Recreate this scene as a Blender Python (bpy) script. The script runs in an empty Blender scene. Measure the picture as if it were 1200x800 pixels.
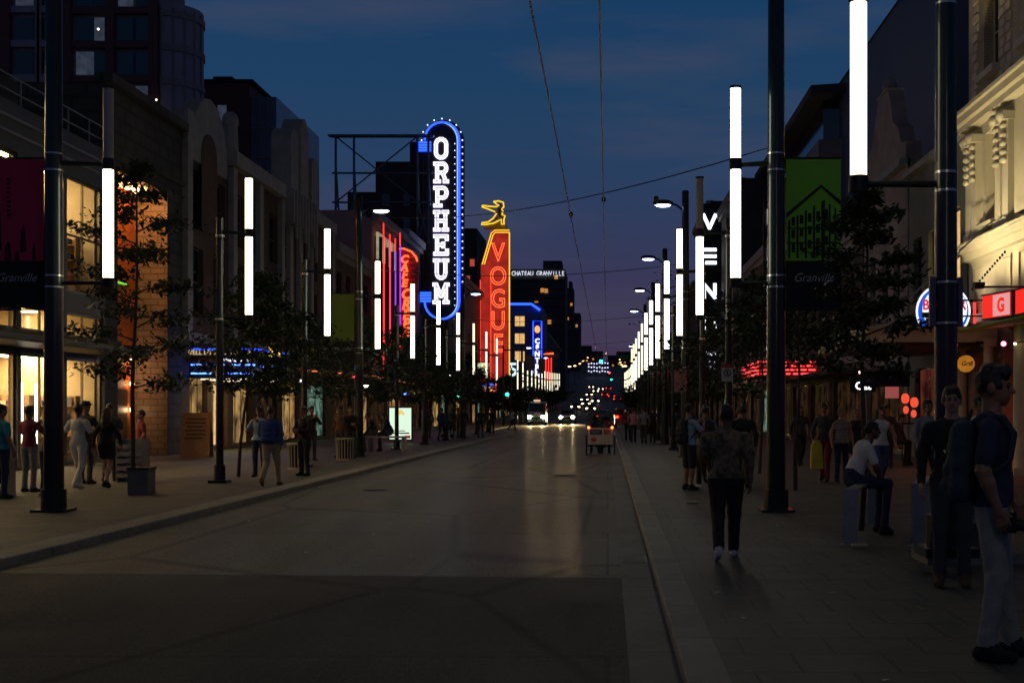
import bpy, bmesh, math, random
import numpy as np
from mathutils import Vector, Matrix, noise
R = math.radians
random.seed(7)
sc = bpy.context.scene
C = sc.collection

# ---------------------------------------------------------------- camera
cam_d = bpy.data.cameras.new('camera'); cam = bpy.data.objects.new('camera', cam_d); C.objects.link(cam)
cam.location = (0, 0, 1.6); cam.rotation_euler = (R(90), 0, 0)
cam_d.sensor_width = 36; cam_d.lens = 45.0
cam_d.shift_x = -112/1200; cam_d.shift_y = 80/1200
cam_d.clip_start = 0.1; cam_d.clip_end = 6000
sc.camera = cam
# ---------------------------------------------------------------- render settings
sc.view_settings.view_transform = 'Standard'; sc.view_settings.look = 'None'
sc.view_settings.exposure = 0.2; sc.view_settings.gamma = 1.0
try:
    sc.cycles.use_denoising = True
    sc.cycles.denoiser = 'OPENIMAGEDENOISE'
except Exception: pass
sc.cycles.max_bounces = 6; sc.cycles.diffuse_bounces = 2; sc.cycles.glossy_bounces = 3
sc.cycles.transparent_max_bounces = 12; sc.cycles.transmission_bounces = 3
sc.cycles.sample_clamp_indirect = 3.0; sc.cycles.sample_clamp_direct = 0
sc.cycles.caustics_reflective = False; sc.cycles.caustics_refractive = False
# ---------------------------------------------------------------- dusk sky
W = bpy.data.worlds.new('World'); sc.world = W; W.use_nodes = True
nt = W.node_tree; nt.nodes.clear(); N = nt.nodes.new; L = nt.links.new
wo = N('ShaderNodeOutputWorld'); bg = N('ShaderNodeBackground'); tc = N('ShaderNodeTexCoord')
sx = N('ShaderNodeSeparateXYZ'); L(tc.outputs['Generated'], sx.inputs[0])
ramp = N('ShaderNodeValToRGB'); L(sx.outputs['Z'], ramp.inputs[0])
e = ramp.color_ramp.elements
e[0].position = 0.0; e[0].color = (.050, .029, .062, 1)
e[1].position = 0.8; e[1].color = (.006, .008, .013, 1)
for p, c in ((.053, (.045, .030, .070)), (.12, (.031, .036, .086)), (.18, (.019, .043, .100)), (.24, (.012, .043, .104)), (.33, (.007, .038, .104)), (.44, (.007, .014, .034))):
    k = e.new(p); k.color = (*c, 1)
# thin darker cloud bands, stretched sideways
mp = N('ShaderNodeMapping'); L(tc.outputs['Generated'], mp.inputs[0]); mp.inputs['Scale'].default_value = (1.3, 1.3, 9)
nz = N('ShaderNodeTexNoise'); nz.inputs['Scale'].default_value = 2.2; nz.inputs['Detail'].default_value = 7; nz.inputs['Roughness'].default_value = .55
L(mp.outputs[0], nz.inputs['Vector'])
cr = N('ShaderNodeValToRGB'); cr.color_ramp.elements[0].position = .44; cr.color_ramp.elements[1].position = .72
cr.color_ramp.elements[0].color = (0, 0, 0, 1); cr.color_ramp.elements[1].color = (.55, .55, .55, 1)
L(nz.outputs['Fac'], cr.inputs[0])
mx = N('ShaderNodeMixRGB'); L(cr.outputs[0], mx.inputs[0]); L(ramp.outputs[0], mx.inputs[1]); mx.inputs[2].default_value = (.062, .064, .098, 1)
L(mx.outputs[0], bg.inputs[0]); bg.inputs[1].default_value = 1.0; L(bg.outputs[0], wo.inputs[0])

# ================================================================= helpers
def gz(y):                                   # the street climbs towards a bridge far away
    if y <= 140: return 0.0
    return .0017*(min(y, 800)-140)**1.5

MATS = {}
def mat(name, col, rough=.8, metal=0., var=.25, scale=3., bump=0., bscale=None, spec=.5, col2=None, coat=0.):
    if name in MATS: return MATS[name]
    m = bpy.data.materials.new(name); m.use_nodes = True; t = m.node_tree; b = t.nodes['Principled BSDF']
    b.inputs['Roughness'].default_value = rough; b.inputs['Metallic'].default_value = metal
    b.inputs['Specular IOR Level'].default_value = spec
    if coat: b.inputs['Coat Weight'].default_value = coat
    tc = t.nodes.new('ShaderNodeTexCoord'); nz = t.nodes.new('ShaderNodeTexNoise')
    nz.inputs['Scale'].default_value = scale; nz.inputs['Detail'].default_value = 7; nz.inputs['Roughness'].default_value = .62
    t.links.new(tc.outputs['Object'], nz.inputs['Vector'])
    rp = t.nodes.new('ShaderNodeValToRGB'); rp.color_ramp.elements[0].position = .3; rp.color_ramp.elements[1].position = .7
    c2 = col2 or tuple(min(1, c*(1+var)) for c in col)
    rp.color_ramp.elements[0].color = (*[c*(1-var) for c in col], 1); rp.color_ramp.elements[1].color = (*c2, 1)
    t.links.new(nz.outputs['Fac'], rp.inputs[0]); t.links.new(rp.outputs[0], b.inputs['Base Color'])
    if bump:
        n2 = t.nodes.new('ShaderNodeTexNoise'); n2.inputs['Scale'].default_value = bscale or scale*8; n2.inputs['Detail'].default_value = 4
        t.links.new(tc.outputs['Object'], n2.inputs['Vector'])
        bp = t.nodes.new('ShaderNodeBump'); bp.inputs['Strength'].default_value = bump; bp.inputs['Distance'].default_value = .02
        t.links.new(n2.outputs['Fac'], bp.inputs['Height']); t.links.new(bp.outputs[0], b.inputs['Normal'])
    MATS[name] = m; return m

def emis(name, col, s):
    if name in MATS: return MATS[name]
    m = bpy.data.materials.new(name); m.use_nodes = True; t = m.node_tree; t.nodes.clear()
    e = t.nodes.new('ShaderNodeEmission'); o = t.nodes.new('ShaderNodeOutputMaterial')
    e.inputs[0].default_value = (*col, 1); e.inputs[1].default_value = s
    t.links.new(e.outputs[0], o.inputs[0]); MATS[name] = m; return m

def lit_panel(name, c1, c2, s, scale=2.0, kind='noise'):   # a back-lit printed panel / curtained lit window
    if name in MATS: return MATS[name]
    m = bpy.data.materials.new(name); m.use_nodes = True; t = m.node_tree; t.nodes.clear()
    e = t.nodes.new('ShaderNodeEmission'); o = t.nodes.new('ShaderNodeOutputMaterial'); tc = t.nodes.new('ShaderNodeTexCoord')
    nz = t.nodes.new('ShaderNodeTexNoise' if kind == 'noise' else 'ShaderNodeTexWave'); nz.inputs['Scale'].default_value = scale
    if kind != 'noise': nz.inputs['Distortion'].default_value = 4
    oi = t.nodes.new('ShaderNodeObjectInfo'); va = t.nodes.new('ShaderNodeVectorMath'); va.operation = 'ADD'; t.links.new(tc.outputs['Object'], va.inputs[0]); t.links.new(oi.outputs['Location'], va.inputs[1])
    t.links.new(va.outputs[0], nz.inputs['Vector'])
    rp = t.nodes.new('ShaderNodeValToRGB'); rp.color_ramp.elements[0].position = .35; rp.color_ramp.elements[1].position = .65
    rp.color_ramp.elements[0].color = (*c1, 1); rp.color_ramp.elements[1].color = (*c2, 1)
    t.links.new(nz.outputs['Fac'], rp.inputs[0]); t.links.new(rp.outputs[0], e.inputs[0]); e.inputs[1].default_value = s
    t.links.new(e.outputs[0], o.inputs[0]); MATS[name] = m; return m

def brick(name, c1, c2, mortar, w=.22, h=.075, rough=.85, rot=True, axis='x'):
    if name in MATS: return MATS[name]
    m = bpy.data.materials.new(name); m.use_nodes = True; t = m.node_tree; b = t.nodes['Principled BSDF']
    tc = t.nodes.new('ShaderNodeTexCoord'); sp = t.nodes.new('ShaderNodeSeparateXYZ'); cb = t.nodes.new('ShaderNodeCombineXYZ')
    t.links.new(tc.outputs['Object'], sp.inputs[0])
    ad = t.nodes.new('ShaderNodeMath'); ad.operation = 'ADD'; t.links.new(sp.outputs['X'], ad.inputs[0]); t.links.new(sp.outputs['Y'], ad.inputs[1])
    t.links.new(ad.outputs[0], cb.inputs[0]); t.links.new(sp.outputs['Z'], cb.inputs[1])
    br = t.nodes.new('ShaderNodeTexBrick'); t.links.new(cb.outputs[0], br.inputs['Vector'])
    br.inputs['Color1'].default_value = (*c1, 1); br.inputs['Color2'].default_value = (*c2, 1); br.inputs['Mortar'].default_value = (*mortar, 1)
    br.inputs['Scale'].default_value = 1; br.inputs['Brick Width'].default_value = w; br.inputs['Row Height'].default_value = h; br.inputs['Mortar Size'].default_value = h*.12
    nz = t.nodes.new('ShaderNodeTexNoise'); nz.inputs['Scale'].default_value = .8; nz.inputs['Detail'].default_value = 6; t.links.new(tc.outputs['Object'], nz.inputs['Vector'])
    mr = t.nodes.new('ShaderNodeMapRange'); mr.inputs[1].default_value = .3; mr.inputs[2].default_value = .7; mr.inputs[3].default_value = .65; mr.inputs[4].default_value = 1.15
    t.links.new(nz.outputs['Fac'], mr.inputs[0])
    mu = t.nodes.new('ShaderNodeVectorMath'); mu.operation = 'SCALE'; t.links.new(br.outputs['Color'], mu.inputs[0]); t.links.new(mr.outputs[0], mu.inputs['Scale'])
    t.links.new(mu.outputs[0], b.inputs['Base Color']); b.inputs['Roughness'].default_value = rough
    bp = t.nodes.new('ShaderNodeBump'); bp.inputs['Strength'].default_value = .4; bp.inputs['Distance'].default_value = .01; bp.invert = True
    t.links.new(br.outputs['Fac'], bp.inputs['Height']); t.links.new(bp.outputs[0], b.inputs['Normal'])
    MATS[name] = m; return m

def glass(name='shop_glass', tint=(.93, .93, .9), refl=.12):
    if name in MATS: return MATS[name]
    m = bpy.data.materials.new(name); m.use_nodes = True; t = m.node_tree; t.nodes.clear()
    o = t.nodes.new('ShaderNodeOutputMaterial'); tr = t.nodes.new('ShaderNodeBsdfTransparent'); gl = t.nodes.new('ShaderNodeBsdfGlossy')
    tr.inputs[0].default_value = (*tint, 1); gl.inputs['Roughness'].default_value = .03; mx = t.nodes.new('ShaderNodeMixShader')
    lw = t.nodes.new('ShaderNodeLayerWeight'); lw.inputs[0].default_value = .5; pw = t.nodes.new('ShaderNodeMath'); pw.operation = 'POWER'; pw.inputs[1].default_value = 5; t.links.new(lw.outputs['Facing'], pw.inputs[0])
    fr = t.nodes.new('ShaderNodeMath'); fr.operation = 'MULTIPLY_ADD'; fr.inputs[1].default_value = .8; fr.inputs[2].default_value = .04; t.links.new(pw.outputs[0], fr.inputs[0])
    t.links.new(fr.outputs[0], mx.inputs[0]); t.links.new(tr.outputs[0], mx.inputs[1]); t.links.new(gl.outputs[0], mx.inputs[2]); t.links.new(mx.outputs[0], o.inputs[0])
    MATS[name] = m; return m

class MB:
    def __init__(s): s.v = []; s.f = []; s.m = []; s.st = []
    def add(s, vs, fs, m=0):
        o = len(s.v); s.st.append((o, len(s.f))); s.v += [tuple(v) for v in vs]; s.f += [tuple(i+o for i in f) for f in fs]; s.m += [m]*len(fs); return s
    def box(s, x0, x1, y0, y1, z0, z1, m=0):
        if x0 > x1: x0, x1 = x1, x0
        if y0 > y1: y0, y1 = y1, y0
        return s.add([(x0,y0,z0),(x1,y0,z0),(x1,y1,z0),(x0,y1,z0),(x0,y0,z1),(x1,y0,z1),(x1,y1,z1),(x0,y1,z1)],
                     [(0,3,2,1),(4,5,6,7),(0,1,5,4),(1,2,6,5),(2,3,7,6),(3,0,4,7)], m)
    def quad(s, a, b, c, d, m=0): return s.add([a, b, c, d], [(0, 1, 2, 3)], m)
    def tube(s, p0, p1, r0, r1=None, n=10, m=0, caps=True):
        r1 = r0 if r1 is None else r1; p0 = Vector(p0); p1 = Vector(p1); d = (p1-p0)
        if d.length < 1e-6: return s
        d.normalize(); a = d.orthogonal().normalized(); b = d.cross(a); vs = []
        for p, r in ((p0, r0), (p1, r1)):
            for i in range(n):
                t = 2*math.pi*i/n; vs.append(p + (a*math.cos(t)+b*math.sin(t))*r)
        fs = [(i, (i+1) % n, n+(i+1) % n, n+i) for i in range(n)]
        if caps: fs += [tuple(range(n-1, -1, -1)), tuple(range(n, 2*n))]
        return s.add(vs, fs, m)
    def path(s, pts, r, n=8, m=0):
        pts = [Vector(p) for p in pts]; vs = []; up = None
        for i, p in enumerate(pts):
            d = (pts[min(i+1, len(pts)-1)]-pts[max(i-1, 0)]).normalized()
            if up is None: a = d.orthogonal().normalized()
            else: a = (up - d*up.dot(d)).normalized()
            up = a; b = d.cross(a); rr = r[i] if isinstance(r, (list, tuple)) else r
            for k in range(n):
                t = 2*math.pi*k/n; vs.append(p+(a*math.cos(t)+b*math.sin(t))*rr)
        fs = []
        for i in range(len(pts)-1):
            for k in range(n): fs.append((i*n+k, i*n+(k+1) % n, (i+1)*n+(k+1) % n, (i+1)*n+k))
        fs += [tuple(range(n-1, -1, -1)), tuple(range((len(pts)-1)*n, len(pts)*n))]
        return s.add(vs, fs, m)
    def prism(s, pts, axis, a, b, m=0):      # pts: 2D outline; axis: extrusion axis
        n = len(pts); f = {'x': lambda u, v, w: (w, u, v), 'y': lambda u, v, w: (u, w, v), 'z': lambda u, v, w: (u, v, w)}[axis]
        vs = [f(u, v, a) for u, v in pts]+[f(u, v, b) for u, v in pts]
        return s.add(vs, [tuple(range(n-1, -1, -1)), tuple(range(n, 2*n))]+[(i, (i+1) % n, n+(i+1) % n, n+i) for i in range(n)], m)
    def lathe(s, prof, c=(0, 0), n=16, m=0):  # prof: (r, z)
        vs = []; k = len(prof)
        for r, z in prof:
            for i in range(n): t = 2*math.pi*i/n; vs.append((c[0]+r*math.cos(t), c[1]+r*math.sin(t), z))
        fs = [(j*n+i, j*n+(i+1) % n, (j+1)*n+(i+1) % n, (j+1)*n+i) for j in range(k-1) for i in range(n)]
        fs += [tuple(range(n-1, -1, -1)), tuple(range((k-1)*n, k*n))]
        return s.add(vs, fs, m)
    def ball(s, c, r, n=10, m=0):
        rx, ry, rz = (r, r, r) if not isinstance(r, (tuple, list)) else r
        prof = [(math.sin(math.pi*i/n), -math.cos(math.pi*i/n)) for i in range(1, n)]
        o = MB(); o.lathe(prof, n=n*2); return s.add([(c[0]+x*rx, c[1]+y*ry, c[2]+z*rz) for x, y, z in o.v], o.f, m)
    def xf(s, M): s.v = [tuple(M @ Vector(v)) for v in s.v]; return s
    def mesh(s, name, mats, smooth=False):
        me = bpy.data.meshes.new(name); me.from_pydata(s.v, [], s.f)
        for m in (mats if isinstance(mats, (list, tuple)) else [mats]): me.materials.append(m)
        if any(s.m): me.polygons.foreach_set('material_index', s.m)
        bm = bmesh.new(); bm.from_mesh(me); bmesh.ops.recalc_face_normals(bm, faces=bm.faces); bm.to_mesh(me); bm.free()
        if smooth:
            me.polygons.foreach_set('use_smooth', [True]*len(me.polygons))
            try: me.set_sharp_from_angle(angle=R(40))
            except Exception: pass
        me.update(); return me
    def pieces(s):
        k = len(s.st)
        if k < 2 or k > 400: return None
        V = np.array(s.v); b = [a for a, _ in s.st]+[len(s.v)]
        lo = np.array([V[b[i]:b[i+1]].min(0) for i in range(k)]); hi = np.array([V[b[i]:b[i+1]].max(0) for i in range(k)]); sz = (hi-lo).max(1)
        gap = np.maximum(0, np.maximum(lo[:, None]-hi[None], lo[None]-hi[:, None])); near = np.sqrt((gap**2).sum(2)) <= np.maximum(.02, .5*np.maximum(sz[:, None], sz[None]))
        lab = -np.ones(k, int); n = 0
        for i in range(k):
            if lab[i] >= 0: continue
            stack = [i]; lab[i] = n
            while stack:
                j = stack.pop()
                for q in np.nonzero(near[j] & (lab < 0))[0]: lab[q] = n; stack.append(q)
            n += 1
        return (n, lab) if 1 < n <= 60 else None
    def build(s, name, mats, parent=None, smooth=False, world=True):
        pc_ = s.pieces() if parent is not None and name not in ('wall', 'interior_room', 'letter', 'stock_on_shelves', 'printed_building', 'chain') else None
        if pc_:
            n, lab = pc_; sub = [MB() for _ in range(n)]; bv = [a for a, _ in s.st]+[len(s.v)]; bf = [a for _, a in s.st]+[len(s.f)]
            for i, l in enumerate(lab):
                t = sub[l]; o = len(t.v)-bv[i]; t.v += s.v[bv[i]:bv[i+1]]; t.f += [tuple(q+o for q in f) for f in s.f[bf[i]:bf[i+1]]]; t.m += s.m[bf[i]:bf[i+1]]
            name = {'chaser_bulbs': 'bulb', 'neon_bands': 'neon_band', 'drapes': 'drape'}.get(name, name)
            return [link(name, t.mesh(name, mats, smooth), parent, world) for t in sub][0]
        return link(name, s.mesh(name, mats, smooth), parent, world)

def link(name, data, parent=None, world=True):
    o = bpy.data.objects.new(name, data); C.objects.link(o)
    if parent is not None:
        o.parent = parent
        if world: o.matrix_parent_inverse = wmat(parent).inverted()
    return o
def wmat(o):
    m = Matrix.LocRotScale(o.location, o.rotation_euler, o.scale)
    return (wmat(o.parent) @ o.matrix_parent_inverse @ m) if o.parent else m
def tag(o, label, cat, group=None, kind=None):
    o['label'] = label; o['category'] = cat
    if group: o['group'] = group
    if kind: o['kind'] = kind
    return o
def thing(name, label, cat, loc=(0, 0, 0), rz=0, group=None):
    o = bpy.data.objects.new(name, None); C.objects.link(o); o.location = loc; o.rotation_euler = (0, 0, rz); o.empty_display_size = .3
    return tag(o, label, cat, group)
def struct(name, mb, m, smooth=False):
    o = mb.build(name, m, None, smooth); o['kind'] = 'structure'; o['label'] = name.replace('_', ' ')
    return o
def copy_tree(o, parent=None, loc=None):
    c = o.copy(); C.objects.link(c)
    if parent is not None: c.parent = parent
    if loc is not None: c.location = loc
    for ch in KIDS.get(o.name, []) or [k for k in o.children]: copy_tree(ch, c)
    return c
KIDS = {}
ORD = ['first','second','third','fourth','fifth','sixth','seventh','eighth','ninth','tenth','eleventh','twelfth','thirteenth','fourteenth','fifteenth',
 'sixteenth','seventeenth','eighteenth','nineteenth','twentieth','twenty-first','twenty-second','twenty-third','twenty-fourth','twenty-fifth',
 'twenty-sixth','twenty-seventh','twenty-eighth','twenty-ninth','thirtieth','thirty-first','thirty-second','thirty-third','thirty-fourth','thirty-fifth','thirty-sixth']

def text_mb(s, h, depth=.02, offset=0., outline=0., shear=0.):   # letters in the XZ plane, centred, facing -Y
    cu = bpy.data.curves.new('t', 'FONT'); cu.body = s; cu.size = h/.72; cu.align_x = 'CENTER'; cu.shear = shear
    cu.resolution_u = 4
    if outline: cu.fill_mode = 'NONE'; cu.bevel_depth = outline; cu.bevel_resolution = 1
    else: cu.extrude = depth; cu.offset = offset
    o = bpy.data.objects.new('t', cu); C.objects.link(o); dg = bpy.context.evaluated_depsgraph_get()
    me = bpy.data.meshes.new_from_object(o.evaluated_get(dg)); mb = MB()
    mb.v = [(v.co.x, -v.co.z, v.co.y) for v in me.vertices]; mb.f = [tuple(p.vertices) for p in me.polygons]; mb.m = [0]*len(mb.f)
    bpy.data.objects.remove(o); bpy.data.meshes.remove(me); bpy.data.curves.remove(cu)
    return mb
def at(mb, x, y, z, rz=0., sx=1.):
    return mb.xf(Matrix.Translation((x, y, z)) @ Matrix.Rotation(rz, 4, 'Z') @ Matrix.Diagonal((sx, 1, 1, 1)))

# ================================================================= palette
mPole = mat('pole_green_paint', (.018, .024, .022), .32, .6, .25, 4, coat=.3)
mPoleB = mat('dark_bronze_metal', (.03, .03, .028), .38, .7, .2, 5)
mBand = mat('steel_band', (.45, .45, .42), .3, 1., .15, 9)
mTube = emis('light_tube', (1.0, .91, .66), 7.5)
mTubeB = emis('light_tube_dimmer', (1.0, .84, .54), 5.2)
mTubeW = emis('light_tube_whiter', (1.0, .93, .74), 7.5)
mTubeFar = emis('light_tube_far', (1.0, .93, .66), 1.35)
mTubeC = emis('light_tube_cool', (.95, .93, 1.0), 5.5)
mTubeOff = mat('tube_unlit_acrylic', (.42, .38, .30), .35, 0, .08, 3)
mAsph = None
mConc = mat('kerb_concrete', (.20, .19, .165), .75, 0, .22, 1.3, .3, 30)
mLeaf = mat('leaf_green', (.030, .048, .015), .6, 0, .45, 2.2)
mBark = mat('bark_brown', (.055, .042, .03), .9, 0, .35, 12, .6, 60)
mBlack = mat('black_metal', (.015, .015, .015), .5, .4, .2, 6)
mDarkFrame = mat('dark_window_frame', (.03, .028, .026), .45, .5, .2, 5)
mDarkGlass = mat('dark_glass', (.012, .014, .018), .08, 0, .3, .6, spec=.9)
mSteel = mat('brushed_steel', (.34, .34, .33), .42, .85, .12, 8)
mNeonBlue = emis('neon_blue', (.02, .075, 1.0), 2.6)
mNeonBlueCore = emis('neon_blue_core', (.25, .42, 1.0), 1.3)
mNeonRed = emis('neon_red', (1.0, .035, .03), 1.7)
mNeonOrange = emis('neon_orange', (1.0, .10, .03), 2.0)
mNeonYellow = emis('neon_yellow', (1.0, .60, .03), 1.15)
mNeonPurple = emis('neon_purple', (.32, .05, .8), 1.2)
mNeonPink = emis('neon_pink', (1.0, .04, .12), 1.4)
mWhiteLit = emis('white_lit_letters', (.85, .88, 1.0), 2.4)
mLilac = emis('lilac_white_neon', (.78, .72, 1.0), 2.0)
mBulb = emis('warm_bulb', (1.0, .8, .5), 12)
mLED = emis('street_led', (.55, .65, 1.0), 14)
mWarm = emis('warm_ceiling_light', (1.0, .70, .36), 30)

# ================================================================= ground
def strip(name, xs, ys, dz, m, xf=None):
    mb = MB(); n = len(xf(0)) if xf else len(xs)
    for y in ys:
        X = xf(y) if xf else xs
        for x in X: mb.v.append((x, y, gz(y)+dz))
    for j in range(len(ys)-1):
        for i in range(n-1): mb.f.append((j*n+i, j*n+i+1, (j+1)*n+i+1, (j+1)*n+i)); mb.m.append(0)
    return struct(name, mb, m)
YS = [-12, 0, 4, 8, 12, 16, 20, 30, 40, 60, 80, 88, 92, 94, 96, 98, 100, 110, 125, 140]+list(range(150, 300, 10))+list(range(300, 820, 20))
def asphalt(name, c, rough, coat=.05):
    m = bpy.data.materials.new(name); m.use_nodes = True; t = m.node_tree; b = t.nodes['Principled BSDF']; N = t.nodes.new; L = t.links.new
    tc = N('ShaderNodeTexCoord'); n1 = N('ShaderNodeTexNoise'); n1.inputs['Scale'].default_value = .35; n1.inputs['Detail'].default_value = 8; n1.inputs['Roughness'].default_value = .65
    L(tc.outputs['Object'], n1.inputs['Vector'])
    rp = N('ShaderNodeValToRGB'); rp.color_ramp.elements[0].position = .3; rp.color_ramp.elements[1].position = .72
    rp.color_ramp.elements[0].color = (*[x*.68 for x in c], 1); rp.color_ramp.elements[1].color = (*[x*1.3 for x in c], 1); L(n1.outputs['Fac'], rp.inputs[0])
    n2 = N('ShaderNodeTexNoise'); n2.inputs['Scale'].default_value = 55; n2.inputs['Detail'].default_value = 3; L(tc.outputs['Object'], n2.inputs['Vector'])
    m2 = N('ShaderNodeMapRange'); m2.inputs[1].default_value = .3; m2.inputs[2].default_value = .75; m2.inputs[3].default_value = .4; m2.inputs[4].default_value = 1.9; L(n2.outputs['Fac'], m2.inputs[0])
    mu = N('ShaderNodeVectorMath'); mu.operation = 'SCALE'; L(rp.outputs[0], mu.inputs[0]); L(m2.outputs[0], mu.inputs['Scale'])
    # worn cracks and tar seams
    mp = N('ShaderNodeMapping'); mp.inputs['Scale'].default_value = (.5, .22, 1); L(tc.outputs['Object'], mp.inputs[0])
    vo = N('ShaderNodeTexVoronoi'); vo.feature = 'DISTANCE_TO_EDGE'; vo.inputs['Scale'].default_value = .55; L(mp.outputs[0], vo.inputs['Vector'])
    vr = N('ShaderNodeMapRange'); vr.inputs[1].default_value = 0; vr.inputs[2].default_value = .02; vr.inputs[3].default_value = .35; vr.inputs[4].default_value = 1; L(vo.outputs['Distance'], vr.inputs[0])
    mv = N('ShaderNodeVectorMath'); mv.operation = 'SCALE'; L(mu.outputs[0], mv.inputs[0]); L(vr.outputs[0], mv.inputs['Scale'])
    jb = N('ShaderNodeTexBrick'); L(tc.outputs['Object'], jb.inputs['Vector']); jb.inputs['Scale'].default_value = 1; jb.inputs['Brick Width'].default_value = 300; jb.inputs['Row Height'].default_value = 4.4; jb.inputs['Mortar Size'].default_value = .02
    jb.inputs['Color1'].default_value = (1, 1, 1, 1); jb.inputs['Color2'].default_value = (.84, .84, .84, 1); jb.inputs['Mortar'].default_value = (.45, .45, .45, 1)
    n3 = N('ShaderNodeTexNoise'); m3 = N('ShaderNodeMapping'); m3.inputs['Scale'].default_value = (1.1, .07, 1); L(tc.outputs['Object'], m3.inputs[0]); L(m3.outputs[0], n3.inputs['Vector']); n3.inputs['Scale'].default_value = 1; n3.inputs['Detail'].default_value = 4
    w3 = N('ShaderNodeMapRange'); w3.inputs[1].default_value = .35; w3.inputs[2].default_value = .65; w3.inputs[3].default_value = .72; w3.inputs[4].default_value = 1.2; L(n3.outputs['Fac'], w3.inputs[0])
    mj = N('ShaderNodeMixRGB'); mj.blend_type = 'MULTIPLY'; mj.inputs[0].default_value = 1; L(mv.outputs[0], mj.inputs[1]); L(jb.outputs['Color'], mj.inputs[2])
    mk = N('ShaderNodeVectorMath'); mk.operation = 'SCALE'; L(mj.outputs[0], mk.inputs[0]); L(w3.outputs[0], mk.inputs['Scale']); L(mk.outputs[0], b.inputs['Base Color'])
    rr = N('ShaderNodeMapRange'); rr.inputs[1].default_value = .35; rr.inputs[2].default_value = .65; rr.inputs[3].default_value = rough-.1; rr.inputs[4].default_value = rough+.12; L(n1.outputs['Fac'], rr.inputs[0]); L(rr.outputs[0], b.inputs['Roughness'])
    bp = N('ShaderNodeBump'); bp.inputs['Strength'].default_value = .35; bp.inputs['Distance'].default_value = .006; L(n2.outputs['Fac'], bp.inputs['Height'])
    # long shallow ripples across the lane, as laid by the paver
    mw = N('ShaderNodeMapping'); mw.inputs['Scale'].default_value = (.12, 1.6, 1); L(tc.outputs['Object'], mw.inputs[0])
    nw = N('ShaderNodeTexNoise'); nw.inputs['Scale'].default_value = 1.5; nw.inputs['Detail'].default_value = 3; L(mw.outputs[0], nw.inputs['Vector'])
    b2 = N('ShaderNodeBump'); b2.inputs['Strength'].default_value = .12; b2.inputs['Distance'].default_value = .02; L(nw.outputs['Fac'], b2.inputs['Height']); L(bp.outputs[0], b2.inputs['Normal'])
    L(b2.outputs[0], b.inputs['Normal'])
    b.inputs['Coat Weight'].default_value = coat; b.inputs['Coat Roughness'].default_value = .24; L(bp.outputs[0], b.inputs['Coat Normal'])
    return m
def pavers(name, c, w=.6, h=.6, rough=.7):
    m = bpy.data.materials.new(name); m.use_nodes = True; t = m.node_tree; b = t.nodes['Principled BSDF']; N = t.nodes.new; L = t.links.new
    tc = N('ShaderNodeTexCoord'); br = N('ShaderNodeTexBrick'); L(tc.outputs['Object'], br.inputs['Vector'])
    br.inputs['Color1'].default_value = (*c, 1); br.inputs['Color2'].default_value = (*[x*.82 for x in c], 1); br.inputs['Mortar'].default_value = (*[x*.3 for x in c], 1)
    br.inputs['Scale'].default_value = 1; br.inputs['Brick Width'].default_value = w; br.inputs['Row Height'].default_value = h; br.inputs['Mortar Size'].default_value = .011; br.inputs['Mortar Smooth'].default_value = .3
    n1 = N('ShaderNodeTexNoise'); n1.inputs['Scale'].default_value = .9; n1.inputs['Detail'].default_value = 9; n1.inputs['Roughness'].default_value = .7; L(tc.outputs['Object'], n1.inputs['Vector'])
    mr = N('ShaderNodeMapRange'); mr.inputs[1].default_value = .3; mr.inputs[2].default_value = .7; mr.inputs[3].default_value = .6; mr.inputs[4].default_value = 1.25; L(n1.outputs['Fac'], mr.inputs[0])
    mu = N('ShaderNodeVectorMath'); mu.operation = 'SCALE'; L(br.outputs['Color'], mu.inputs[0]); L(mr.outputs[0], mu.inputs['Scale'])
    # trodden gum spots
    vo = N('ShaderNodeTexVoronoi'); vo.inputs['Scale'].default_value = 2.6; L(tc.outputs['Object'], vo.inputs['Vector'])
    vr = N('ShaderNodeMapRange'); vr.inputs[1].default_value = .05; vr.inputs[2].default_value = .075; vr.inputs[3].default_value = .45; vr.inputs[4].default_value = 1; L(vo.outputs['Distance'], vr.inputs[0])
    mv = N('ShaderNodeVectorMath'); mv.operation = 'SCALE'; L(mu.outputs[0], mv.inputs[0]); L(vr.outputs[0], mv.inputs['Scale']); L(mv.outputs[0], b.inputs['Base Color'])
    b.inputs['Roughness'].default_value = rough
    n2 = N('ShaderNodeTexNoise'); n2.inputs['Scale'].default_value = 40; L(tc.outputs['Object'], n2.inputs['Vector'])
    bp = N('ShaderNodeBump'); bp.inputs['Strength'].default_value = .3; bp.inputs['Distance'].default_value = .006; L(n2.outputs['Fac'], bp.inputs['Height']); L(bp.outputs[0], b.inputs['Normal'])
    return m
mRoad = asphalt('worn_asphalt', (.112, .115, .076), .7)
mRoadDark = asphalt('new_dark_asphalt', (.050, .052, .038), .8, 0.)
mWalk = pavers('pavement_slabs', (.105, .104, .085), .6, .6, .66)
mKerb = pavers('kerb_stones', (.25, .245, .20), 60, 1.5)
mGround = mat('city_ground', (.05, .05, .05), .9, 0, .2, .2)
def kerbL(y):                                 # the pavement narrows beyond the bus bulge
    if y < 90: return -6.5
    if y < 100: return -6.5-3.1*(1-math.cos((y-90)/10*math.pi))/2
    return -9.6
def kerbR(y): return .73
g = MB(); g.v = []; ys = [-200, -12]+[y for y in YS if y > -12]+[3000]
for y in ys:
    for x in (-900, -60, -20, 20, 60, 900): g.v.append((x, y, gz(y)-.16))
for j in range(len(ys)-1):
    for i in range(5): g.f.append((j*6+i, j*6+i+1, j*6+i+7, j*6+i+6)); g.m.append(0)
struct('ground', g, mGround)
strip('road', None, YS, -.1, mRoad, lambda y: (kerbL(y)-.2, .141))
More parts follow.
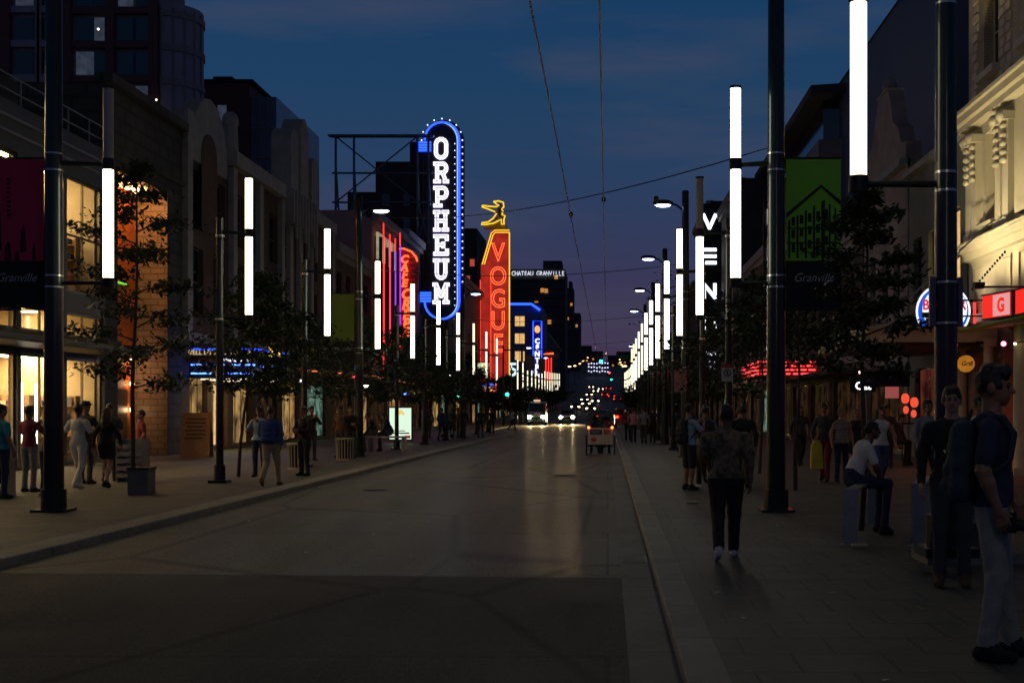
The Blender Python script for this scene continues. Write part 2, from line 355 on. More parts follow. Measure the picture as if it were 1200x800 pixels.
strip('gutter', None, YS, -.098, pavers('gutter_concrete', (.135, .14, .115), 60, 3.0), lambda y: (.141, .47))
struct('road_patch', MB().quad((-6.49, -11, -.096), (.139, -11, -.096), (.139, 12.95, -.096), (-6.49, 13.35, -.096)), mRoadDark)
def kerb(name, xa, xb):
    mb = MB()
    for y in YS:
        a, b = xa(y), xb(y); z = gz(y)
        mb.v += [(a, y, z-.15), (a, y, z-.012), (a+(.012 if b > a else -.012), y, z+.002), (b, y, z+.002), (b, y, z-.15)]
    for j in range(len(YS)-1):
        for i in range(4): mb.f.append((j*5+i, j*5+i+1, j*5+i+6, j*5+i+5)); mb.m.append(0)
    return struct(name, mb, mKerb)
kerb('kerb_right', lambda y: .47, lambda y: .73)
kerb('kerb_left', kerbL, lambda y: kerbL(y)-.42)
strip('pavement_right', None, YS, 0, mWalk, lambda y: (.731, 3.2, 7, 12))
strip('pavement_left', None, YS, 0, mWalk, lambda y: (-20, -14, -11, kerbL(y)-.421))
# tar seams across the lanes and old lane-edge paint
struct('lane_marking', MB().box(-3.35, -3.23, 60, 62.5, -.0985, -.0955).box(-3.35, -3.23, 66, 68.5, -.0985, -.0955).box(-3.35, -3.23, 72, 74.5, -.0985, -.0955).box(-3.35, -3.23, 78, 80.5, -.0985, -.0955), mat('worn_road_paint', (.22, .20, .12), .7, 0, .4, 6))
# ================================================================= left and right building frontages
XL, XR = -15.5, 10.5
def facade(mb, X, o, y0, y1, z0, z1, ops, rec=.3, m=0, mr=None):
    """front wall sheet at x=X facing o, with openings (ya,yb,za,zb) and reveals"""
    mr = m if mr is None else mr
    ys = sorted({y0, y1, *[a for p in ops for a in p[:2]]}); zs = sorted({z0, z1, *[a for p in ops for a in p[2:4]]})
    for i in range(len(ys)-1):
        for j in range(len(zs)-1):
            cy, cz = (ys[i]+ys[i+1])/2, (zs[j]+zs[j+1])/2
            if any(p[0] < cy < p[1] and p[2] < cz < p[3] for p in ops): continue
            mb.quad((X, ys[i], zs[j]), (X, ys[i+1], zs[j]), (X, ys[i+1], zs[j+1]), (X, ys[i], zs[j+1]), m)
    for a, b, c, d in [p[:4] for p in ops]:
        Z = X-o*rec
        mb.quad((X, a, c), (Z, a, c), (Z, a, d), (X, a, d), mr); mb.quad((X, b, c), (Z, b, c), (Z, b, d), (X, b, d), mr)
        mb.quad((X, a, c), (Z, a, c), (Z, b, c), (X, b, c), mr); mb.quad((X, a, d), (Z, a, d), (Z, b, d), (X, b, d), mr)
    return mb
def shell(mb, X, o, y0, y1, z0, z1, D=14, m=0):           # the other walls and the roof
    B = X-o*D
    mb.quad((X, y0, z0), (B, y0, z0), (B, y0, z1), (X, y0, z1), m); mb.quad((X, y1, z0), (B, y1, z0), (B, y1, z1), (X, y1, z1), m)
    mb.quad((B, y0, z0), (B, y1, z0), (B, y1, z1), (B, y0, z1), m); mb.quad((X, y0, z1-.25), (B, y0, z1-.25), (B, y1, z1-.25), (X, y1, z1-.25), m)
    return mb
WCACHE = {}
def window(root, X, o, ya, yb, za, zb, pane=None, frame=None, rec=.2, nv=1, nh=1, fw=.06):
    """frame with mullions (part) and pane (sub-part) set in an opening; repeats share mesh data"""
    pane = pane or mDarkGlass; frame = frame or mDarkFrame
    w, h = round(yb-ya, 3), round(zb-za, 3); key = (o, w, h, nv, nh, fw, frame.name)
    x = X-o*rec
    if key not in WCACHE:
        f = MB(); t = .035
        f.box(-t, t, 0, fw, 0, h).box(-t, t, w-fw, w, 0, h).box(-t, t, fw, w-fw, 0, fw).box(-t, t, fw, w-fw, h-fw, h)
        for i in range(1, nv+1): f.box(-t+.004, t-.004, w*i/(nv+1)-fw*.35, w*i/(nv+1)+fw*.35, fw, h-fw)
        for i in range(1, nh+1): f.box(-t+.008, t-.008, fw, w-fw, h*i/(nh+1)-fw*.35, h*i/(nh+1)+fw*.35)
        p = MB().box(-.006, .006, fw*.5, w-fw*.5, fw*.5, h-fw*.5)
        WCACHE[key] = (f.mesh('window', frame), {}, p)
    fm, pm, p = WCACHE[key]
    if pane.name not in pm: pm[pane.name] = p.mesh('pane', pane)
    fo = link('window', fm, root, False); fo.parent = root; fo.location = Vector((x, ya, za))-root.location
    po = link('pane', pm[pane.name], fo, False)
    return fo
def building(name, label, side, y0, h_loc_z=0, group=None, cat='building'):
    X = XL if side < 0 else XR
    return thing(name, label, cat, (X, y0, h_loc_z), 0, group)

mStoneGrey = brick('grey_stone', (.075, .07, .058), (.065, .06, .05), (.04, .04, .035), .9, .45)
mBrown = brick('brown_brick', (.12, .060, .038), (.09, .043, .028), (.06, .05, .04))
mRedBrick = brick('red_brick', (.20, .08, .055), (.15, .06, .045), (.12, .10, .09))
mCream = brick('cream_brick', (.62, .54, .36), (.56, .48, .31), (.40, .34, .23), .24, .08)
mCreamStone = mat('cream_terracotta', (.66, .58, .40), .6, 0, .08, 1.5, .15, 12)
mTerra = mat('pale_terracotta', (.26, .25, .225), .7, 0, .2, 2, .3, 14)
mDarkWall = mat('dark_render_wall', (.055, .052, .05), .8, 0, .25, .7, .2, 10)
mMauve = mat('mauve_render_wall', (.20, .13, .14), .8, 0, .2, .5, .2, 10)
mTan = brick('tan_tiles', (.46, .36, .22), (.42, .32, .19), (.28, .21, .13), .5, .22, .4)
mOrange = mat('orange_wall', (.75, .19, .03), .5, 0, .08, 1.2)
mRoofing = mat('roof_felt', (.04, .04, .042), .9, 0, .2, 1)
mLitCurtain = lit_panel('lit_curtain', (.9, .55, .22), (.65, .36, .12), .9, 3.5)
mLitDim = lit_panel('dim_lit_room', (.22, .12, .05), (.5, .27, .09), .35, 2.5)
mLitAmber = lit_panel('amber_window', (1, .42, .10), (.6, .2, .05), .55, 3)
mLitBlueW = lit_panel('bluish_window', (.05, .07, .11), (.09, .11, .16), .35, 1.5)
mShopWarm = lit_panel('warm_shop_inside', (.8, .48, .17), (.10, .05, .02), .5, 1.1)
mShopCool = lit_panel('cool_shop_inside', (.3, .5, .4), (.04, .08, .06), .45, 1.5)
mShopDim = lit_panel('dim_shop_inside', (.22, .11, .05), (.02, .012, .008), .13, 1.4)
mShelf = mat('shop_shelf_wood', (.40, .27, .14), .6, 0, .3, 3)
mShopWall = mat('shop_inner_wall', (.62, .50, .30), .7, 0, .12, 1.2)
gGlass = glass()

# ---------- A: glass-fronted store, left edge of the picture
A = building('clothing_store', 'modern two-storey store with tall warm-lit glass front and louvred canopy, at the left edge', -1, 24)
y0, y1 = 22.0, 39.5
opG = [(22.4+i*2.86, 22.4+i*2.86+2.66, .12, 3.12) for i in range(6)]
opM = [(22.4+i*2.86, 22.4+i*2.86+2.66, 3.72, 4.42) for i in range(6)]
opU = [(22.4+i*2.86, 22.4+i*2.86+2.66, 5.0, 8.35) for i in range(6)]
w = MB(); facade(w, XL, 1, y0, y1, 0, 9.6, opG+opM+opU, .25)
B_ = XL-9
w.quad((XL, y0, 0), (B_, y0, 0), (B_, y0, 9.6), (XL, y0, 9.6)); w.quad((XL, y1, 0), (B_, y1, 0), (B_, y1, 9.6), (XL, y1, 9.6)); w.quad((XL, y0, 9.4), (B_, y0, 9.4), (B_, y1, 9.4), (XL, y1, 9.4))
w.build('wall', mat('charcoal_cladding', (.07, .068, .062), .55, .1, .15, 1), A)
gF = mat('bronze_frame', (.20, .16, .10), .4, .6, .15, 3)
for p in opG: window(A, XL, 1, *p, pane=gGlass, frame=gF, rec=.12, nv=1, nh=0, fw=.09)
for p in opM: window(A, XL, 1, *p, pane=gGlass, frame=gF, rec=.12, nv=1, nh=0, fw=.07)
for p in opU: window(A, XL, 1, *p, pane=gGlass, frame=gF, rec=.12, nv=1, nh=1, fw=.08)
rm = MB()                                                  # interior: back wall, floors, partition
xb = XL-4.6
rm.box(xb-.1, xb, y0+.1, y1-.1, 0, 9.3); rm.box(xb, XL-.26, y0+.1, y1-.1, 3.25, 3.5); rm.box(xb, XL-.26, y0+.1, y1-.1, 4.6, 4.85)
rm.box(xb, XL-.26, y1-.2, y1-.1, 0, 9.3); rm.box(xb, XL-.26, y0+.1, y0+.2, 0, 9.3)
rm.build('interior_room', mShopWall, A)
sh = MB()
for k in range(9):
    y = 23+k*1.9
    for z in (.5, 1.0, 1.5, 2.0, 2.5): sh.box(xb+.02, xb+.42, y, y+1.35, z, z+.035)
    sh.box(xb+.02, xb+.44, y-.05, y, 0, 2.8); sh.box(xb+.02, xb+.44, y+1.35, y+1.4, 0, 2.8)
    for z in (5.4, 6.1, 6.8, 7.5): sh.box(xb+.02, xb+.42, y, y+1.35, z, z+.04)
sh.build('shelving', mShelf, A)
gd = MB(); cols = [mat('folded_clothes_'+n, c, .8, 0, .2, 8) for n, c in (('tan', (.42,.25,.12)), ('grey', (.2,.2,.22)), ('wine', (.3,.05,.06)), ('cream', (.6,.52,.4)), ('navy', (.05,.07,.16)))]
for k in range(9):
    y = 23+k*1.9
    for z in (.535, 1.035, 1.535, 2.035, 5.44, 6.14, 6.84):
        yy = y+.05
        while yy < y+1.2:
            ww = random.uniform(.16, .3); gd.box(xb+.06, xb+.36, yy, yy+ww, z, z+random.uniform(.1, .36), random.randrange(5)); yy += ww+.03
gd.build('stock_on_shelves', cols, A)
for zb2 in (0.02, 4.86):                                   # display units standing across the shop, faces to the street corner
    for yy in (31.4, 34.3, 36.9, 38.9):
        xa_, xb_2 = (XL-3.3, XL-1.0) if yy < 38 else (XL-4.3, XL-.5); H2 = random.choice((2.0, 2.35, 2.6)) if zb2 < 1 else random.choice((1.9, 2.6, 3.0))
        u = MB().box(xa_, xb_2, yy, yy+.04, zb2, zb2+H2).box(xa_, xa_+.04, yy-.4, yy, zb2, zb2+H2).box(xb_2-.04, xb_2, yy-.4, yy, zb2, zb2+H2); xm = (xa_+xb_2)/2; u.box(xm-.02, xm+.02, yy-.4, yy, zb2, zb2+H2)
        g2 = MB(); z = zb2+.3
        while z < zb2+H2+.01:
            u.box(xa_, xb_2, yy-.4, yy, z, z+.03); x = xa_+.07
            while x < xb_2-.2 and z < zb2+H2-.2:
                ww = random.uniform(.08, .28)
                if random.random() < .8: g2.box(x, min(x+ww, xb_2-.05), yy-.36, yy-.05, z+.031, z+.031+random.uniform(.08, .30), random.randrange(5))
                x += ww+random.uniform(.02, .1)
            z += .46
        u.build('display_unit', mShelf, A); g2.build('stock_on_shelves', cols, A)
li = MB()
for k in range(6):
    y = 23.4+k*2.86
    li.box(XL-2.6, XL-1.6, y, y+1.6, 3.18, 3.22); li.box(XL-2.4, XL-1.8, y, y+1.9, 8.45, 8.5).box(XL-1.2, XL-1.1, y, y+1.2, 8.6, 8.68); li.box(XL-2.2, XL-1.8, y, y+1.2, 4.55, 4.58)
li.build('ceiling_light', mWarm, A)
vt = MB()
for y in (32.05, 35.3, 36.25): vt.box(XL-.72, XL-.66, y, y+.09, .55, 2.35)
vt.build('vertical_light_strip', emis('shop_strip_white', (1, .93, .85), 7), A)
pr = MB().box(XL-.55, XL-.53, 33.3, 34.15, 5.2, 7.0).box(XL-.55, XL-.53, 37.2, 37.9, .7, 2.5).box(XL-.55, XL-.53, 30.6, 31.5, .8, 1.9)
pr.build('hanging_poster', mat('fashion_poster', (.42, .25, .2), .6, 0, .6, 2.5, col2=(.08, .05, .08)), A)
def mannequin(root, x, y, z, m):
    mb = MB(); mb.lathe([(.07, z+.85), (.17, z+.95), (.13, z+1.12), (.19, z+1.38), (.07, z+1.47), (.05, z+1.55)], (x, y), 12)
    mb.ball((x, y, z+1.66), (.08, .09, .12), 8); mb.tube((x, y-.09, z), (x, y-.09, z+.92), .05, .085); mb.tube((x, y+.09, z), (x, y+.09, z+.92), .05, .085)
    mb.tube((x, y-.22, z+1.38), (x+.05, y-.3, z+.85), .045, .035); mb.tube((x, y+.22, z+1.38), (x+.05, y+.3, z+.85), .045, .035)
    mb.lathe([(.2, z-.02), (.2, z)], (x, y), 14); return mb.build('mannequin', m, root, True)
for y, c in ((33.2, 'wine'), (34.6, 'grey'), (38.2, 'cream')): mannequin(A, XL-1.0, y, 5.0, MATS['folded_clothes_'+c])
for y, c in ((33.0, 'tan'), (38.6, 'navy')): mannequin(A, XL-1.3, y, .14, MATS['folded_clothes_'+c])
cp = MB()                                                  # louvred canopy
for k in range(6): cp.box(XL+.02, XL+1.5, y0+.1, y1-.3, 3.25+.0, 3.29) if k == 0 else cp.box(XL+.2+k*.25, XL+.28+k*.25, y0+.1, y1-.3, 3.3, 3.42)
for k in range(8): cp.box(XL+.02, XL+1.62, y0+.4+k*2.35, y0+.5+k*2.35, 3.43, 3.55)
cp.build('canopy', mDarkFrame, A)
st = MB(); st.box(XL-6, XL-2.0, y0, 38.0, 9.61, 11.3); st.build('setback_storey', mDarkWall, A)
rl = MB()
for z in (9.9, 10.3): rl.box(XL-.12, XL-.08, y0, y1, z, z+.04)
for k in range(12): rl.box(XL-.12, XL-.08, y0+k*1.5, y0+k*1.5+.04, 9.6, 10.3)
for z in (8.75, 9.15): rl.box(XL, XL+.06, y0, y1-.6, z, z+.07)
rl.build('roof_railing', mat('grey_rail', (.25, .25, .24), .5, .4, .1, 5), A)

# ---------- B: grey stone block with the deep orange portal
Bb = building('stone_block', 'grey stone building with a tall deep portal glowing orange inside', -1, 39.5)
w = MB(); facade(w, XL, 1, 39.5, 46.6, 0, 11.7, [(40.5, 45.1, 0, 9.2)], .01); shell(w, XL, 1, 39.5, 46.6, 0, 11.7, 12)
w.build('wall', mStoneGrey, Bb)
MB().box(XL-1.25, XL-1.15, 40.4, 45.2, 0, 9.3).build('portal_back_wall', mOrange, Bb)
MB().box(XL-1.15, XL-.012, 45.1, 45.2, 0, 9.3).box(XL-1.15, XL-.012, 40.4, 40.5, 0, 9.3).box(XL-1.15, XL-.012, 40.5, 45.1, 9.2, 9.3).build('portal_jamb', mTan, Bb)
MB().box(XL-1.15, XL-1.11, 41.2, 42.6, 0, 2.3).box(XL-1.15, XL-1.11, 42.9, 44.3, 0, 2.3).build('portal_door', gF, Bb)
for z in (1.6, 2.5, 3.3):
    MB().ball((XL-1.0, 44.4, z), .085, 8).build('portal_lamp', emis('portal_lamp_glow', (1, .62, .35), 12), Bb, True)
MB().box(XL-.9, XL-.4, 41.2, 44.4, 9.1, 9.16).build('portal_ceiling_light', emis('portal_light', (1, .5, .18), 11), Bb)
MB().box(XL-1.14, XL-1.10, 42.2, 44.2, 5.9, 5.95).build('green_neon_squiggle', emis('green_neon', (.2, .9, .1), .9), Bb)
MB().box(XL-.3, XL+.25, 39.45, 46.65, 11.7, 12.0).box(XL-.05, XL+.12, 39.5, 46.6, 9.7, 9.85).build('cornice', mStoneGrey, Bb)

# ---------- C: brick market hall with pale terracotta gables
Cc = building('gabled_brick_hall', 'long brown brick building with pale curved terracotta gables along its roofline', -1, 46.6)
ops = []
for k in range(9):
    a = 47.6+k*2.75
    ops += [(a, a+1.5, 5.2, 7.7), (a, a+1.5, 8.4, 10.6)]
shopC = [(47.5, 49.6, .15, 2.9), (50.2, 52.2, .15, 2.9), (53.0, 55.6, .15, 2.9), (57, 60, .15, 2.9), (61, 64.2, .15, 2.9), (65.4, 70.5, .15, 2.9)]
w = MB(); facade(w, XL, 1, 46.6, 72, 0, 11.9, ops+shopC, .3); shell(w, XL, 1, 46.6, 72, 0, 11.9)
w.build('wall', mBrown, Cc)
for i, p in enumerate(ops): window(Cc, XL, 1, *p, pane=mDarkGlass, frame=mat('brown_sash', (.10, .06, .045), .6, 0, .2, 5), nv=1, nh=1)
for i, p in enumerate(shopC): window(Cc, XL, 1, *p, pane=[mShopWarm, mLitCurtain, mShopWarm, mShopDim, mShopWarm, mShopCool][i], nv=2, nh=0)
cor = MB(); cor.box(XL-.35, XL+.4, 52.2, 60.2, 11.55, 12.15); cor.box(XL-.35, XL+.3, 66.5, 71.9, 11.4, 12.0)
cor.box(XL, XL+.25, 46.65, 72, 4.1, 4.45)
cor.build('cornice', mTerra, Cc)
def arch_prof(yc, w, z0, z1, n=10):                          # round-headed slab in (y, z)
    r = w/2; zc = z1-r
    return [(yc-r, z0)]+[(yc-r*math.cos(math.pi*i/n), zc+r*math.sin(math.pi*i/n)) for i in range(n+1)]+[(yc+r, z0)]
gb = MB()
gb.prism(arch_prof(49.6, 4.4, 10.9, 13.6), 'x', XL-.5, XL+.12); gb.prism([(46.7, 10.9), (47.4, 10.9), (47.4, 12.6), (46.7, 12.6)], 'x', XL-.4, XL+.2)
gb.build('gable', mTerra, Cc)
MB().prism(arch_prof(49.4, 1.9, 8.4, 12.2), 'x', XL+.121, XL+.15).build('arched_window', mBrown, Cc)
fi = MB().tube((XL, 52.6, 11.9), (XL, 52.6, 13.2), .35, .3, 8).ball((XL, 52.6, 13.45), (.34, .34, .4), 8)
fi.build('finial', mTerra, Cc, True)
for yc, hh, ww in ((62.0, 15.2, 1.5), (64.0, 16.1, 1.6), (66.3, 14.6, 1.5)):
    MB().prism(arch_prof(yc, ww, 10.6, hh), 'x', XL-.6, XL+.35).build('gable_pinnacle', mTerra, Cc)
pi = MB()
for yc in (46.9, 52.6, 56.6, 60.4, 62.0, 64.0, 66.3, 71.6):
    pi.box(XL, XL+.22, yc-.28, yc+.28, 4.46, 11.5)
pi.build('pilaster', mTerra, Cc)
dr = MB()
for k in range(9): dr.box(XL+.36, XL+.46, 61.4+k*.6, 61.62+k*.6, 10.6-.7*(k % 3), 12.2)
dr.build('tracery', mTerra, Cc)
MB().box(XL+.02, XL+1.3, 47, 71.5, 3.35, 3.5).build('street_awning', mat('red_brown_awning', (.16, .05, .04), .7, 0, .2, 3), Cc)

# ---------- D, E ... the rest of the left side
def row_building(name, label, side, y0, y1, h, wall, nflo=3, shop=None, lit=(), win=(1.3, 1.7), pane=None, corn=mTerra, frame=None, group=None, zb=None, gap=1.2, base=4.2, xoff=0.):
    o = -side; X = (XL if side < 0 else XR)+xoff; z0 = gz(y0)-.2 if zb is None else zb
    root = thing(name, label, 'building', (X, y0, z0), 0, group)
    rnd = random.Random(int(y0*10)+side)
    ops = []; nf = nflo; fh = (h-base-1.0)/max(nf, 1); n = max(1, int((y1-y0-1)/(win[0]+gap))); st = (y1-y0-1.0)/n
    for f in range(nf):
        for i in range(n):
            a = y0+.5+st*i+(st-win[0])/2; c = z0+base+fh*f+.5*(fh-win[1])+.2; ops.append((a, a+win[0], c, c+win[1]))
    ops = ops[:90]
    sn = max(1, int((y1-y0)/5)); ss = (y1-y0)/sn; sops = [(y0+ss*i+.5, y0+ss*(i+1)-.5, z0+.3, z0+3.1) for i in range(sn)]
    w = MB(); facade(w, X, o, y0, y1, z0, z0+h, ops+sops, .3); shell(w, X, o, y0, y1, z0, z0+h)
    w.build('wall', wall, root)
    for i, p in enumerate(ops):
        pn = mLitAmber if rnd.random() < .06 else (pane or mDarkGlass)
        if i in lit: pn = mLitCurtain
        window(root, X, o, *p, pane=pn, frame=frame or mDarkFrame, nv=1, nh=1 if win[1] > 1.4 else 0)
    for i, p in enumerate(sops):
        if side > 0 and not shop: shop = [mShopDim, mShopDim, mShopCool, mShopDim]
        window(root, X, o, *p, pane=(shop or [mShopDim, mShopWarm, mShopCool])[i % len(shop or [1, 2, 3])], nv=2, nh=0)
    k = MB(); k.box(X-o*.3, X+o*.45, y0, y1, z0+h-.5, z0+h+.05); k.box(X, X+o*.25, y0+.02, y1-.02, z0+h-.85, z0+h-.5); k.box(X, X+o*.15, y0+.02, y1-.02, z0+base-.4, z0+base-.1)
    k.build('cornice', corn, root)
    MB().box(X+o*.01, X+o*1.4, y0+.4, y1-.4, z0+3.3, z0+3.45).build('awning', mDarkWall, root)
    rt = MB(); B = X-o*5
    rt.box(B, B-o*2.4, y0+(y1-y0)*.3, y0+(y1-y0)*.3+2.2, z0+h-.2, z0+h+1.5); rt.tube((B+o*1.5, y0+(y1-y0)*.7, z0+h-.2), (B+o*1.5, y0+(y1-y0)*.7, z0+h+1.2), .2, .2, 8)
    rt.build('roof_vent', mRoofing, root)
    return root
row_building('dark_shop_building', 'low dark brick shop building between the gabled hall and the red-lit cornice building', -1, 72, 83.8, 11.2, mBrown, 2)
D2 = row_building('red_corniced_building', 'tall building with overhanging pale cornice, its wall lit pink by red neon strips', -1, 84, 97, 14.9, mat('render_wall_painted_pink_glow', (.34, .20, .20), .8, 0, .15, .6, .2, 10), 3, win=(1.2, 1.9), corn=mTerra)  # part of the pink neon glow is put into the wall colour
row_building('theatre_building', 'dark theatre building carrying the tall blue neon vertical sign', -1, 97.1, 107, 15.5, mDarkWall, 2)
row_building('mauve_building', 'plain mauve-grey building before the red neon theatre tower', -1, 125, 157, 16.0, mMauve, 1, win=(1.0, 1.2), gap=3.5)
row_building('narrow_brick_building', 'narrow brick building just beyond the blue neon sign', -1, 107.2, 124.8, 12.2, mBrown, 2)
V = row_building('red_theatre_building', 'flat-fronted theatre behind the red neon tower sign', -1, 157.2, 172, 14.5, mMauve, 2)
row_building('far_low_shops', 'low row of shops beyond the red theatre tower on the left', -1, 172.2, 215, 8.4, mDarkWall, 1)
row_building('far_low_shops', 'low dark shops in front of the blue hotel on the left', -1, 215.2, 294, 8.0, mDarkWall, 1, gap=4)
row_building('far_block', 'far dark block past the blue hotel on the left', -1, 330, 420, 17, mDarkWall, 2, gap=5)
# right side
row_building('dark_bar_building', 'dark two-storey bar under the red neon marquee', 1, 60.2, 73, 11.4, mBrown, 2, shop=[mShopDim])
row_building('dark_club_building', 'dark unlit club building on the right beyond the red marquee', 1, 73.2, 99.5, 12.4, mDarkWall, 2)
row_building('nightclub_building', 'tall windowless-looking dark block with white lit vertical letters on it', 1, 100, 129.5, 19.9, mDarkWall, 1, win=(1.0, 1.4), gap=4.5)
row_building('tall_dark_block', 'very tall dark block rising behind the white lit vertical letters', 1, 130, 152, 23, mDarkWall, 2, gap=4)
row_building('brick_hotel', 'mid-height brick hotel beyond the tall dark block on the right', 1, 152.2, 185, 17, mRedBrick, 3, gap=3)
row_building('far_shop_row', 'far lower shop row on the right past the brick hotel', 1, 185.2, 250, 13, mDarkWall, 1, gap=5)
row_building('far_block', 'farthest dark block on the right side of the street', 1, 262, 420, 15, mDarkWall, 1, gap=7)

# ---------- right side near: cream building lit from below
Rc = building('cream_terracotta_building', 'ornate cream building floodlit from below at the right edge', 1, 22)
opl = [(34.55, 35.55, 6.75, 9.25), (31.2, 32.2, 6.75, 9.25), (28, 29, 6.75, 9.25), (34.4, 35.7, 10.9, 13.2), (31.1, 32.3, 10.9, 13.2), (28, 29.2, 10.9, 13.2), (34.4, 35.7, 14.6, 16.6), (31.1, 32.3, 14.6, 16.6)]
w = MB(); facade(w, XR, -1, 22, 37.2, 4.05, 9.75, [p for p in opl if p[3] < 9.7], .35)
w.build('lower_wall', mCreamStone, Rc)
w = MB(); facade(w, XR, -1, 22, 37.2, 9.75, 18, [p for p in opl if p[2] > 9.7], .35); shell(w, XR, -1, 22, 37.2, 0, 18)
w.build('upper_wall', mCream, Rc)
w = MB(); facade(w, XR, -1, 22, 37.2, 0, 4.05, [(35.0, 36.6, 0, 3.2), (31.9, 33.9, .1, 3.2), (28.6, 31.2, .1, 3.2), (25, 28, .1, 3.2)], .5); w.build('ground_floor_wall', mat('dark_pink_stone', (.22, .10, .08), .6, 0, .2, 2), Rc)
MB().box(XR+.5, XR+.55, 24.9, 34.0, .1, 3.3).box(XR+.5, XR+.55, 35.0, 36.6, 0, 3.2).build('shop_inside', lit_panel('reddish_shop_inside', (.45, .16, .08), (.12, .04, .02), .4, 1.4), Rc)
for p in opl: window(Rc, XR, -1, *p, pane=mDarkGlass if p[3] > 9.7 else mat('blind_stone_panel', (.5, .44, .3), .6, 0, .08, 2), frame=mCreamStone, rec=.3, nv=0, nh=1 if p[3] > 9.7 else 0)
k = MB()                                                   # string courses, cornices, sills, lintels
k.box(XR-.45, XR+.1, 22, 37.3, 9.75, 9.95).box(XR-.3, XR+.1, 22, 37.3, 9.58, 9.748).box(XR-.55, XR+.1, 22, 37.35, 9.952, 10.06)
k.box(XR-.35, XR+.1, 22, 37.25, 6.05, 6.25).box(XR-.2, XR+.1, 22, 37.25, 5.85, 6.048).box(XR-.42, XR+.1, 22, 37.3, 6.252, 6.32)
k.box(XR-.12, XR, 22, 37.2, 4.06, 4.3)
k.build('cornice', mCreamStone, Rc)
for p in opl:
    a, b, c, d = p
    s_ = MB().box(XR-.22, XR+.05, a-.15, b+.15, c-.2, c-.01); s_.build('window_sill', mCreamStone, Rc)
    if c > 9.7:
        s_ = MB().box(XR-.28, XR+.05, a-.22, b+.22, d+.02, d+.24).box(XR-.2, XR+.05, a-.16, b+.16, d+.241, d+.36); s_.build('window_lintel', mCreamStone, Rc)
q = MB()                                                   # brick quoins beside the upper windows
for ya in (33.75, 36.2, 33.2, 30.4):
    for i in range(28): q.box(XR-(.07 if i % 2 else .04), XR+.01, ya, ya+(.42 if i % 2 else .34), 10.15+i*.27, 10.15+i*.27+.19)
q.build('quoin', mCreamStone, Rc)
for yc in (36.75, 36.15, 33.95, 33.3, 30.6, 27.4):
    b = MB().box(XR-.16, XR+.02, yc-.24, yc+.24, 6.33, 9.1).box(XR-.28, XR+.02, yc-.3, yc+.3, 9.1, 9.32).box(XR-.22, XR+.02, yc-.28, yc+.28, 6.321, 6.6)
    for z in (9.0, 8.75, 8.52, 8.3, 8.1): b.ball((XR-.2, yc, z), (.1, .15, .1), 6)
    b.ball((XR-.25, yc, 9.25), (.15, .25, .16), 7)
    b.build('pilaster', mCreamStone, Rc, True)
pn = MB()
for ya in (33.2, 29.2, 25.2):
    for (a, b, c, d) in ((ya, ya+3.4, 4.62, 4.68), (ya, ya+3.4, 5.6, 5.66), (ya, ya+.06, 4.68, 5.6), (ya+3.34, ya+3.4, 4.68, 5.6)): pn.box(XR-.05, XR+.01, a, b, c, d)
pn.build('panel_moulding', mCreamStone, Rc)
MB().tube((XR-.35, 31.45, 0), (XR-.35, 31.45, 3.95), .19, .16, 16).box(XR-.6, XR-.1, 31.2, 31.7, 0, .18).box(XR-.57, XR-.13, 31.23, 31.67, 3.75, 3.95).build('column', mCreamStone, Rc, True)
for yc in (34.45, 37.0): MB().tube((XR-.25, yc, 0), (XR-.25, yc, 3.3), .15, .13, 14).box(XR-.42, XR-.08, yc-.17, yc+.17, 3.3, 3.5).build('column', mCreamStone, Rc, True)

# ---------- right: tall-window block, dutch gable, awnings
R2 = building('tall_window_block', 'narrow dark plaster building with tall lit windows beside the floodlit cream building', 1, 37.4)
ops = [(38.1, 39.3, 5.1, 7.7), (40.6, 41.9, 5.1, 7.4), (42.8, 43.9, 5.1, 7.4)]
w = MB(); facade(w, XR, -1, 37.4, 44.6, 0, 9.6, ops+[(38.2, 43.8, .1, 3.0)], .3); shell(w, XR, -1, 37.4, 44.6, 0, 9.6)
w.build('wall', mat('greenish_plaster', (.15, .16, .12), .8, 0, .2, 1), R2)
for i, p in enumerate(ops): window(R2, XR, -1, *p, pane=mLitCurtain if i < 2 else mDarkGlass, frame=mDarkFrame, nv=1, nh=1)
window(R2, XR, -1, 38.2, 43.8, .1, 3.0, pane=lit_panel('dark_red_bar_inside', (.16, .035, .02), (.03, .008, .006), .5, 1.2), nv=3, nh=0)
MB().box(XR-.25, XR+.3, 37.4, 44.6, 9.6, 9.8).build('cornice', mTerra, R2)
MB().ball((XR+.05, 41.2, 5.6), .07, 8).build('window_lamp', mBulb, R2, True)
R3 = building('dutch_gable_building', 'old building with curved Dutch gable on the right, behind the green banner', 1, 44.8)
ops = [(46.0, 47.0, 4.9, 7.6), (48.0, 49.0, 4.9, 7.6), (50.2, 51.2, 4.9, 7.6)]
w = MB(); facade(w, XR, -1, 44.8, 52.4, 0, 10.4, ops+[(45.4, 51.8, .1, 2.9)], .3); shell(w, XR, -1, 44.8, 52.4, 0, 10.4)
w.build('wall', mat('weathered_plaster', (.24, .20, .18), .8, 0, .25, 1), R3)
for i, p in enumerate(ops): window(R3, XR, -1, *p, nv=1, nh=1)
window(R3, XR, -1, 45.4, 51.8, .1, 2.9, pane=mShopDim, nv=3, nh=0)
gp = [(44.8, 10.4), (44.8, 11.0), (45.6, 11.1), (46.1, 11.8), (46.9, 12.1), (47.3, 13.0), (47.7, 13.5), (49.5, 13.5), (49.9, 13.0), (50.3, 12.1), (51.1, 11.8), (51.6, 11.1), (52.4, 11.0), (52.4, 10.4)]
MB().prism(gp, 'x', XR-.05, XR+.5).build('gable', mat('weathered_plaster', (.24, .20, .18)), R3)
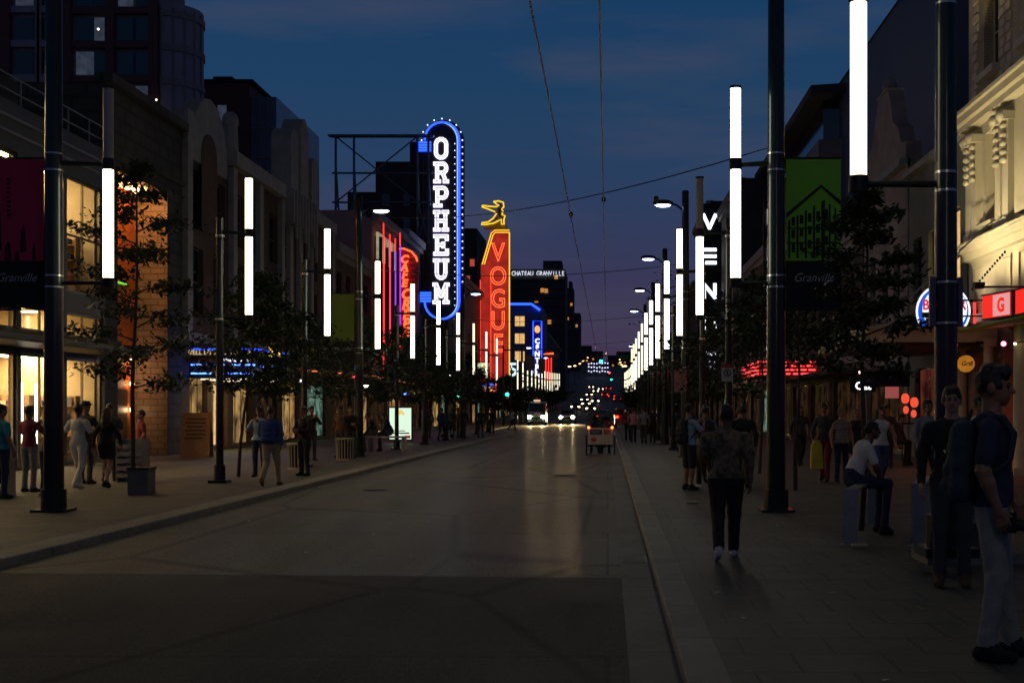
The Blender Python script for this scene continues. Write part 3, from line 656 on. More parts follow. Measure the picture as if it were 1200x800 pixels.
MB().ball((XR+.2, 48.6, 13.85), (.3, .3, .36), 8).box(XR-.1, XR+.55, 47.7, 49.5, 13.5, 13.6).build('finial', mTerra, R3, True)
MB().box(XR-.3, XR+.1, 44.8, 52.4, 10.15, 10.398).box(XR-.12, XR, 47.3, 49.9, 8.2, 8.4).build('cornice', mTerra, R3)
R4 = row_building('black_awning_shops', 'low dark shop building with black awning, right side under the trees', 1, 52.6, 60, 9.4, mBrown, 1, shop=[mShopDim])
# higher masses behind the right frontages
Rb = thing('blue_grey_slab_building', 'plain blue-grey slab building rising behind the right frontages', 'building', (17, 52, 0))
w = MB().box(13.5, 30, 52, 75, 0, 20.5).build('wall', mat('blue_grey_panels', (.08, .10, .14), .6, 0, .1, .4), Rb)
MB().prism([(13.4, 20.5), (30.1, 20.5), (30.1, 26), (22, 26)], 'y', 51.9, 75.1).build('roof', mRoofing, Rb)
Rg = thing('glass_topped_office', 'office building with a dark glass top floor behind the green banner', 'building', (16, 76, 0))
MB().prism([(12.2, 74), (40, 66), (40, 100), (12.2, 100)], 'z', 0, 17.2).build('wall', mat('office_grey', (.14, .14, .145), .7, 0, .15, .5), Rg)
MB().prism([(12.6, 74.8), (40, 67), (40, 99), (12.6, 99)], 'z', 17.2, 19.6).build('glass_storey', mDarkGlass, Rg)
MB().prism([(11.6, 73.0), (41, 65), (41, 101), (11.6, 101)], 'z', 19.6, 20.1).build('roof', mRoofing, Rg)
for k in range(9): MB().box(13.6+k*2.6, 13.75+k*2.6, 73.6-.285*(1.4+k*2.6)+.7, 73.85-.285*(1.4+k*2.6)+.7, 17.2, 19.6).build('mullion', mPoleB, Rg)

# ---------- towers behind the left frontages
mTowerW = mat('tower_spandrel', (.24, .24, .25), .7, 0, .15, .4); mTowerR = mat('tower_red_frame', (.13, .055, .055), .7, 0, .15, .5)
T1 = thing('apartment_tower', 'high apartment tower with dark red framed bays and a rounded corner, upper left', 'building', (-42, 112, 0))
MB().box(-62, -39.3, 112.3, 119, 0, 48).build('wall', mTowerW, T1)
MB().lathe([(3.3, 0), (3.3, 37.4)], (-39.9, 115.6), 28).build('round_corner', mat('tower_round_corner', (.30, .30, .36), .6, 0, .1, .5), T1)
rc = MB()
for f in range(13): rc.lathe([(3.42, f*3+.2), (3.42, f*3+.75)], (-39.9, 115.6), 28)
rc.build('corner_band', mTowerW, T1)
for i in range(9):
    t = R(210+i*18); MB().box(-.06, .06, -.06, .06, 0, 37).xf(Matrix.Translation((-39.9+3.36*math.cos(t), 115.6+3.36*math.sin(t), 0))).build('corner_mullion', mTowerW, T1)
fr = MB()
for x0_, x1_ in ((-53.2, -52.2), (-47.6, -46.9), (-43.9, -43.1), (-40.1, -39.3)): fr.box(x0_, x1_, 111.7, 112.3, 0, 48)
for f in range(16): fr.box(-47.0, -39.3, 111.8, 112.3, f*3+.2, f*3+.75)
fr.build('red_frame', mTowerR, T1)
sp = MB()
for f in range(16): sp.box(-62, -47.7, 111.9, 112.3, f*3+.3, f*3+.9)
for x in (-57.8, -55.5, -50, -49.9): sp.box(x, x+.35, 111.85, 112.3, 0, 48)
sp.build('balcony_slab', mat('balcony_slab', (.32, .32, .34), .7, 0, .1, 1), T1)
pw = MB().box(0, 1.55, -.03, .03, 0, 2.0).mesh('window', mDarkGlass)
for f in range(6, 15):
    for i, x in enumerate((-61, -58.9, -57.2, -54.9, -51.9, -49.6, -46.6, -45.0, -42.9, -41.6)):
        o = link('window', pw, T1, False); o.location = Vector((x, 112.25, f*3+.95))-T1.location
        if (f, i) in ((8, 4), (9, 5), (8, 5), (9, 4), (7, 5)):
            o.data = MB().box(0, 1.55, -.03, .03, 0, 2.0).mesh('window', mLitDim)
        elif (f*7+i*5) % 4 == 0: o.data = MB().box(0, 1.55, -.03, .03, 0, 2.0).mesh('window', mLitBlueW)
for p, s in (((-51.0, 112.1, 26.2), .16), ((-50.9, 112.1, 25.6), .13), ((-49.3, 112.1, 28.4), .12), ((-44.6, 112.1, 34.9), .10), ((-39.2, 111.2, 28.5), .09)): MB().ball(p, s, 6).build('balcony_lamp', emis('small_warm_lamp', (1, .75, .4), 3), T1)
T2 = thing('dark_red_block', 'dark reddish apartment block with blue glass corner beside the rounded tower', 'building', (-37, 130, 0))
MB().box(-43, -36.4, 130, 150, 0, 34.8).build('wall', mTowerR, T2)
MB().box(-36.38, -33.8, 130.6, 150, 0, 33.5).build('glass_corner', mat('blue_grey_glass_wall', (.16, .22, .30), .25, .2, .2, .5), T2)
MB().box(-43.4, -36, 129.8, 150, 34.8, 35.1).box(-41, -39, 133, 136, 35.1, 36.2).build('roof', mRoofing, T2)
for f in range(4, 11):
    for x in (-42.2, -39.6): MB().box(x, x+.9, 129.95, 130.02, f*3+.8, f*3+2.5).build('window', mLitBlueW if (f+int(x)) % 3 else mDarkGlass, T2)
    MB().box(-36.36, -33.8, 130.5, 130.62, f*3+.2, f*3+.35).build('floor_band', mTowerW, T2)
for x in (-35.5, -34.7): MB().box(x, x+.1, 130.5, 130.6, 0, 33.5).build('mullion', mTowerW, T2)
T3 = thing('water_tower_block', 'dark stepped office block behind the rooftop billboard frame', 'building', (-25, 160, 0))
MB().box(-29, -22.3, 160, 180, 0, 32.6).box(-32.5, -29, 160, 180, 0, 28.8).box(-38, -32.5, 161, 180, 0, 26.5).build('wall', mDarkWall, T3)
for f in range(5, 10): MB().box(-28.2, -27.2, 159.93, 160, f*3, f*3+1.5).box(-25.5, -24.5, 159.93, 160, f*3, f*3+1.5).build('window', mDarkGlass, T3)
T4 = thing('dark_tower', 'dark narrow tower with a few red-lit windows right of the blue neon sign', 'building', (-21.5, 200, 0))
MB().box(-24, -20.4, 200, 215, 0, 29.6).build('wall', mDarkWall, T4)
for x, z in ((-22.2, 21.5), (-22.2, 20), (-21.9, 18.6), (-21.5, 24)): MB().box(x, x+.7, 199.9, 200, z, z+1.1).build('window', emis('dim_red_room', (.5, .08, .04), .7), T4)
MB().box(-24, -20.4, 199.8, 215, 29.6, 29.9).build('roof', mRoofing, T4)
T5 = thing('chateau_hotel_tower', 'tall dark hotel slab with white rooftop lettering in the distance', 'building', (-25, 470, 0))
MB().box(-36.5, -15.6, 470, 500, 0, 53.2).box(-24, -17, 476, 490, 53.2, 57).build('wall', mat('hotel_slab_wall', (.06, .055, .06), .8, 0, .2, .1), T5)
for f in range(3, 16): MB().box(-36.5, -15.5, 469.6, 470, f*3.3-.4, f*3.3).build('balcony_band', mDarkWall, T5)
for x, z in ((-19.5, 49.5), (-24.6, 44.6), (-23.2, 44.4), (-26.8, 39.8), (-22, 33), (-21, 24), (-29, 30)): MB().box(x, x+1.3, 469.5, 469.6, z, z+1.6).build('window', mLitAmber, T5)
tx = MB()
x = -34.6
for i, ch in enumerate('CHATEAU GRANVILLE'):
    if ch != ' ':
        t = text_mb(ch, 1.75, .1, .02); at(t, x, 469.3, 50.7, sx=.72)
        t.build('letter', emis('hotel_letters', (.8, .85, 1), .9), T5)
    x += 1.14
T6 = thing('stepped_far_tower', 'stepped dark silhouette building at the far end left of the road', 'building', (-19, 720, 0))
MB().box(-24, -19.2, 720, 745, 0, 70).box(-19.2, -15.3, 720, 745, 0, 56).box(-22, -20, 722, 740, 70, 74).build('wall', mDarkWall, T6)
for x, z in ((-21, 60), (-18, 48), (-23, 52)): MB().box(x, x+1.2, 719.8, 720, z, z+1.6).build('window', mLitAmber, T6)
# blue-lit hotel
Hb = thing('blue_hotel', 'hotel washed in blue light with neon roofline and three lit windows', 'building', (-19, 296, gz(296)))
z0 = gz(296)-1
MB().box(-30, -15.3, 296, 325, z0, 25.6).build('wall', mat('wall_painted_blue_glow', (.10, .13, .25), .7, 0, .1, .3), Hb)  # the wash of blue light is put into the wall colour
MB().path([(-27, 295.6, 26.0), (-17.6, 295.6, 26.0), (-15.6, 295.6, 24.6)], .28, 8).build('roof_neon', mNeonBlue, Hb)
for z in (20.9, 16.9, 12.8): MB().box(-21.4, -19.2, 295.9, 296, z, z+2.3).build('window', mLitCurtain, Hb)
for z in (20.9, 16.9, 12.8): MB().box(-21.55, -19.05, 295.8, 295.9, z-.2, z).box(-20.35, -20.25, 295.85, 295.9, z, z+2.3).build('window_frame', mDarkFrame, Hb)
MB().box(-30, -15.2, 295.7, 296, 25.6, 26.3).build('cornice', mDarkWall, Hb)
hs = thing('hotel_blade_sign', 'narrow vertical blue neon sign with orange disc on the blue hotel', 'sign', (-15.9, 290, 0))
MB().box(-16.9, -14.9, 290, 290.8, 8, 21.8).build('panel', mat('deep_blue_panel', (.02, .04, .3), .5, 0, .1, 1), hs)
MB().path([(-16.85, 289.85, 8.2), (-16.85, 289.85, 21.7), (-14.95, 289.85, 21.7), (-14.95, 289.85, 8.2), (-16.85, 289.85, 8.2)], .13, 6).build('neon_border', mNeonBlue, hs)
MB().ball((-15.9, 289.8, 19.8), (.62, .15, .85), 8).build('disc', emis('orange_disc', (1, .35, .06), 1.5), hs)
for i, ch in enumerate('CENTRL'): at(text_mb(ch, 1.15, .05, .03), -15.9, 289.75, 16.6-i*1.45).build('letter', mWhiteLit, hs)
rs = thing('red_vertical_sign', 'small far red neon vertical sign beyond the blue hotel sign', 'sign', (-13.4, 280, 0))
MB().box(-13.6, -12.2, 280, 280.4, 7, 14.5).build('panel', mat('maroon_panel', (.15, .01, .01), .6, 0, .1, 1), rs)
for x in (-13.5, -12.9, -12.3): MB().tube((x, 279.8, 7.2), (x, 279.8, 13.2), .12).build('neon_tube', mNeonRed, rs)
MB().tube((-14.0, 279.8, 13.6), (-11.8, 279.8, 13.9), .25).build('neon_crest', mNeonOrange, rs)
# far end of the street: hillside blocks and the lit bridge board
for i, (x, w_, y, h, lb) in enumerate(((-60, 34, 800, 26, 'wide dark block far left at the end of the street'), (-14, 22, 830, 24, 'low dark block closing the end of the street on the left'), (12, 24, 860, 20, 'low dark block closing the end of the street on the right'), (45, 30, 820, 30, 'higher dark block at the far right end of the street'))):
    t = thing('distant_building', lb, 'building', (x, y, gz(800)))
    MB().box(x-w_/2, x+w_/2, y, y+20, gz(800)-3, gz(800)+h*.45).box(x-w_/4, x+w_/6, y+2, y+18, gz(800)+h*.45, gz(800)+h*.6).build('wall', mDarkWall, t)
    for j in range(4): MB().box(x-w_/2+3+j*4, x-w_/2+4.2+j*4, y-.1, y, gz(800)+2+j, gz(800)+3.2+j).build('window', mLitAmber, t)
bb = thing('lit_far_signboard', 'cluster of violet-white lamps on a board at the far end of the street', 'sign', (-4.5, 610, gz(610)))
MB().box(-9.2, .6, 611, 611.4, gz(610)+2, gz(610)+7.5).tube((-8.5, 611.2, gz(610)), (-8.5, 611.2, gz(610)+2), .2).tube((0, 611.2, gz(610)), (0, 611.2, gz(610)+2), .2).build('board', mBlack, bb)
for i in range(24):
    x = -9+(i % 8)*1.3; z = gz(610)+2.6+(i//8)*1.9+random.uniform(-.3, .3)
    MB().box(x-.3, x+.3, 610.8, 610.95, z-.28, z+.28).build('lamp', emis('violet_lamp', (.55, .55, 1), 2.2), bb)
# rooftop billboard frame
bf = thing('billboard_frame', 'empty steel billboard frame standing on a roof, upper left of the neon sign', 'billboard', (-17.5, 105, 15))
m = MB(); fx = [-22.3, -20.8, -15.6, -14.7]
for x in fx: m.tube((x, 105, 15.3), (x, 105, 24.0), .11, .11, 6); m.tube((x, 107, 15.3), (x, 105, 22), .08, .08, 6)
for z in (24.0, 21.0, 18.6): m.tube((-22.6 if z < 24 else -22.7, 105, z), (-14.3, 105, z), .12 if z > 23 else .08, None, 6)
for a, b in (((-22.3, 105, 18.6), (-15.6, 105, 24)), ((-22.3, 105, 24), (-15.6, 105, 18.6)), ((-22.3, 105, 15.3), (-20.8, 105, 18.6)), ((-20.8, 105, 15.3), (-22.3, 105, 18.6)), ((-15.6, 105, 15.3), (-14.7, 105, 18.6)), ((-14.7, 105, 15.3), (-15.6, 105, 18.6))): m.tube(a, b, .06, None, 6)
m.box(-22.9, -14.2, 104.7, 105.3, 24.0, 24.12)
m.build('steel_truss', mat('blue_grey_steel', (.10, .14, .17), .5, .5, .2, 2), bf)
# dark tower carrying the theatre sign
# ================================================================= neon signs
# blue vertical theatre sign
S = thing('theatre_blade_sign', 'giant vertical blue neon blade sign spelling ORPHEUM in white letters', 'sign', (-14, 106, 9))
k = .07067; PX = lambda x: (x-712)*k; PZ = lambda y: 1.6+(480-y)*k
ys_ = 105.6
def sign_outline(xa, xb, yt, yb, rt, rb, n=12):             # pixel-free helper in sign metres
    pts = []
    for i in range(n+1):
        t = math.pi-math.pi*i/n; pts.append(((xa+xb)/2+(xb-xa)/2*math.cos(t), yt+rt*math.sin(t)))
    for i in range(n+1):
        t = -math.pi*i/n; pts.append(((xa+xb)/2+(xb-xa)/2*math.cos(t), yb+rb*math.sin(t)))
    return pts
xa, xb, zt, zb_ = PX(498), PX(538.5), PZ(165), PZ(354)
MB().prism(sign_outline(xa-.1, xb+.35, zt, zb_, 1.72, 1.6), 'y', 106.0, 106.7).build('panel', mat('sign_black_panel', (.012, .010, .014), .55, 0, .2, 1), S)
MB().box(PX(480), xa-.2, 106.1, 106.9, 9.5, PZ(166)).build('support_tower', mat('dark_maroon_metal', (.035, .015, .018), .6, .2, .2, 1), S)
o_ = sign_outline(xa, xb, zt, zb_, 1.5, 1.4)
neo = [(x, 105.85, z) for x, z in o_]
top = neo[:13]; bot = neo[13:]
mbn = MB().path(top+[bot[0]]+bot[1:], .085, 8); mbn.build('neon_border', mNeonBlue, S, True)
MB().path([(x-.16, 105.87, z-.0) for x, _, z in top[6:]]+[(x-.16, 105.87, z) for x, _, z in bot[:7]], .05, 6).build('inner_neon_border', mNeonBlueCore, S, True)
fins = MB()
for y0_ in (167.5, 343.5):
    for i in range(4): fins.tube((PX(490.5), 105.85, PZ(y0_+i*3.1)), (PX(505.5), 105.85, PZ(y0_+i*3.1)), .085, None, 8)
fins.build('neon_fin', mNeonBlue, S, True)
MB().box(PX(490), PX(505.5), 105.95, 106.3, PZ(179), PZ(165)).box(PX(490), PX(505.5), 105.95, 106.3, PZ(356), PZ(341)).build('fin_backing', mat('sign_blue_metal', (.02, .05, .25), .5, .2, .2, 2), S)
bl = MB()
for i in range(25):
    z = zt-(zt-zb_)*i/24; bl.ball((xb+.26, 105.82, z), .06, 5); bl.ball((xb-.38, 105.9, z-.27), .045, 5)
for i in range(9):
    t = math.pi*i/8
    bl.ball(((xa+xb)/2+(xb-xa+.5)/2*math.cos(t), 105.82, zt+1.78*math.sin(t)), .06, 5)
bl.build('chaser_bulbs', emis('cool_bulb', (.75, .8, 1), 2.0), S)
def strokes(segs, w, y, d, W=1.18, H=1.62):
    mb = MB()
    for a, b in segs:
        ax, az, bx, bz = a[0]*W, a[1]*H, b[0]*W, b[1]*H
        dx, dz = bx-ax, bz-az; l = math.hypot(dx, dz) or 1; nx, nz = -dz/l*w/2, dx/l*w/2; ex, ez = dx/l*w*.35, dz/l*w*.35
        mb.prism([(ax-ex+nx, az-ez+nz), (bx+ex+nx, bz+ez+nz), (bx+ex-nx, bz+ez-nz), (ax-ex-nx, az-ez-nz)], 'y', y, y+d)
    return mb
def arcpts(cx, cz, rx, rz, a0, a1, n=7):
    p = [(cx+rx*math.cos(R(a0+(a1-a0)*i/n)), cz+rz*math.sin(R(a0+(a1-a0)*i/n))) for i in range(n+1)]
    return list(zip(p[:-1], p[1:]))
SL = {
 'O': [((-.36, .3), (-.36, .7)), ((.36, .3), (.36, .7))]+arcpts(0, .7, .36, .27, 180, 0)+arcpts(0, .3, .36, .27, 180, 360),
 'R': [((-.28, .05), (-.28, .95)), ((-.45, .95), (.12, .95)), ((-.28, .5), (.12, .5)), ((-.45, .05), (-.1, .05)), ((.1, .5), (.34, .05)), ((.22, .05), (.46, .05))]+arcpts(.12, .725, .24, .225, 90, -90),
 'P': [((-.26, .05), (-.26, .95)), ((-.45, .95), (.12, .95)), ((-.26, .45), (.12, .45)), ((-.45, .05), (0, .05))]+arcpts(.12, .70, .26, .25, 90, -90),
 'H': [((-.3, .05), (-.3, .95)), ((.3, .05), (.3, .95)), ((-.3, .5), (.3, .5)), ((-.46, .05), (-.14, .05)), ((-.46, .95), (-.14, .95)), ((.14, .05), (.46, .05)), ((.14, .95), (.46, .95))],
 'E': [((-.28, .05), (-.28, .95)), ((-.45, .95), (.4, .95)), ((-.45, .05), (.42, .05)), ((-.28, .5), (.15, .5)), ((.4, .95), (.4, .78)), ((.42, .05), (.42, .24)), ((.15, .6), (.15, .4))],
 'U': [((-.3, .3), (-.3, .95)), ((.3, .3), (.3, .95)), ((-.47, .95), (-.14, .95)), ((.14, .95), (.47, .95))]+arcpts(0, .32, .3, .27, 180, 360),
 'M': [((-.34, .05), (-.34, .95)), ((.34, .05), (.34, .95)), ((-.34, .95), (0, .35)), ((0, .35), (.34, .95)), ((-.5, .05), (-.2, .05)), ((.2, .05), (.5, .05)), ((-.5, .95), (-.34, .95)), ((.34, .95), (.5, .95))]}
mInner = emis('letter_inner_face', (.42, .44, .55), 1.0)
for i, ch in enumerate('ORPHEUM'):
    zc = PZ(174+28.25*i+11.7)
    lt = strokes(SL[ch], .31, 105.86, .14); lt.v = [(v[0]+PX(517), v[1], v[2]+zc) for v in lt.v]
    lo = lt.build('letter', mLilac, S)
    li_ = strokes(SL[ch], .085, 105.80, .05); li_.v = [(v[0]+PX(517), v[1], v[2]+zc) for v in li_.v]
    li_.build('letter_face', mInner, lo)
# red tower sign with kneeling archer
V = thing('red_tower_sign', 'tall red tower sign spelling VOGUE in orange neon with yellow neon edging', 'sign', (-13.7, 158, 5))
k2 = 158/1500; QX = lambda x: (x-712)*k2; QZ = lambda y: 1.6+(480-y)*k2
mVred = lit_panel('red_enamel_added_glow', (.36, .022, .014), (.24, .014, .01), 1.0, .8)  # enamel given its own glow, standing in for neon light falling on it
prof = [(QX(565), QZ(448)), (QX(598), QZ(448)), (QX(598), QZ(272)), (QX(577), QZ(272)), (QX(566.5), QZ(308)), (QX(565), QZ(312))]
MB().prism(prof, 'y', 156.2, 157.1).build('panel', mVred, V)
fl = MB()
for x in (567.5, 570, 572.5, 575.5, 596): fl.box(QX(x)-.06, QX(x)+.06, 155.95, 156.2, QZ(446), QZ(316 if x < 573 else 285))
fl.build('vertical_fin', mVred, V)
yn = MB()
for d_ in (0, 2.4):
    yn.path([(QX(567+d_), 155.9, QZ(312)), (QX(577.5+d_*.8), 155.9, QZ(276+d_)), (QX(582), 155.9, QZ(272.5+d_*1.1)), (QX(598.5), 155.9, QZ(272.5+d_*1.1))], .065, 8)
yn.path([(QX(598.5), 155.9, QZ(275)), (QX(598.5), 155.9, QZ(447))], .075, 8)
yn.build('yellow_neon_edge', mNeonYellow, V, True)
rn = MB()
for x in (564.8, 577): rn.tube((QX(x), 155.95, QZ(446)), (QX(x), 155.95, QZ(330)), .05, None, 6)
rn.build('red_neon_line', emis('dim_red_neon', (1, .06, .03), 1.4), V)
for i, (ch, y) in enumerate(zip('VOGUE', (308, 335.5, 361.5, 387, 413))):
    at(text_mb(ch, 2.25, outline=.065), QX(585.5), 155.85, QZ(y)-.0, sx=.82).build('neon_letter', mNeonOrange, V, True)
ar = thing('neon_archer_figure', 'yellow neon outline of a kneeling archer on top of the red tower sign', 'sign', (QX(583), 156.5, QZ(268)))
MB().prism([(QX(568), QZ(270)), (QX(596), QZ(271)), (QX(594), QZ(265)), (QX(587), QZ(262.5)), (QX(573), QZ(264.5))], 'y', 156.2, 156.9).build('plinth', mat('golden_plinth', (.35, .25, .05), .5, .3, .2, 2), ar)
# body outline as closed neon line: head, raised arms with bow, torso, folded and kneeling legs
ol = [(580, 239.5), (586, 238.8), (591.5, 240.5), (592, 246), (589, 248.5), (591, 250), (590, 254.5), (593.5, 256), (592, 260.5), (592.3, 265.8), (589.5, 265.8), (589, 260), (585, 262), (580, 264.5), (571, 266), (566, 266), (566.5, 264), (574, 263), (579.5, 259), (583.5, 253.5), (581, 251), (575, 248.5), (566.5, 245.5), (567, 244), (576, 245), (583, 245.5), (586.5, 244), (583, 242), (580, 239.5)]
MB().path([(QX(x), 155.9, QZ(y)) for x, y in ol], .09, 6).build('neon_outline', mNeonYellow, ar, True)
bd = MB()
for a, b, r in (((587, 242), (589, 244), .35), ((588, 247), (586.5, 255), .42), ((586, 246.5), (568, 245), .13), ((586.5, 256), (592, 257.5), .3), ((591.6, 257.5), (591, 265.5), .16), ((585, 257.5), (580, 263), .28), ((579, 264), (568, 265.3), .14)):
    bd.tube((QX(a[0]), 156.2, QZ(a[1])), (QX(b[0]), 156.2, QZ(b[1])), r, r*.8, 10)
bd.build('statue_body', mat('golden_statue', (.25, .17, .03), .45, .4, .2, 3), ar, True)
# crepe cafe sign
cs = thing('crepe_cafe_sign', 'red panel sign reading CAFE CREPE in orange neon with rounded corner', 'sign', (-14.5, 93, 6))
k3 = 92.8/1500; CX = lambda x: (x-712)*k3; CZ = lambda y: 1.6+(480-y)*k3
cp_ = [(CX(461), CZ(392)), (CX(461), CZ(291)), (CX(476), CZ(291)), (CX(484), CZ(294)), (CX(490), CZ(301)), (CX(491), CZ(307)), (CX(488), CZ(392))]
MB().prism(cp_, 'y', 92.6, 93.1).build('panel', mat('dark_red_panel', (.32, .025, .02), .45, 0, .2, 1.2), cs)
MB().path([(CX(462.5), 92.4, CZ(385)), (CX(462.5), 92.4, CZ(293)), (CX(474), 92.4, CZ(292)), (CX(483), 92.4, CZ(295.5)), (CX(488.5), 92.4, CZ(302)), (CX(490), 92.4, CZ(307))], .07, 8).build('neon_border', mNeonOrange, cs, True)
for ch, y, h in zip('CAFECREPE', (308.5, 318, 327, 336.5, 350.5, 363, 374.5, 385, 395), (.55,)*4+(.72,)*5):
    at(text_mb(ch, h, .05, .035, shear=.2), CX(474.5+(2 if h > .6 else 0)), 92.4, CZ(y)).build('letter', mNeonOrange, cs)
st_ = MB()
for z in range(5): st_.box(CX(480), CX(487), 92.5, 92.6, CZ(303+z*6.5), CZ(301+z*6.5))
st_.build('painted_stripes', mat('rose_paint', (.6, .15, .15), .5, 0, .1, 1), cs)
# neon fins on the red-lit building
for x, m_, za, zb2, lb in ((439.2, mNeonRed, 5.3, 13.1, 'leftmost red neon strip on the pink-lit wall'), (446.8, mNeonPink, 6.5, 12.7, 'second neon strip, pinkish red, on the pink-lit wall'), (453.5, mNeonPurple, 6.8, 12.7, 'violet neon strip on the pink-lit wall'), (459.3, mNeonPurple, 7.0, 13.4, 'rightmost neon strip, violet with red ends, beside the cafe sign')):
    yy = XL*1500/(x-712); t = thing('neon_strip', lb, 'neon light', (XL+.2, yy, za), 0, 'neon strips on the pink-lit building')
    MB().tube((XL+.6, yy, za), (XL+.6, yy, zb2), .05, None, 8).build('neon_tube', m_, t)
    MB().box(XL+.05, XL+.5, yy-.03, yy+.03, za, zb2).build('fin', mPoleB, t)
    MB().tube((XL+.6, yy-.1, zb2), (XL+.6, yy-.1, zb2+.9), .045).tube((XL+.6, yy-.1, za-1.1), (XL+.6, yy-.1, za), .045).build('red_neon_end', mNeonRed, t)
t = thing('lit_wall_signboard', 'pale lit signboard high under the cornice of the pink-lit building', 'sign', (XL+.1, 86, 12))
MB().box(XL+.13, XL+.28, 85, 92, 11.6, 13.4).build('board', lit_panel('faded_signboard', (.55, .50, .32), (.25, .20, .15), .55, 1.2), t)
# auditorium marquee with blue LED strips
mq = thing('blue_lit_marquee', 'marquee canopy edged with blue and white light strips over the pavement', 'marquee', (XL+1.2, 47.5, 3))
MB().box(XL+.02, XL+2.3, 47.4, 52.6, 3.15, 3.95).build('canopy', mDarkFrame, mq)
lm = MB()
for z in (3.30, 3.62): lm.box(XL+.1, XL+2.3, 47.30, 47.36, z, z+.05); lm.box(XL+2.33, XL+2.38, 47.4, 52.6, z, z+.05)
lm.build('blue_light_strip', emis('blue_led', (.08, .2, 1.0), 5), mq)
lw = MB()
for i in range(14): lw.box(XL+.15+i*.155, XL+.25+i*.155, 47.29, 47.35, 3.76, 3.86)
lw.build('white_lamp_row', emis('white_led', (.8, .8, 1), 5), mq)
MB().box(XL+2.33, XL+2.38, 47.6, 52.6, 4.2, 4.27).box(XL+.1, XL+2.3, 47.33, 47.38, 4.2, 4.25).build('upper_blue_strip', mNeonBlue, mq)
at(text_mb('WELL LIT AUDITORIUM', .17, .02, .004), XL+1.15, 47.34, 4.02).build('lettering', emis('lettering_warm', (.8, .6, .3), .6), mq)
at(text_mb('24 bars', .42, .02, .02), XL+2.42, 50.3, 3.98, R(90)).build('yellow_lettering', emis('yellow_letters', (1, .7, .1), 1.6), mq)
MB().box(XL+.3, XL+2.0, 47.8, 52, 3.1, 3.14).build('underside_light', emis('marquee_underlight', (1, .8, .5), 1.6), mq)
mq.location.z -= .38
# lit boxes further down on the left
def box_sign(name, label, x0, x1, y, z0, z1, m, frame=mBlack, legs=False):
    t = thing(name, label, 'sign', ((x0+x1)/2, y, 0 if legs else z0))
    MB().box(x0, x1, y, y+.25, z0, z1).build('lit_face', m, t)
    f = MB().box(x0-.06, x1+.06, y+.02, y+.3, z1, z1+.08).box(x0-.06, x1+.06, y+.02, y+.3, z0-.08, z0).box(x0-.08, x0, y+.02, y+.3, z0-.08, z1+.08).box(x1, x1+.08, y+.02, y+.3, z0-.08, z1+.08)
    f.build('frame', frame, t); return t
box_sign('lit_billboard', 'pale yellow lit billboard left of the green traffic signal', -12.6, -11.1, 120, 4.7, 6.0, lit_panel('yellow_billboard', (.9, .8, .3), (.75, .85, .6), .9, 2))
t = box_sign('colourful_shop_sign', 'small blue and red lit shop sign under the yellow billboard', -11.2, -9.9, 114, 3.25, 4.0, emis('sign_red_face', (1, .12, .03), 1.6))
MB().box(-11.15, -9.95, 113.9, 114, 3.65, 3.98).build('blue_band', emis('sign_blue_face', (.12, .15, 1), 1.5), t)
at(text_mb('PIZZA', .24, .02, .02), -10.55, 113.85, 3.36).build('lettering', emis('sign_yellow_text', (1, .8, .3), 1.6), t)
t = thing('neon_digit_sign', 'small bluish white neon 5 sign beyond the yellow billboard', 'sign', (-15.2, 200, 6))
MB().box(-15.6, -14.0, 200.2, 200.5, 6.6, 9.4).build('panel', mBlack, t); at(text_mb('5', 2.1, .1, .05), -14.8, 200, 6.9).build('digit', emis('pale_cyan_neon', (.5, .75, .9), 1.3), t)
# venue sign, right
vs = thing('venue_vertical_sign', 'black vertical sign with big white lit letters V E N U E', 'sign', (9.6, 118, 8))
k4 = 118/1500
MB().box(8.35, XR-.05, 118.1, 118.5, 7.6, 20.6).build('panel', mBlack, vs)
for z in (9, 19): MB().box(XR-.05, XR+.05, 118.15, 118.4, z, z+.3).build('bracket', mPoleB, vs)
vsl = {'V': [((-.5, 1), (0, 0)), ((0, 0), (.5, 1))], 'E': [((-.5, 1), (.5, 1)), ((-.5, .5), (.5, .5)), ((-.5, 0), (.5, 0))], 'N': [((-.45, 0), (-.45, 1)), ((-.45, 1), (.45, 0)), ((.45, 0), (.45, 1))], 'U': [((-.45, .1), (-.45, 1)), ((.45, .1), (.45, 1)), ((-.45, .05), (.45, .05))]}
for i, ch in enumerate('VENUE'):
    mbl = strokes(vsl[ch], .30, 118.02, .06, 1.1, 1.2); mbl.v = [(v[0]+9.4, v[1], v[2]+18.35-i*3.2) for v in mbl.v]; mbl.build('letter', mWhiteLit, vs)
vt_ = thing('side_letter_sign', 'narrow white lit letter sign just left of the tall trolley pole, above the red marquee', 'sign', (10, 80, 6))
MB().box(9.75, 10.45, 80.1, 80.4, 5.2, 14.6).build('panel', mBlack, vt_)
for i, (ch, z) in enumerate((('1', 13.2), ('i', 10.9), ('T', 8.6), ('8', 6.4), ('3', 5.4))):
    at(text_mb(ch, .95 if i < 3 else .5, .03, .05), 10.1, 80.05, z).build('letter', mWhiteLit, vt_)
MB().ball((10.1, 80.0, 8.1), .16, 6).build('blue_lamp', mNeonBlue, vt_)
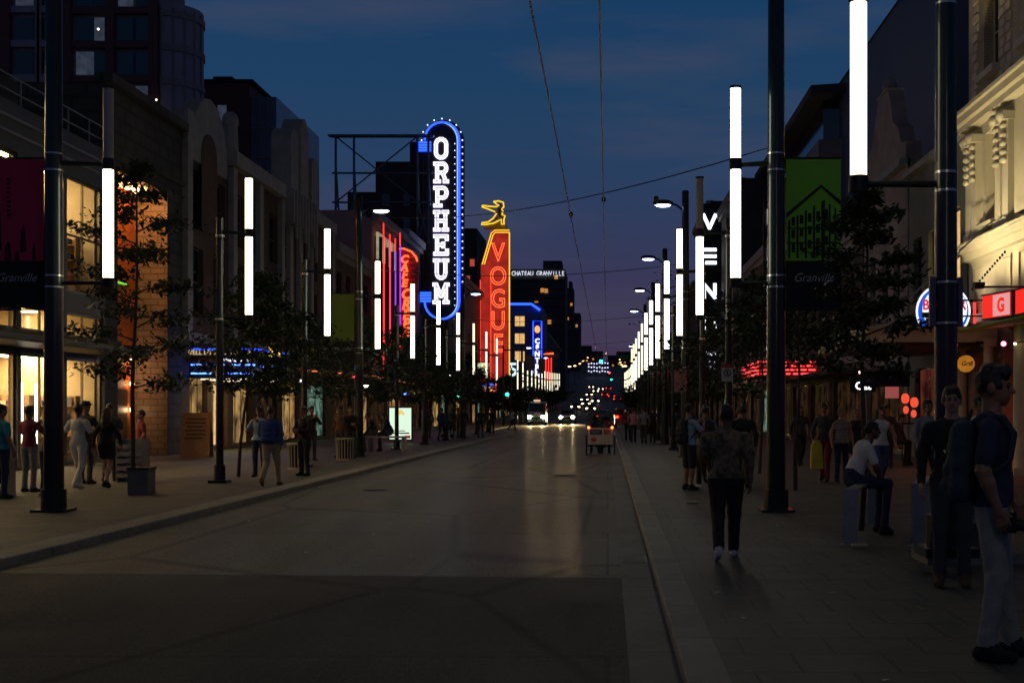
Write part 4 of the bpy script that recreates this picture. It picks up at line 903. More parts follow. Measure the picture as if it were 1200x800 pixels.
# red marquee, right
rm_ = thing('red_neon_marquee', 'wide marquee with broken bands of red neon, right side under the trees', 'marquee', (9.8, 66, 3))
MB().box(7.6, XR-.02, 64, 72.5, 3.3, 4.1).build('canopy', mat('dark_red_canopy', (.12, .015, .012), .6, 0, .2, 2), rm_)
rb_ = MB(); rr_ = random.Random(3)
for row in range(4):
    z = 3.36+row*.2; x = 7.65
    while x < XR-.2:
        l = rr_.uniform(.2, .5); rb_.box(x, min(x+l, XR-.1), 63.9, 63.97, z, z+.07); x += l+rr_.uniform(.06, .16)
    y = 64.1
    while y < 72: l = rr_.uniform(.3, .9); rb_.box(7.5, 7.57, y, y+l, z, z+.07); y += l+rr_.uniform(.1, .3)
rb_.build('neon_bands', emis('marquee_red', (1, .06, .06), 2.6), rm_)
# round burger sign
bk = thing('round_burger_sign', 'round lit burger restaurant sign with blue ring and red lettering, behind the pole', 'sign', (9.3, 36.4, 3.5))
bc = (9.49, 36.2, 4.38)
def disc(mb, r, y, d, c=bc, n=40, r0=0): 
    return mb.prism([(c[0]+r*math.cos(2*math.pi*i/n), c[2]+r*math.sin(2*math.pi*i/n)) for i in range(n)], 'y', y, y+d)
disc(MB(), .80, 36.2, .25).build('case', mBlack, bk)
disc(MB(), .775, 36.19, .009).build('white_rim', emis('sign_white_face', (.9, .95, 1), 1.15), bk)
disc(MB(), .715, 36.18, .009).build('blue_ring', emis('sign_royal_blue', (.01, .10, .75), .9), bk)
e1 = MB().prism([(bc[0]+.04+.63*math.cos(2*math.pi*i/36), bc[2]+.05+.63*math.sin(2*math.pi*i/36)) for i in range(36)], 'y', 36.17, 36.179); e1.build('white_face', emis('sign_white_face', (.9, .95, 1), 1.15), bk)
for zc, s_, w__ in ((bc[2]+.38, 1, .42), (bc[2]-.36, -1, .42)):
    MB().prism([(bc[0]-w__, zc)]+[(bc[0]+w__*-math.cos(math.pi*i/10), zc+s_*.19*math.sin(math.pi*i/10)) for i in range(11)], 'y', 36.16, 36.169).build('bun', emis('bun_orange', (.95, .42, .06), .9), bk)
at(text_mb('BURGER', .29, .004, .012), bc[0]+.02, 36.155, bc[2]+.05, sx=.82).build('lettering', emis('sign_crimson', (.75, .01, .05), .9), bk)
at(text_mb('KING', .29, .004, .012), bc[0]+.02, 36.155, bc[2]-.30, sx=.9).build('lettering', emis('sign_crimson', (.75, .01, .05), .9), bk)
MB().box(bc[0]+.8, XR, 36.28, 36.36, bc[2]-.05, bc[2]+.05).box(bc[0]+.78, XR, 36.27, 36.37, bc[2]+.25, bc[2]+.3).build('bracket', mBlack, bk)
MB().tube((bc[0]+.86, 36.1, bc[2]-.35), (bc[0]+.86, 36.1, bc[2]+.25), .04).build('red_neon', mNeonRed, bk)
# red box sign and green awning
rbx = thing('red_box_sign', 'red lit box sign with a pale panel and red G, over the green awning', 'sign', (9.6, 31.5, 4))
mRedFace = emis('red_sign_face', (1, .03, .02), .85)
MB().prism([(9.31, 31.9), (XR-.02, 31.9), (XR-.02, 28.5), (9.70, 28.5), (9.63, 30.5)], 'z', 3.83, 3.86).prism([(9.31, 31.9), (XR-.02, 31.9), (XR-.02, 28.5), (9.70, 28.5), (9.63, 30.5)], 'z', 4.42, 4.46).build('frame', mDarkFrame, rbx)
MB().quad((9.33, 31.85, 3.86), (9.62, 30.5, 3.86), (9.62, 30.5, 4.42), (9.33, 31.85, 4.42)).build('front_face', mRedFace, rbx)
MB().box(9.68, 9.71, 28.5, 30.4, 3.86, 4.42).build('side_face', mRedFace, rbx)
MB().box(9.60, 9.72, 30.38, 30.5, 3.84, 4.45).build('corner_post', mDarkFrame, rbx)
MB().quad((9.43, 31.34, 3.88), (9.60, 30.55, 3.88), (9.60, 30.55, 4.40), (9.43, 31.34, 4.40)).build('pale_panel', emis('pale_pink_face', (1, .42, .42), .7), rbx)
ga = math.atan2(-1.35, .29)
at(text_mb('G', .33, .004, .02), 9.50, 30.93, 3.98, ga).build('letter', mRedFace, rbx)
ga_ = thing('green_awning', 'lime green sloping awning below the red box sign', 'awning', (9.6, 31, 3.6))
MB().add([(XR-.02, 33.6, 3.80), (XR-.02, 27, 3.80), (8.75, 33.3, 3.60), (8.75, 27, 3.60), (8.75, 33.3, 3.55), (8.75, 27, 3.55), (XR-.02, 33.6, 3.74), (XR-.02, 27, 3.74)], [(0, 1, 3, 2), (2, 3, 5, 4), (4, 5, 7, 6), (0, 2, 4, 6), (1, 3, 5, 7), (0, 1, 7, 6)]).build('canvas', mat('lime_awning', (.30, .42, .06), .7, 0, .1, 2), ga_)
# cream canopy with tie rods
cc = thing('cream_canopy', 'flat cream canopy hung on tie rods over the right pavement', 'canopy', (8.8, 34.5, 3.4))
MB().box(7.0, XR-.02, 34.4, 42.5, 3.42, 3.78).box(6.95, XR-.02, 34.3, 42.6, 3.78, 3.84).build('slab', mat('cream_canopy_paint', (.50, .42, .24), .6, 0, .12, 1), cc)
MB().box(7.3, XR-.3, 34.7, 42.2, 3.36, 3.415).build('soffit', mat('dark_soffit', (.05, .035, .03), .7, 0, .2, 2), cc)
for a, b in (((7.4, 36.8, 3.84), (XR, 36.9, 6.3)), ((7.3, 34.6, 3.84), (XR-.1, 34.2, 6.75))): MB().tube(a, b, .025, None, 6).build('tie_rod', mBand, cc)
ch = MB()
for i in range(14): ch.ball((9.55+i*.065, 33.5, 4.75+i*.075), (.03, .02, .045), 5)
ch.build('chain', mBlack, cc)
def gen_sign(name, label, x, y, z, w, h, m, txt=None, tm=None, th=.2):
    t = thing(name, label, 'sign', (x, y, z)); MB().box(x-w/2, x+w/2, y, y+.12, z, z+h).build('panel', m, t)
    if txt: at(text_mb(txt, th, .01, .006), x, y-.02, z+h/2-th/2).build('lettering', tm, t)
    return t
t = thing('orange_round_sign', 'small round orange hanging sign under the cream canopy', 'sign', (9.4, 33.6, 2.5))
disc(MB(), .22, 33.6, .1, (9.42, 0, 2.81)).build('disc', lit_panel('orange_disc_face', (.8, .30, .03), (.6, .2, .02), .45, 3), t)
at(text_mb('Grill', .12, .005, .004, shear=.3), 9.42, 33.58, 2.76).build('lettering', mBlack, t)
MB().tube((9.42, 33.65, 3.03), (9.42, 33.65, 3.36), .012).build('hanger', mBlack, t)
t = gen_sign('blue_shop_awning', 'dark blue shop awning with faint lettering, under the dark canopy on the right', 9.0, 41.5, 2.35, 1.6, .5, mat('navy_canvas', (.01, .025, .09), .8, 0, .2, 4))
at(text_mb('julian.markus', .16, .01, .002), 9.0, 41.4, 2.9).build('lettering', mat('grey_lettering', (.3, .3, .28), .6), t)
t = gen_sign('small_white_neon_sign', 'small bluish white lit Cat sign on a dark shopfront at right', 8.9, 44.6, 2.22, .9, .45, mBlack, 'Cat', mWhiteLit, .27)
gen_sign('pink_window_poster', 'square pink lit poster in the bar window right of the blue awning', 9.3, 41.8, 1.98, .42, .45, emis('dim_pink_poster', (.45, .10, .09), .55))
t = thing('butterfly_neon', 'glowing red orange butterfly shaped neon in the bar window', 'neon sign', (9.35, 39.6, 1.2))
for s_ in (-1, 1): MB().ball((9.35+s_*.14, 39.6, 1.95-(s_+1)*.06), (.13, .03, .17), 7).ball((9.35+s_*.12, 39.6, 1.6-(s_+1)*.06), (.09, .03, .13), 7).build('wing', emis('neon_coral', (1, .10, .045), .8), t, True)
MB().tube((9.35, 39.62, 1.2), (9.35, 39.62, 2.0), .02).box(9.1, 9.6, 39.55, 39.7, 1.15, 1.2).tube((9.12, 39.62, 0), (9.12, 39.62, 1.15), .02).tube((9.58, 39.62, 0), (9.58, 39.62, 1.15), .02).build('stand', mBlack, t)
# fixtures that light the cream wall and the pavement
def spot(root, loc, target, energy, color, size=80, blend=.6, r=.15):
    d = bpy.data.lights.new('floodlight', 'SPOT'); d.energy = energy; d.color = color; d.spot_size = R(size); d.spot_blend = blend; d.shadow_soft_size = r
    o = bpy.data.objects.new('light_source', d); C.objects.link(o); o.location = loc; o.rotation_euler = (Vector(target)-Vector(loc)).to_track_quat('-Z', 'Y').to_euler()
    if root: o.parent = root; o.matrix_parent_inverse = wmat(root).inverted()
    return o
for i, (x, y, z, tz, en) in enumerate(((8.6, 33.1, 4.55, 8.5, 400), (8.7, 30.0, 4.6, 8.5, 330), (8.8, 35.3, 4.3, 9, 230))):
    t = thing('flood_lamp', f'small black flood lamp aimed up the cream wall, {ORD[i]} of three', 'flood lamp', (x, y, z), 0, 'flood lamps under the cream wall')
    MB().box(x-.12, x+.12, y-.1, y+.1, z-.16, z-.02).tube((x, y, z-.12), (XR, y, z-.12), .025).build('housing', mBlack, t)
    spot(t, (x, y, z+.02), (XR-.1, y+.25, tz), en, (1, .84, .50), 125, .7, .06)
# wall lamps on the right
for x, y, z, m_, lb, r_ in ((9.9, 32.0, 3.25, emis('pink_bulb', (1, .12, .3), 14), 'pink glowing wall bulb under the green awning', .06), (9.9, 31.1, 3.2, mBulb, 'warm bulb on top of the white column', .03), (9.4, 47.5, 3.0, emis('bright_warm_spot', (1, .75, .6), 14), 'bright small spot lamp shining through the tree on the right', .07)):
    t = thing('wall_lamp', lb, 'lamp', (x, y, z)); MB().ball((x, y, z), (r_, r_, r_), 8).build('bulb', m_, t, True)
    MB().tube((x, y, z+r_), (XR+.05 if y > 40 else XR+.02, y, z+r_+.04), .015).build('bracket', mBlack, t)
# warm light coming out of the shopfronts (real shop lamps on the soffits)
for x, y, z, e_, c_, lb in ((9.6, 33.0, 3.3, 26, (1, .35, .15), 'ceiling lamp in the doorway below the green awning'), (9.0, 38.5, 3.2, 9, (1, .3, .14), 'lamp under the cream canopy by the bar window'), (9.3, 66, 3.2, 60, (1, .12, .10), 'red lamp under the red neon marquee')):
    t = thing('soffit_lamp', lb, 'lamp', (x, y, z)); MB().lathe([(.09, z-.02), (.12, z+.06)], (x, y), 12).build('lamp_shade', mBlack, t)
    spot(t, (x, y, z-.04), (x-.6, y-.4, 0), e_*2.2, c_, 150, .8, .15)

# ================================================================= lamp posts with stacked light tubes
def lamp_part(prefix_side, tall, off=False, light=False, h=None, dxa=.64, zo=0., pr=.155, tube=None):
    tr = .062 if tube is mTubeFar else .08
    """parts in local coordinates, base of pole at origin; the tube hangs on the road side"""
    s = prefix_side; root = thing('light_tube_post', '', 'street lamp'); dx = -s*dxa; mT = tube or mTube
    if tall:
        H = h or 10.5
        MB().tube((0, 0, .0), (0, 0, H), pr, pr*.75, 20).tube((0, 0, H), (0, 0, H+.08), .13, .1, 20).build('pole', mPole, root, True)
        MB().tube((0, 0, .0), (0, 0, .35), .20, .19, 20).box(-.26, .26, -.26, .26, -.05, .04).build('base_plate', mPole, root)
        b = MB()
        for z in (5.36, 5.62, 3.52, 3.70): b.tube((0, 0, z), (0, 0, z+.025), pr+.002-z*.003, None, 20)
        b.build('clamp_band', mBand, root, True)
    else:
        MB().tube((0, 0, 0), (0, 0, 5.75), .085, .075, 14).tube((0, 0, 5.75), (0, 0, 5.8), .085, .085, 14).build('pole', mPole, root, True)
        MB().box(-.2, .2, -.2, .2, -.05, .07).tube((0, 0, .07), (0, 0, .4), .13, .12, 14).build('base_plate', mPole, root)
        MB().tube((0, 0, 5.38), (0, 0, 5.43), .1, None, 14).tube((0, 0, 3.56), (0, 0, 3.61), .1, None, 14).build('clamp_band', mBand, root, True)
    MB().tube((0, 0, 5.49), (dx, 0, 5.46), .05, .035, 10).tube((0, 0, 3.60), (dx, 0, 3.60), .035, .03, 10).build('arm', mPole, root, True)
    if tall:
        MB().tube((dx, 0, 5.38), (dx, 0, 5.56), .098, None, 18).tube((dx, 0, 3.52), (dx, 0, 3.68), .095, None, 18).tube((dx, 0, 6.66), (dx, 0, 6.70), .092, None, 18).build('collar', mBlack, root, True)
    else:
        MB().tube((dx, 0, 5.38), (dx, 0, 5.56), .09, None, 18).tube((dx, 0, 3.56), (dx, 0, 3.68), .09, None, 18).tube((dx, 0, 6.66), (dx, 0, 6.70), .092, None, 18).build('collar', mBlack, root, True)
    MB().tube((dx, 0, 3.68), (dx, 0, 5.38), tr, None, 20).build('lower_tube', mT, root, True)
    MB().tube((dx, 0, 5.56), (dx, 0, 6.66), tr, None, 20).build('upper_tube', mTubeOff if off else mT, root, True)
    if light:
        LH = (h or 10.5)-.35
        MB().path([(0, 0, LH-.3), (dx*.5, 0, LH-.05), (dx*.9, 0, LH)], .035, 8).build('lamp_arm', mPole, root, True)
        hd = MB().ball((dx*1.2, 0, LH+.02), (.36, .15, .11), 8).build('lamp_head', mPoleB, root, True)
        MB().ball((dx*1.2, 0, LH-.06), (.27, .12, .07), 8).build('lens', mLED, hd, True)
    return root
def mk_banner(root, s, base, art):
    """pole banner on the far side from the road; printed cloth with a dark foot bearing the word"""
    x0, x1 = (s*.16, s*1.02) if s > 0 else (-1.02, -.16)
    b = MB().box(x0, x1, .0, .02, 3.95, 5.55).build('banner', base, root)
    MB().box(x0, x1, -.002, .022, 3.2, 3.95).build('banner_foot', mat('banner_black_cloth', (.012, .012, .012), .8, 0, .2, 6), b)
    at(text_mb('Granville', .14, .002, .0, shear=.35), (x0+x1)/2, -.012, 3.62, sx=.9).build('lettering', mat('silver_lettering', (.5, .5, .46), .6), b)
    MB().tube((0, .01, 5.57), (x1 if s > 0 else x0, .01, 5.57), .018).tube((0, .01, 3.18), (x1 if s > 0 else x0, .01, 3.18), .018).build('banner_rod', mPole, root)
    if art: art(b, x0, x1)
mBanRed = mat('banner_crimson_cloth', (.65, .028, .085), .75, 0, .12, 1.2)
mBanGreen = mat('banner_green_cloth', (.22, .60, .04), .75, 0, .06, 1.2)
mInk = mat('banner_dark_ink', (.02, .03, .012), .8, 0, .3, 6); mInkR = mat('banner_dark_red_ink', (.05, .008, .012), .8, 0, .3, 6)
def art_green(b, x0, x1):                                    # old building drawing on the green banner
    m = MB(); y = -.006; rx = (x0+x1)/2+.12
    m.prism([(x0, 4.62), (rx, 5.10), (rx, 5.15), (x0, 4.70)], 'y', y, y+.004); m.prism([(rx, 5.10), (x1, 4.82), (x1, 4.90), (rx, 5.15)], 'y', y, y+.004)
    for i in range(5):
        x = x0+.03+i*.13
        m.prism([(x, 3.99), (x+.035, 3.99), (x+.035, 4.60+i*.075), (x, 4.58+i*.075)], 'y', y, y+.004)
        for zz in (4.08, 4.30, 4.5): m.box(x+.05, x+.11, y, y+.004, zz+i*.03, zz+.14+i*.03)
    for i in range(3): m.prism([(rx+.03+i*.09, 3.99), (rx+.06+i*.09, 3.99), (rx+.06+i*.09, 4.9-i*.06), (rx+.03+i*.09, 4.9-i*.06)], 'y', y, y+.004)
    for zz in (4.22, 4.45): m.box(x0+.01, x1-.01, y-.001, y+.003, zz, zz+.025)
    m.build('printed_building', mInk, b)
def art_red(b, x0, x1):
    m = MB(); y = -.006
    for i, (x, z, w_, h_) in enumerate(((x0+.16, 4.45, .07, .75), (x0+.3, 4.1, .12, .32), (x1-.32, 4.3, .1, .45), (x1-.15, 4.0, .07, .5), (x0+.05, 4.0, .1, .25), (x1-.42, 4.02, .09, .2))):
        m.prism([(x-w_/2, z-h_*.5), (x+w_/2, z-h_*.45), (x+w_*.3, z+h_*.3), (x, z+h_*.5), (x-w_*.4, z+h_*.2)], 'y', y, y+.003)
    for i in range(9): m.box(x0+.28, x0+.34, y, y+.004, 4.65+i*.07, 4.69+i*.07)
    m.build('printed_figures', mInkR, b)
depth_l = [20.2+7.85*i for i in range(10)]+[129+8*i for i in range(15)]
talls_l = {0: (10.5, False), 3: (8.8, True), 7: (8.8, True), 12: (9, True), 17: (9, True)}
depth_r = [12.6]+[20.2+7.85*i for i in range(12)]+[130+11*i for i in range(8)]
talls_r = {0: (11, False), 1: (11, False), 4: (9.0, True), 6: (9.0, True), 8: (9, True), 10: (9, True), 14: (9, True)}
posts = {}
for s, depths, talls, X_, side in ((-1, depth_l, talls_l, -8.5, 'left'), (1, depth_r, talls_r, 2.66, 'right')):
    proto = {}
    for i, y in enumerate(depths):
        x = X_ if y < 125 else (X_-1.2 if s < 0 else X_+.75)
        if s > 0 and i == 0: x = 3.33
        if s < 0 and i == 0: x = -8.74
        far = y > 75
        tl = talls.get(i); off = (s > 0 and i == 2) or (s < 0 and i == 0)
        key = (bool(tl), off, tl and tl[1], tl and tl[0], far, (i*7+(s > 0)) % 3)
        ban = (s, i) in ((-1, 0), (1, 1), (-1, 3), (1, 0))
        if key in proto and not ban: o = copy_tree(proto[key])
        else:
            o = lamp_part(s, bool(tl), off, tl[1] if tl else False, tl[0] if tl else None, .86 if i == 0 else .64, 0, .116 if (s, i) == (1, 0) else .155, mTubeFar if far else [mTube, mTubeB, mTubeW][(i*7+(s > 0)) % 3])
            if not ban: proto[key] = o
        if (s, i) == (-1, 0): mk_banner(o, -1, mBanRed, art_red)
        if (s, i) == (1, 1): mk_banner(o, 1, mBanGreen, art_green)
        if (s, i) == (-1, 3): mk_banner(o, -1, mat('banner_green_cloth_dimmed', (.12, .21, .02), .75, 0, .1, 1.2), None)  # same green cloth, its dimmer light put into a darker colour
        if (s, i) == (1, 0):   # narrow sign boxes strapped to both sides of the nearest post
            MB().box(-.165, -.108, -.04, .02, 2.2, 2.68).box(.112, .158, -.04, .02, 2.2, 2.68).build('purple_sign_plate', mat('violet_plate', (.10, .07, .16), .5, .2, .2, 2), o)
            MB().tube((0, 0, 2.22), (0, 0, 2.24), .121, None, 20).tube((0, 0, 2.62), (0, 0, 2.64), .121, None, 20).build('sign_strap', mBand, o, True)
        o.location = (x, y, gz(y)+(.22 if (s, i) == (1, 0) else 0))
        extra = 'both tubes lit' if not off else 'upper tube unlit'
        if tl: kind = 'tall green post'; 
        else: kind = 'short post'
        bn = {(-1, 0): ', red banner', (1, 1): ', green banner', (-1, 3): ', small green banner'}.get((s, i), '')
        o['label'] = f'{kind}{bn}, {extra}, {ORD[i]} from camera in the {side} row'
        o['group'] = f'light tube posts along the {side} pavement'
        posts[(s, i)] = o
# no parking plate on the short right post
t = thing('parking_sign', 'white and red round-symbol parking sign strapped on the short right-hand post', 'sign', (2.62, 28.0, 2.2))
MB().box(2.49, 2.74, 27.94, 27.95, 2.22, 2.60).build('plate', mat('sign_white_paint', (.62, .58, .5), .5, 0, .08, 5), t)
MB().box(2.49, 2.74, 27.93, 27.938, 2.52, 2.60).build('red_header', mat('sign_red_paint', (.5, .03, .03), .5), t)
rg = MB(); n = 24
for i in range(n):
    a, b = 2*math.pi*i/n, 2*math.pi*(i+1)/n
    rg.quad(*[(2.615+r_*math.cos(q), 27.937, 2.40+r_*math.sin(q)) for r_, q in ((.062, a), (.082, a), (.082, b), (.062, b))])
rg.box(2.603, 2.627, 27.934, 27.939, 2.355, 2.445); rg.quad((2.56, 27.935, 2.45), (2.575, 27.935, 2.46), (2.67, 27.935, 2.35), (2.655, 27.935, 2.34))
rg.build('symbol', mBlack, t)
t = thing('pinkish_street_sign', 'faded pink street notice board on a post on the right pavement', 'sign', (2.5, 43.5, 0))
MB().box(2.25, 2.68, 43.3, 43.33, 2.2, 2.95).build('plate', mat('faded_pink_paint', (.35, .14, .13), .6, 0, .2, 4), t); MB().tube((2.66, 43.36, 0), (2.66, 43.36, 3.0), .03).build('post', mPole, t)
# ================================================================= overhead wires
def wire(label, pts, r=.011):
    o = MB().path(pts, r, 5).build('overhead_wire', mat('wire_black', (.012, .012, .014), .5, .3, .1, 3)); return tag(o, label, 'wire', 'overhead wires')
def sag(a, b, s, n=14): return [(a[0]+(b[0]-a[0])*t, a[1]+(b[1]-a[1])*t, a[2]+(b[2]-a[2])*t-4*s*t*(1-t)) for t in [i/n for i in range(n+1)]]
ty = [2, 12, 20, 28, 36, 44, 60, 80, 110, 150, 200, 260, 340]
wire('left trolley wire running away above the road', [(-.78, y, 5.75+gz(y)-(.06 if i % 2 else 0)) for i, y in enumerate(ty)], .012)
wire('right trolley wire running away above the road', [(-.08, y, 5.75+gz(y)-(.06 if i % 2 else 0)) for i, y in enumerate(ty)], .012)
wire('span wire crossing the road from the nearest tall posts', sag((2.6, 20.2, 5.75), (-8.6, 43.6, 8.3), .55))
for i, y in enumerate((43.8, 67, 91, 130, 165)): wire(f'cross-street span wire, {ORD[i]} beyond the diagonal one', sag((2.66, y, 6.6+gz(y)), (-8.7 if y < 125 else -9.9, y+.4, 6.5+gz(y)), .35), .012)
hw = MB()
for x, y, z in ((-.08, 25.9, 5.85), (-.78, 27.2, 5.75), (.9, 23.7, 5.5)): hw.ball((x, y, z), (.05, .05, .06), 6); 
o = hw.build('wire_insulator', mPoleB); tag(o, 'small insulators on the diagonal span wire', 'insulator')
# ================================================================= traffic signals
def signal_head(name, label, x, y, z, col, cat='traffic light', pole=None, arm=None):
    t = thing(name, label, cat, (pole[0] if pole else x, y, gz(y)))
    MB().box(x-.17, x+.17, y, y+.2, z-.5, z+.5).build('housing', mat('signal_yellow_black', (.05, .045, .02), .5, .2, .2, 3), t)
    cols = {'red': emis('signal_red', (1, .03, .02), 9), 'green': emis('signal_green', (.02, 1, .55), 9)}
    for k_, (c_, dz) in enumerate((('red', .32), ('amber', 0), ('green', -.32))):
        disc(MB(), .125 if c_ != col else .17, y-.06, .05, (x, 0, z+dz), 16).build('lens', cols[col] if c_ == col else mat('dark_lens', (.02, .02, .02), .3), t)
    m = MB()
    if pole: m.tube((pole[0], y+.15, gz(y)), (pole[0], y+.15, pole[1]), .10, .07, 12)
    if arm: m.tube((pole[0], y+.15, arm), (x, y+.15, arm), .06, .04, 10)
    elif pole: m.tube((pole[0], y+.15, z), (x, y+.15, z), .03)
    if m.v: m.build('pole', mPole, t, True)
    return t
a = signal_head('traffic_signal', 'green signal hung over the road on a long mast arm from the right', -.65, 128, 6.75, 'green', pole=(3.35, 7.6), arm=7.0)
MB().box(.9, 2.3, 127.9, 128, 6.65, 7.05).build('street_name_plate', mat('green_plate', (.01, .22, .08), .5, 0, .1, 3), a)
b = signal_head('traffic_signal', 'green signal on the side of a post at the left corner', -10.0, 127.5, 3.45, 'green', pole=(-10.4, 8.0))
MB().tube((-10.4, 127.65, 7.55), (-3.4, 127.65, 7.7), .07, .05).build('mast_arm', mPole, b)
MB().box(-8.1, -7.3, 127.5, 127.58, 5.5, 7.0).box(-6.9, -6.3, 127.5, 127.58, 5.2, 6.7).box(-6.4, -4.9, 127.5, 127.55, 6.8, 7.1).build('sign_plate', mat('beige_plate', (.35, .26, .2), .6, 0, .1, 3), b)
signal_head('traffic_signal', 'far red signal above the road near the hill', .35, 240, 8.2, 'red', pole=(4, 9), arm=8.6)
signal_head('traffic_signal', 'smaller far green signal below the red one', .9, 300, 9.0, 'green', pole=(4.4, 11), arm=9.6)
signal_head('traffic_signal', 'small green signal half hidden by trees on the left pavement', -11.3, 97, 3.1, 'green', pole=(-11.6, 3.8))
# ================================================================= street furniture
# bin (ribbed)
def bin_():
    t = thing('litter_bin', '', 'litter bin')
    MB().lathe([(.22, .02), (.24, .06), (.26, .62), (.24, .64)], (0, 0), 20).build('liner', mBlack, t, True)
    m = MB()
    for i in range(18):
        a = 2*math.pi*i/18; m.tube((.265*math.cos(a), .265*math.sin(a), .03), (.285*math.cos(a), .285*math.sin(a), .66), .02, None, 4)
    m.build('slats', mat('bin_bare_steel', (.42, .38, .30), .5, .5, .15, 8), t)
    MB().lathe([(.31, .655), (.315, .70), (.24, .715), (.20, .70)], (0, 0), 22).build('rim', MATS['bin_bare_steel'], t, True)
    MB().lathe([(.29, -.0), (.29, .05)], (0, 0), 22).build('base_ring', MATS['bin_bare_steel'], t)
    return t
b0 = bin_(); b0.location = (-8.35, 34.6, 0); b0['label'] = 'ribbed round steel litter bin nearer the camera on the left pavement'; b0['group'] = 'litter bins on the left pavement'
b1 = copy_tree(b0); b1.location = (-8.35, 40.7, 0); b1['label'] = 'ribbed round steel litter bin farther back beside the post'
# stainless racks
def rack(label, x, y, rz, L_, h=.72, w=.11):
    t = thing('steel_rack', label, 'bike rack', (x, y, 0), rz, 'stainless steel racks on the pavements')
    M = Matrix.Translation((x, y, 0)) @ Matrix.Rotation(rz, 4, 'Z')
    for sx_ in (-1, 1): MB().box(sx_*(L_/2-.03), sx_*L_/2, -w, w, 0, h-.03).xf(M).build('leg', mSteel, t); MB().box(sx_*(L_/2-.1), sx_*(L_/2+.05), -w-.05, w+.05, 0, .012).xf(M).build('foot_plate', mSteel, t)
    MB().box(-L_/2, L_/2, -w, w, h-.03, h).xf(M).build('top_rail', mSteel, t); return t
rack('steel inverted-U rack by the left-hand post', -11.95*.99, 17.55, R(12), .34, .74, .05)
rack('steel rack under the seated man', 3.32, 16.63, R(73.5), 3.2, .66, .075)
rack('steel rack behind the man in the black sweater', 3.9, 15.86, R(73.5), 1.8, .74, .075)
# dark planter block behind the men
t = thing('concrete_planter', 'low dark concrete block behind the legs of the man in the black sweater', 'planter', (3.75, 13.4, 0))
MB().box(3.3, 4.3, 13.2, 13.9, 0, .12).build('plinth', mConc, t); MB().box(3.4, 4.2, 13.3, 13.8, .12, .42).build('block', mDarkWall, t)
# utility boxes left
t = thing('utility_cabinet', 'grey steel street cabinet beside the young tree on the left pavement', 'cabinet', (-9.05, 24.2, 0))
MB().box(-9.0, -8.62, 24.0, 24.4, 0, .48).build('body', mat('cabinet_grey', (.13, .13, .12), .6, .3, .2, 3), t); MB().box(-9.02, -8.6, 23.98, 24.42, .48, .52).build('lid', mPoleB, t)
t = thing('newspaper_box', 'pale slatted box standing behind the grey street cabinet', 'box', (-11, 28.5, 0))
m = MB()
for i in range(5): m.box(-10.85, -10.3, 28.3, 28.33, .1+i*.16, .2+i*.16)
m.box(-10.88, -10.84, 28.3, 28.7, 0, .95).box(-10.31, -10.27, 28.3, 28.7, 0, .95).box(-10.88, -10.27, 28.68, 28.72, 0, .95); m.build('slats', mSteel, t)
# a-board
t = thing('sandwich_board', 'wooden sandwich board leaning open in front of the lit entrance', 'sandwich board', (-13.9, 43, 0))
M = Matrix.Translation((-13.95, 43.2, 0))
MB().prism([(0, 0), (.05, 0), (.28, 1.5), (.24, 1.5)], 'x', -.48, .48).xf(M).build('front_panel', mat('varnished_board', (.40, .20, .07), .45, 0, .25, 1.5), t)
MB().prism([(.55, 0), (.60, 0), (.30, 1.5), (.27, 1.5)], 'x', -.48, .48).xf(M).build('rear_panel', mat('varnished_board', (.40, .20, .07)), t)
m = MB()
for i in range(6): m.box(-.36+(.06 if i % 2 else 0), .34-(.1 if i % 3 == 0 else 0), -.012+.155*(.62+i*.13), -.006+.155*(.62+i*.13)-.0, .62+i*.13, .66+i*.13)
m.xf(M).build('chalk_lines', mat('dark_chalk', (.06, .04, .03), .8), t)
# lit bus-stop advertisement
t = thing('lit_advert_panel', 'back-lit white advert panel with yellow bloom and red box, left pavement', 'advert panel', (-10.1, 62, 0))
MB().box(-10.62, -9.45, 62, 62.18, .12, 1.75).build('case', mBlack, t); MB().box(-10.3, -10.22, 62.02, 62.12, 0, .12).box(-9.85, -9.77, 62.02, 62.12, 0, .12).build('foot', mBlack, t)
MB().box(-10.56, -9.51, 61.97, 61.995, .18, 1.69).build('lit_face', emis('advert_white', (.62, .80, .62), 1.05), t)
m = MB()
for i in range(9):
    a = R(i*22.5); m.prism([(-10.05+.02*math.cos(a+1.6), 1.38+.02*math.sin(a+1.6)), (-10.05+.22*math.cos(a-.15), 1.38+.22*math.sin(a-.15)), (-10.05+.22*math.cos(a+.15), 1.38+.22*math.sin(a+.15))], 'y', 61.95, 61.965)
m.build('yellow_bloom', emis('advert_yellow', (.9, .55, .05), .9), t)
MB().box(-9.82, -9.55, 61.95, 61.965, .22, .36).build('red_box', emis('advert_red', (.8, .04, .02), .8), t)
MB().box(-10.5, -9.6, 61.95, 61.965, .44, .50).box(-10.4, -9.8, 61.95, 61.965, .56, .60).build('text_line', mInk, t)
MB().box(-10.25, -10.1, 61.95, 61.965, .7, .9).build('orange_patch', emis('advert_orange', (1, .35, .05), .9), t)
# litter / grate
for x, y, lb in ((2.95, 15.0, 'flattened paper litter at the foot of the rack on the right'), (1.45, 22.0, 'pale metal grate strip on the right pavement')):
    o = MB().box(x-.09, x+.09, y-.08, y+.08, .003, .03).build('litter' if 'paper' in lb else 'drain_grate', mat('dirty_paper', (.5, .45, .25), .8, 0, .2, 9)); tag(o, lb, 'litter' if 'paper' in lb else 'grate')
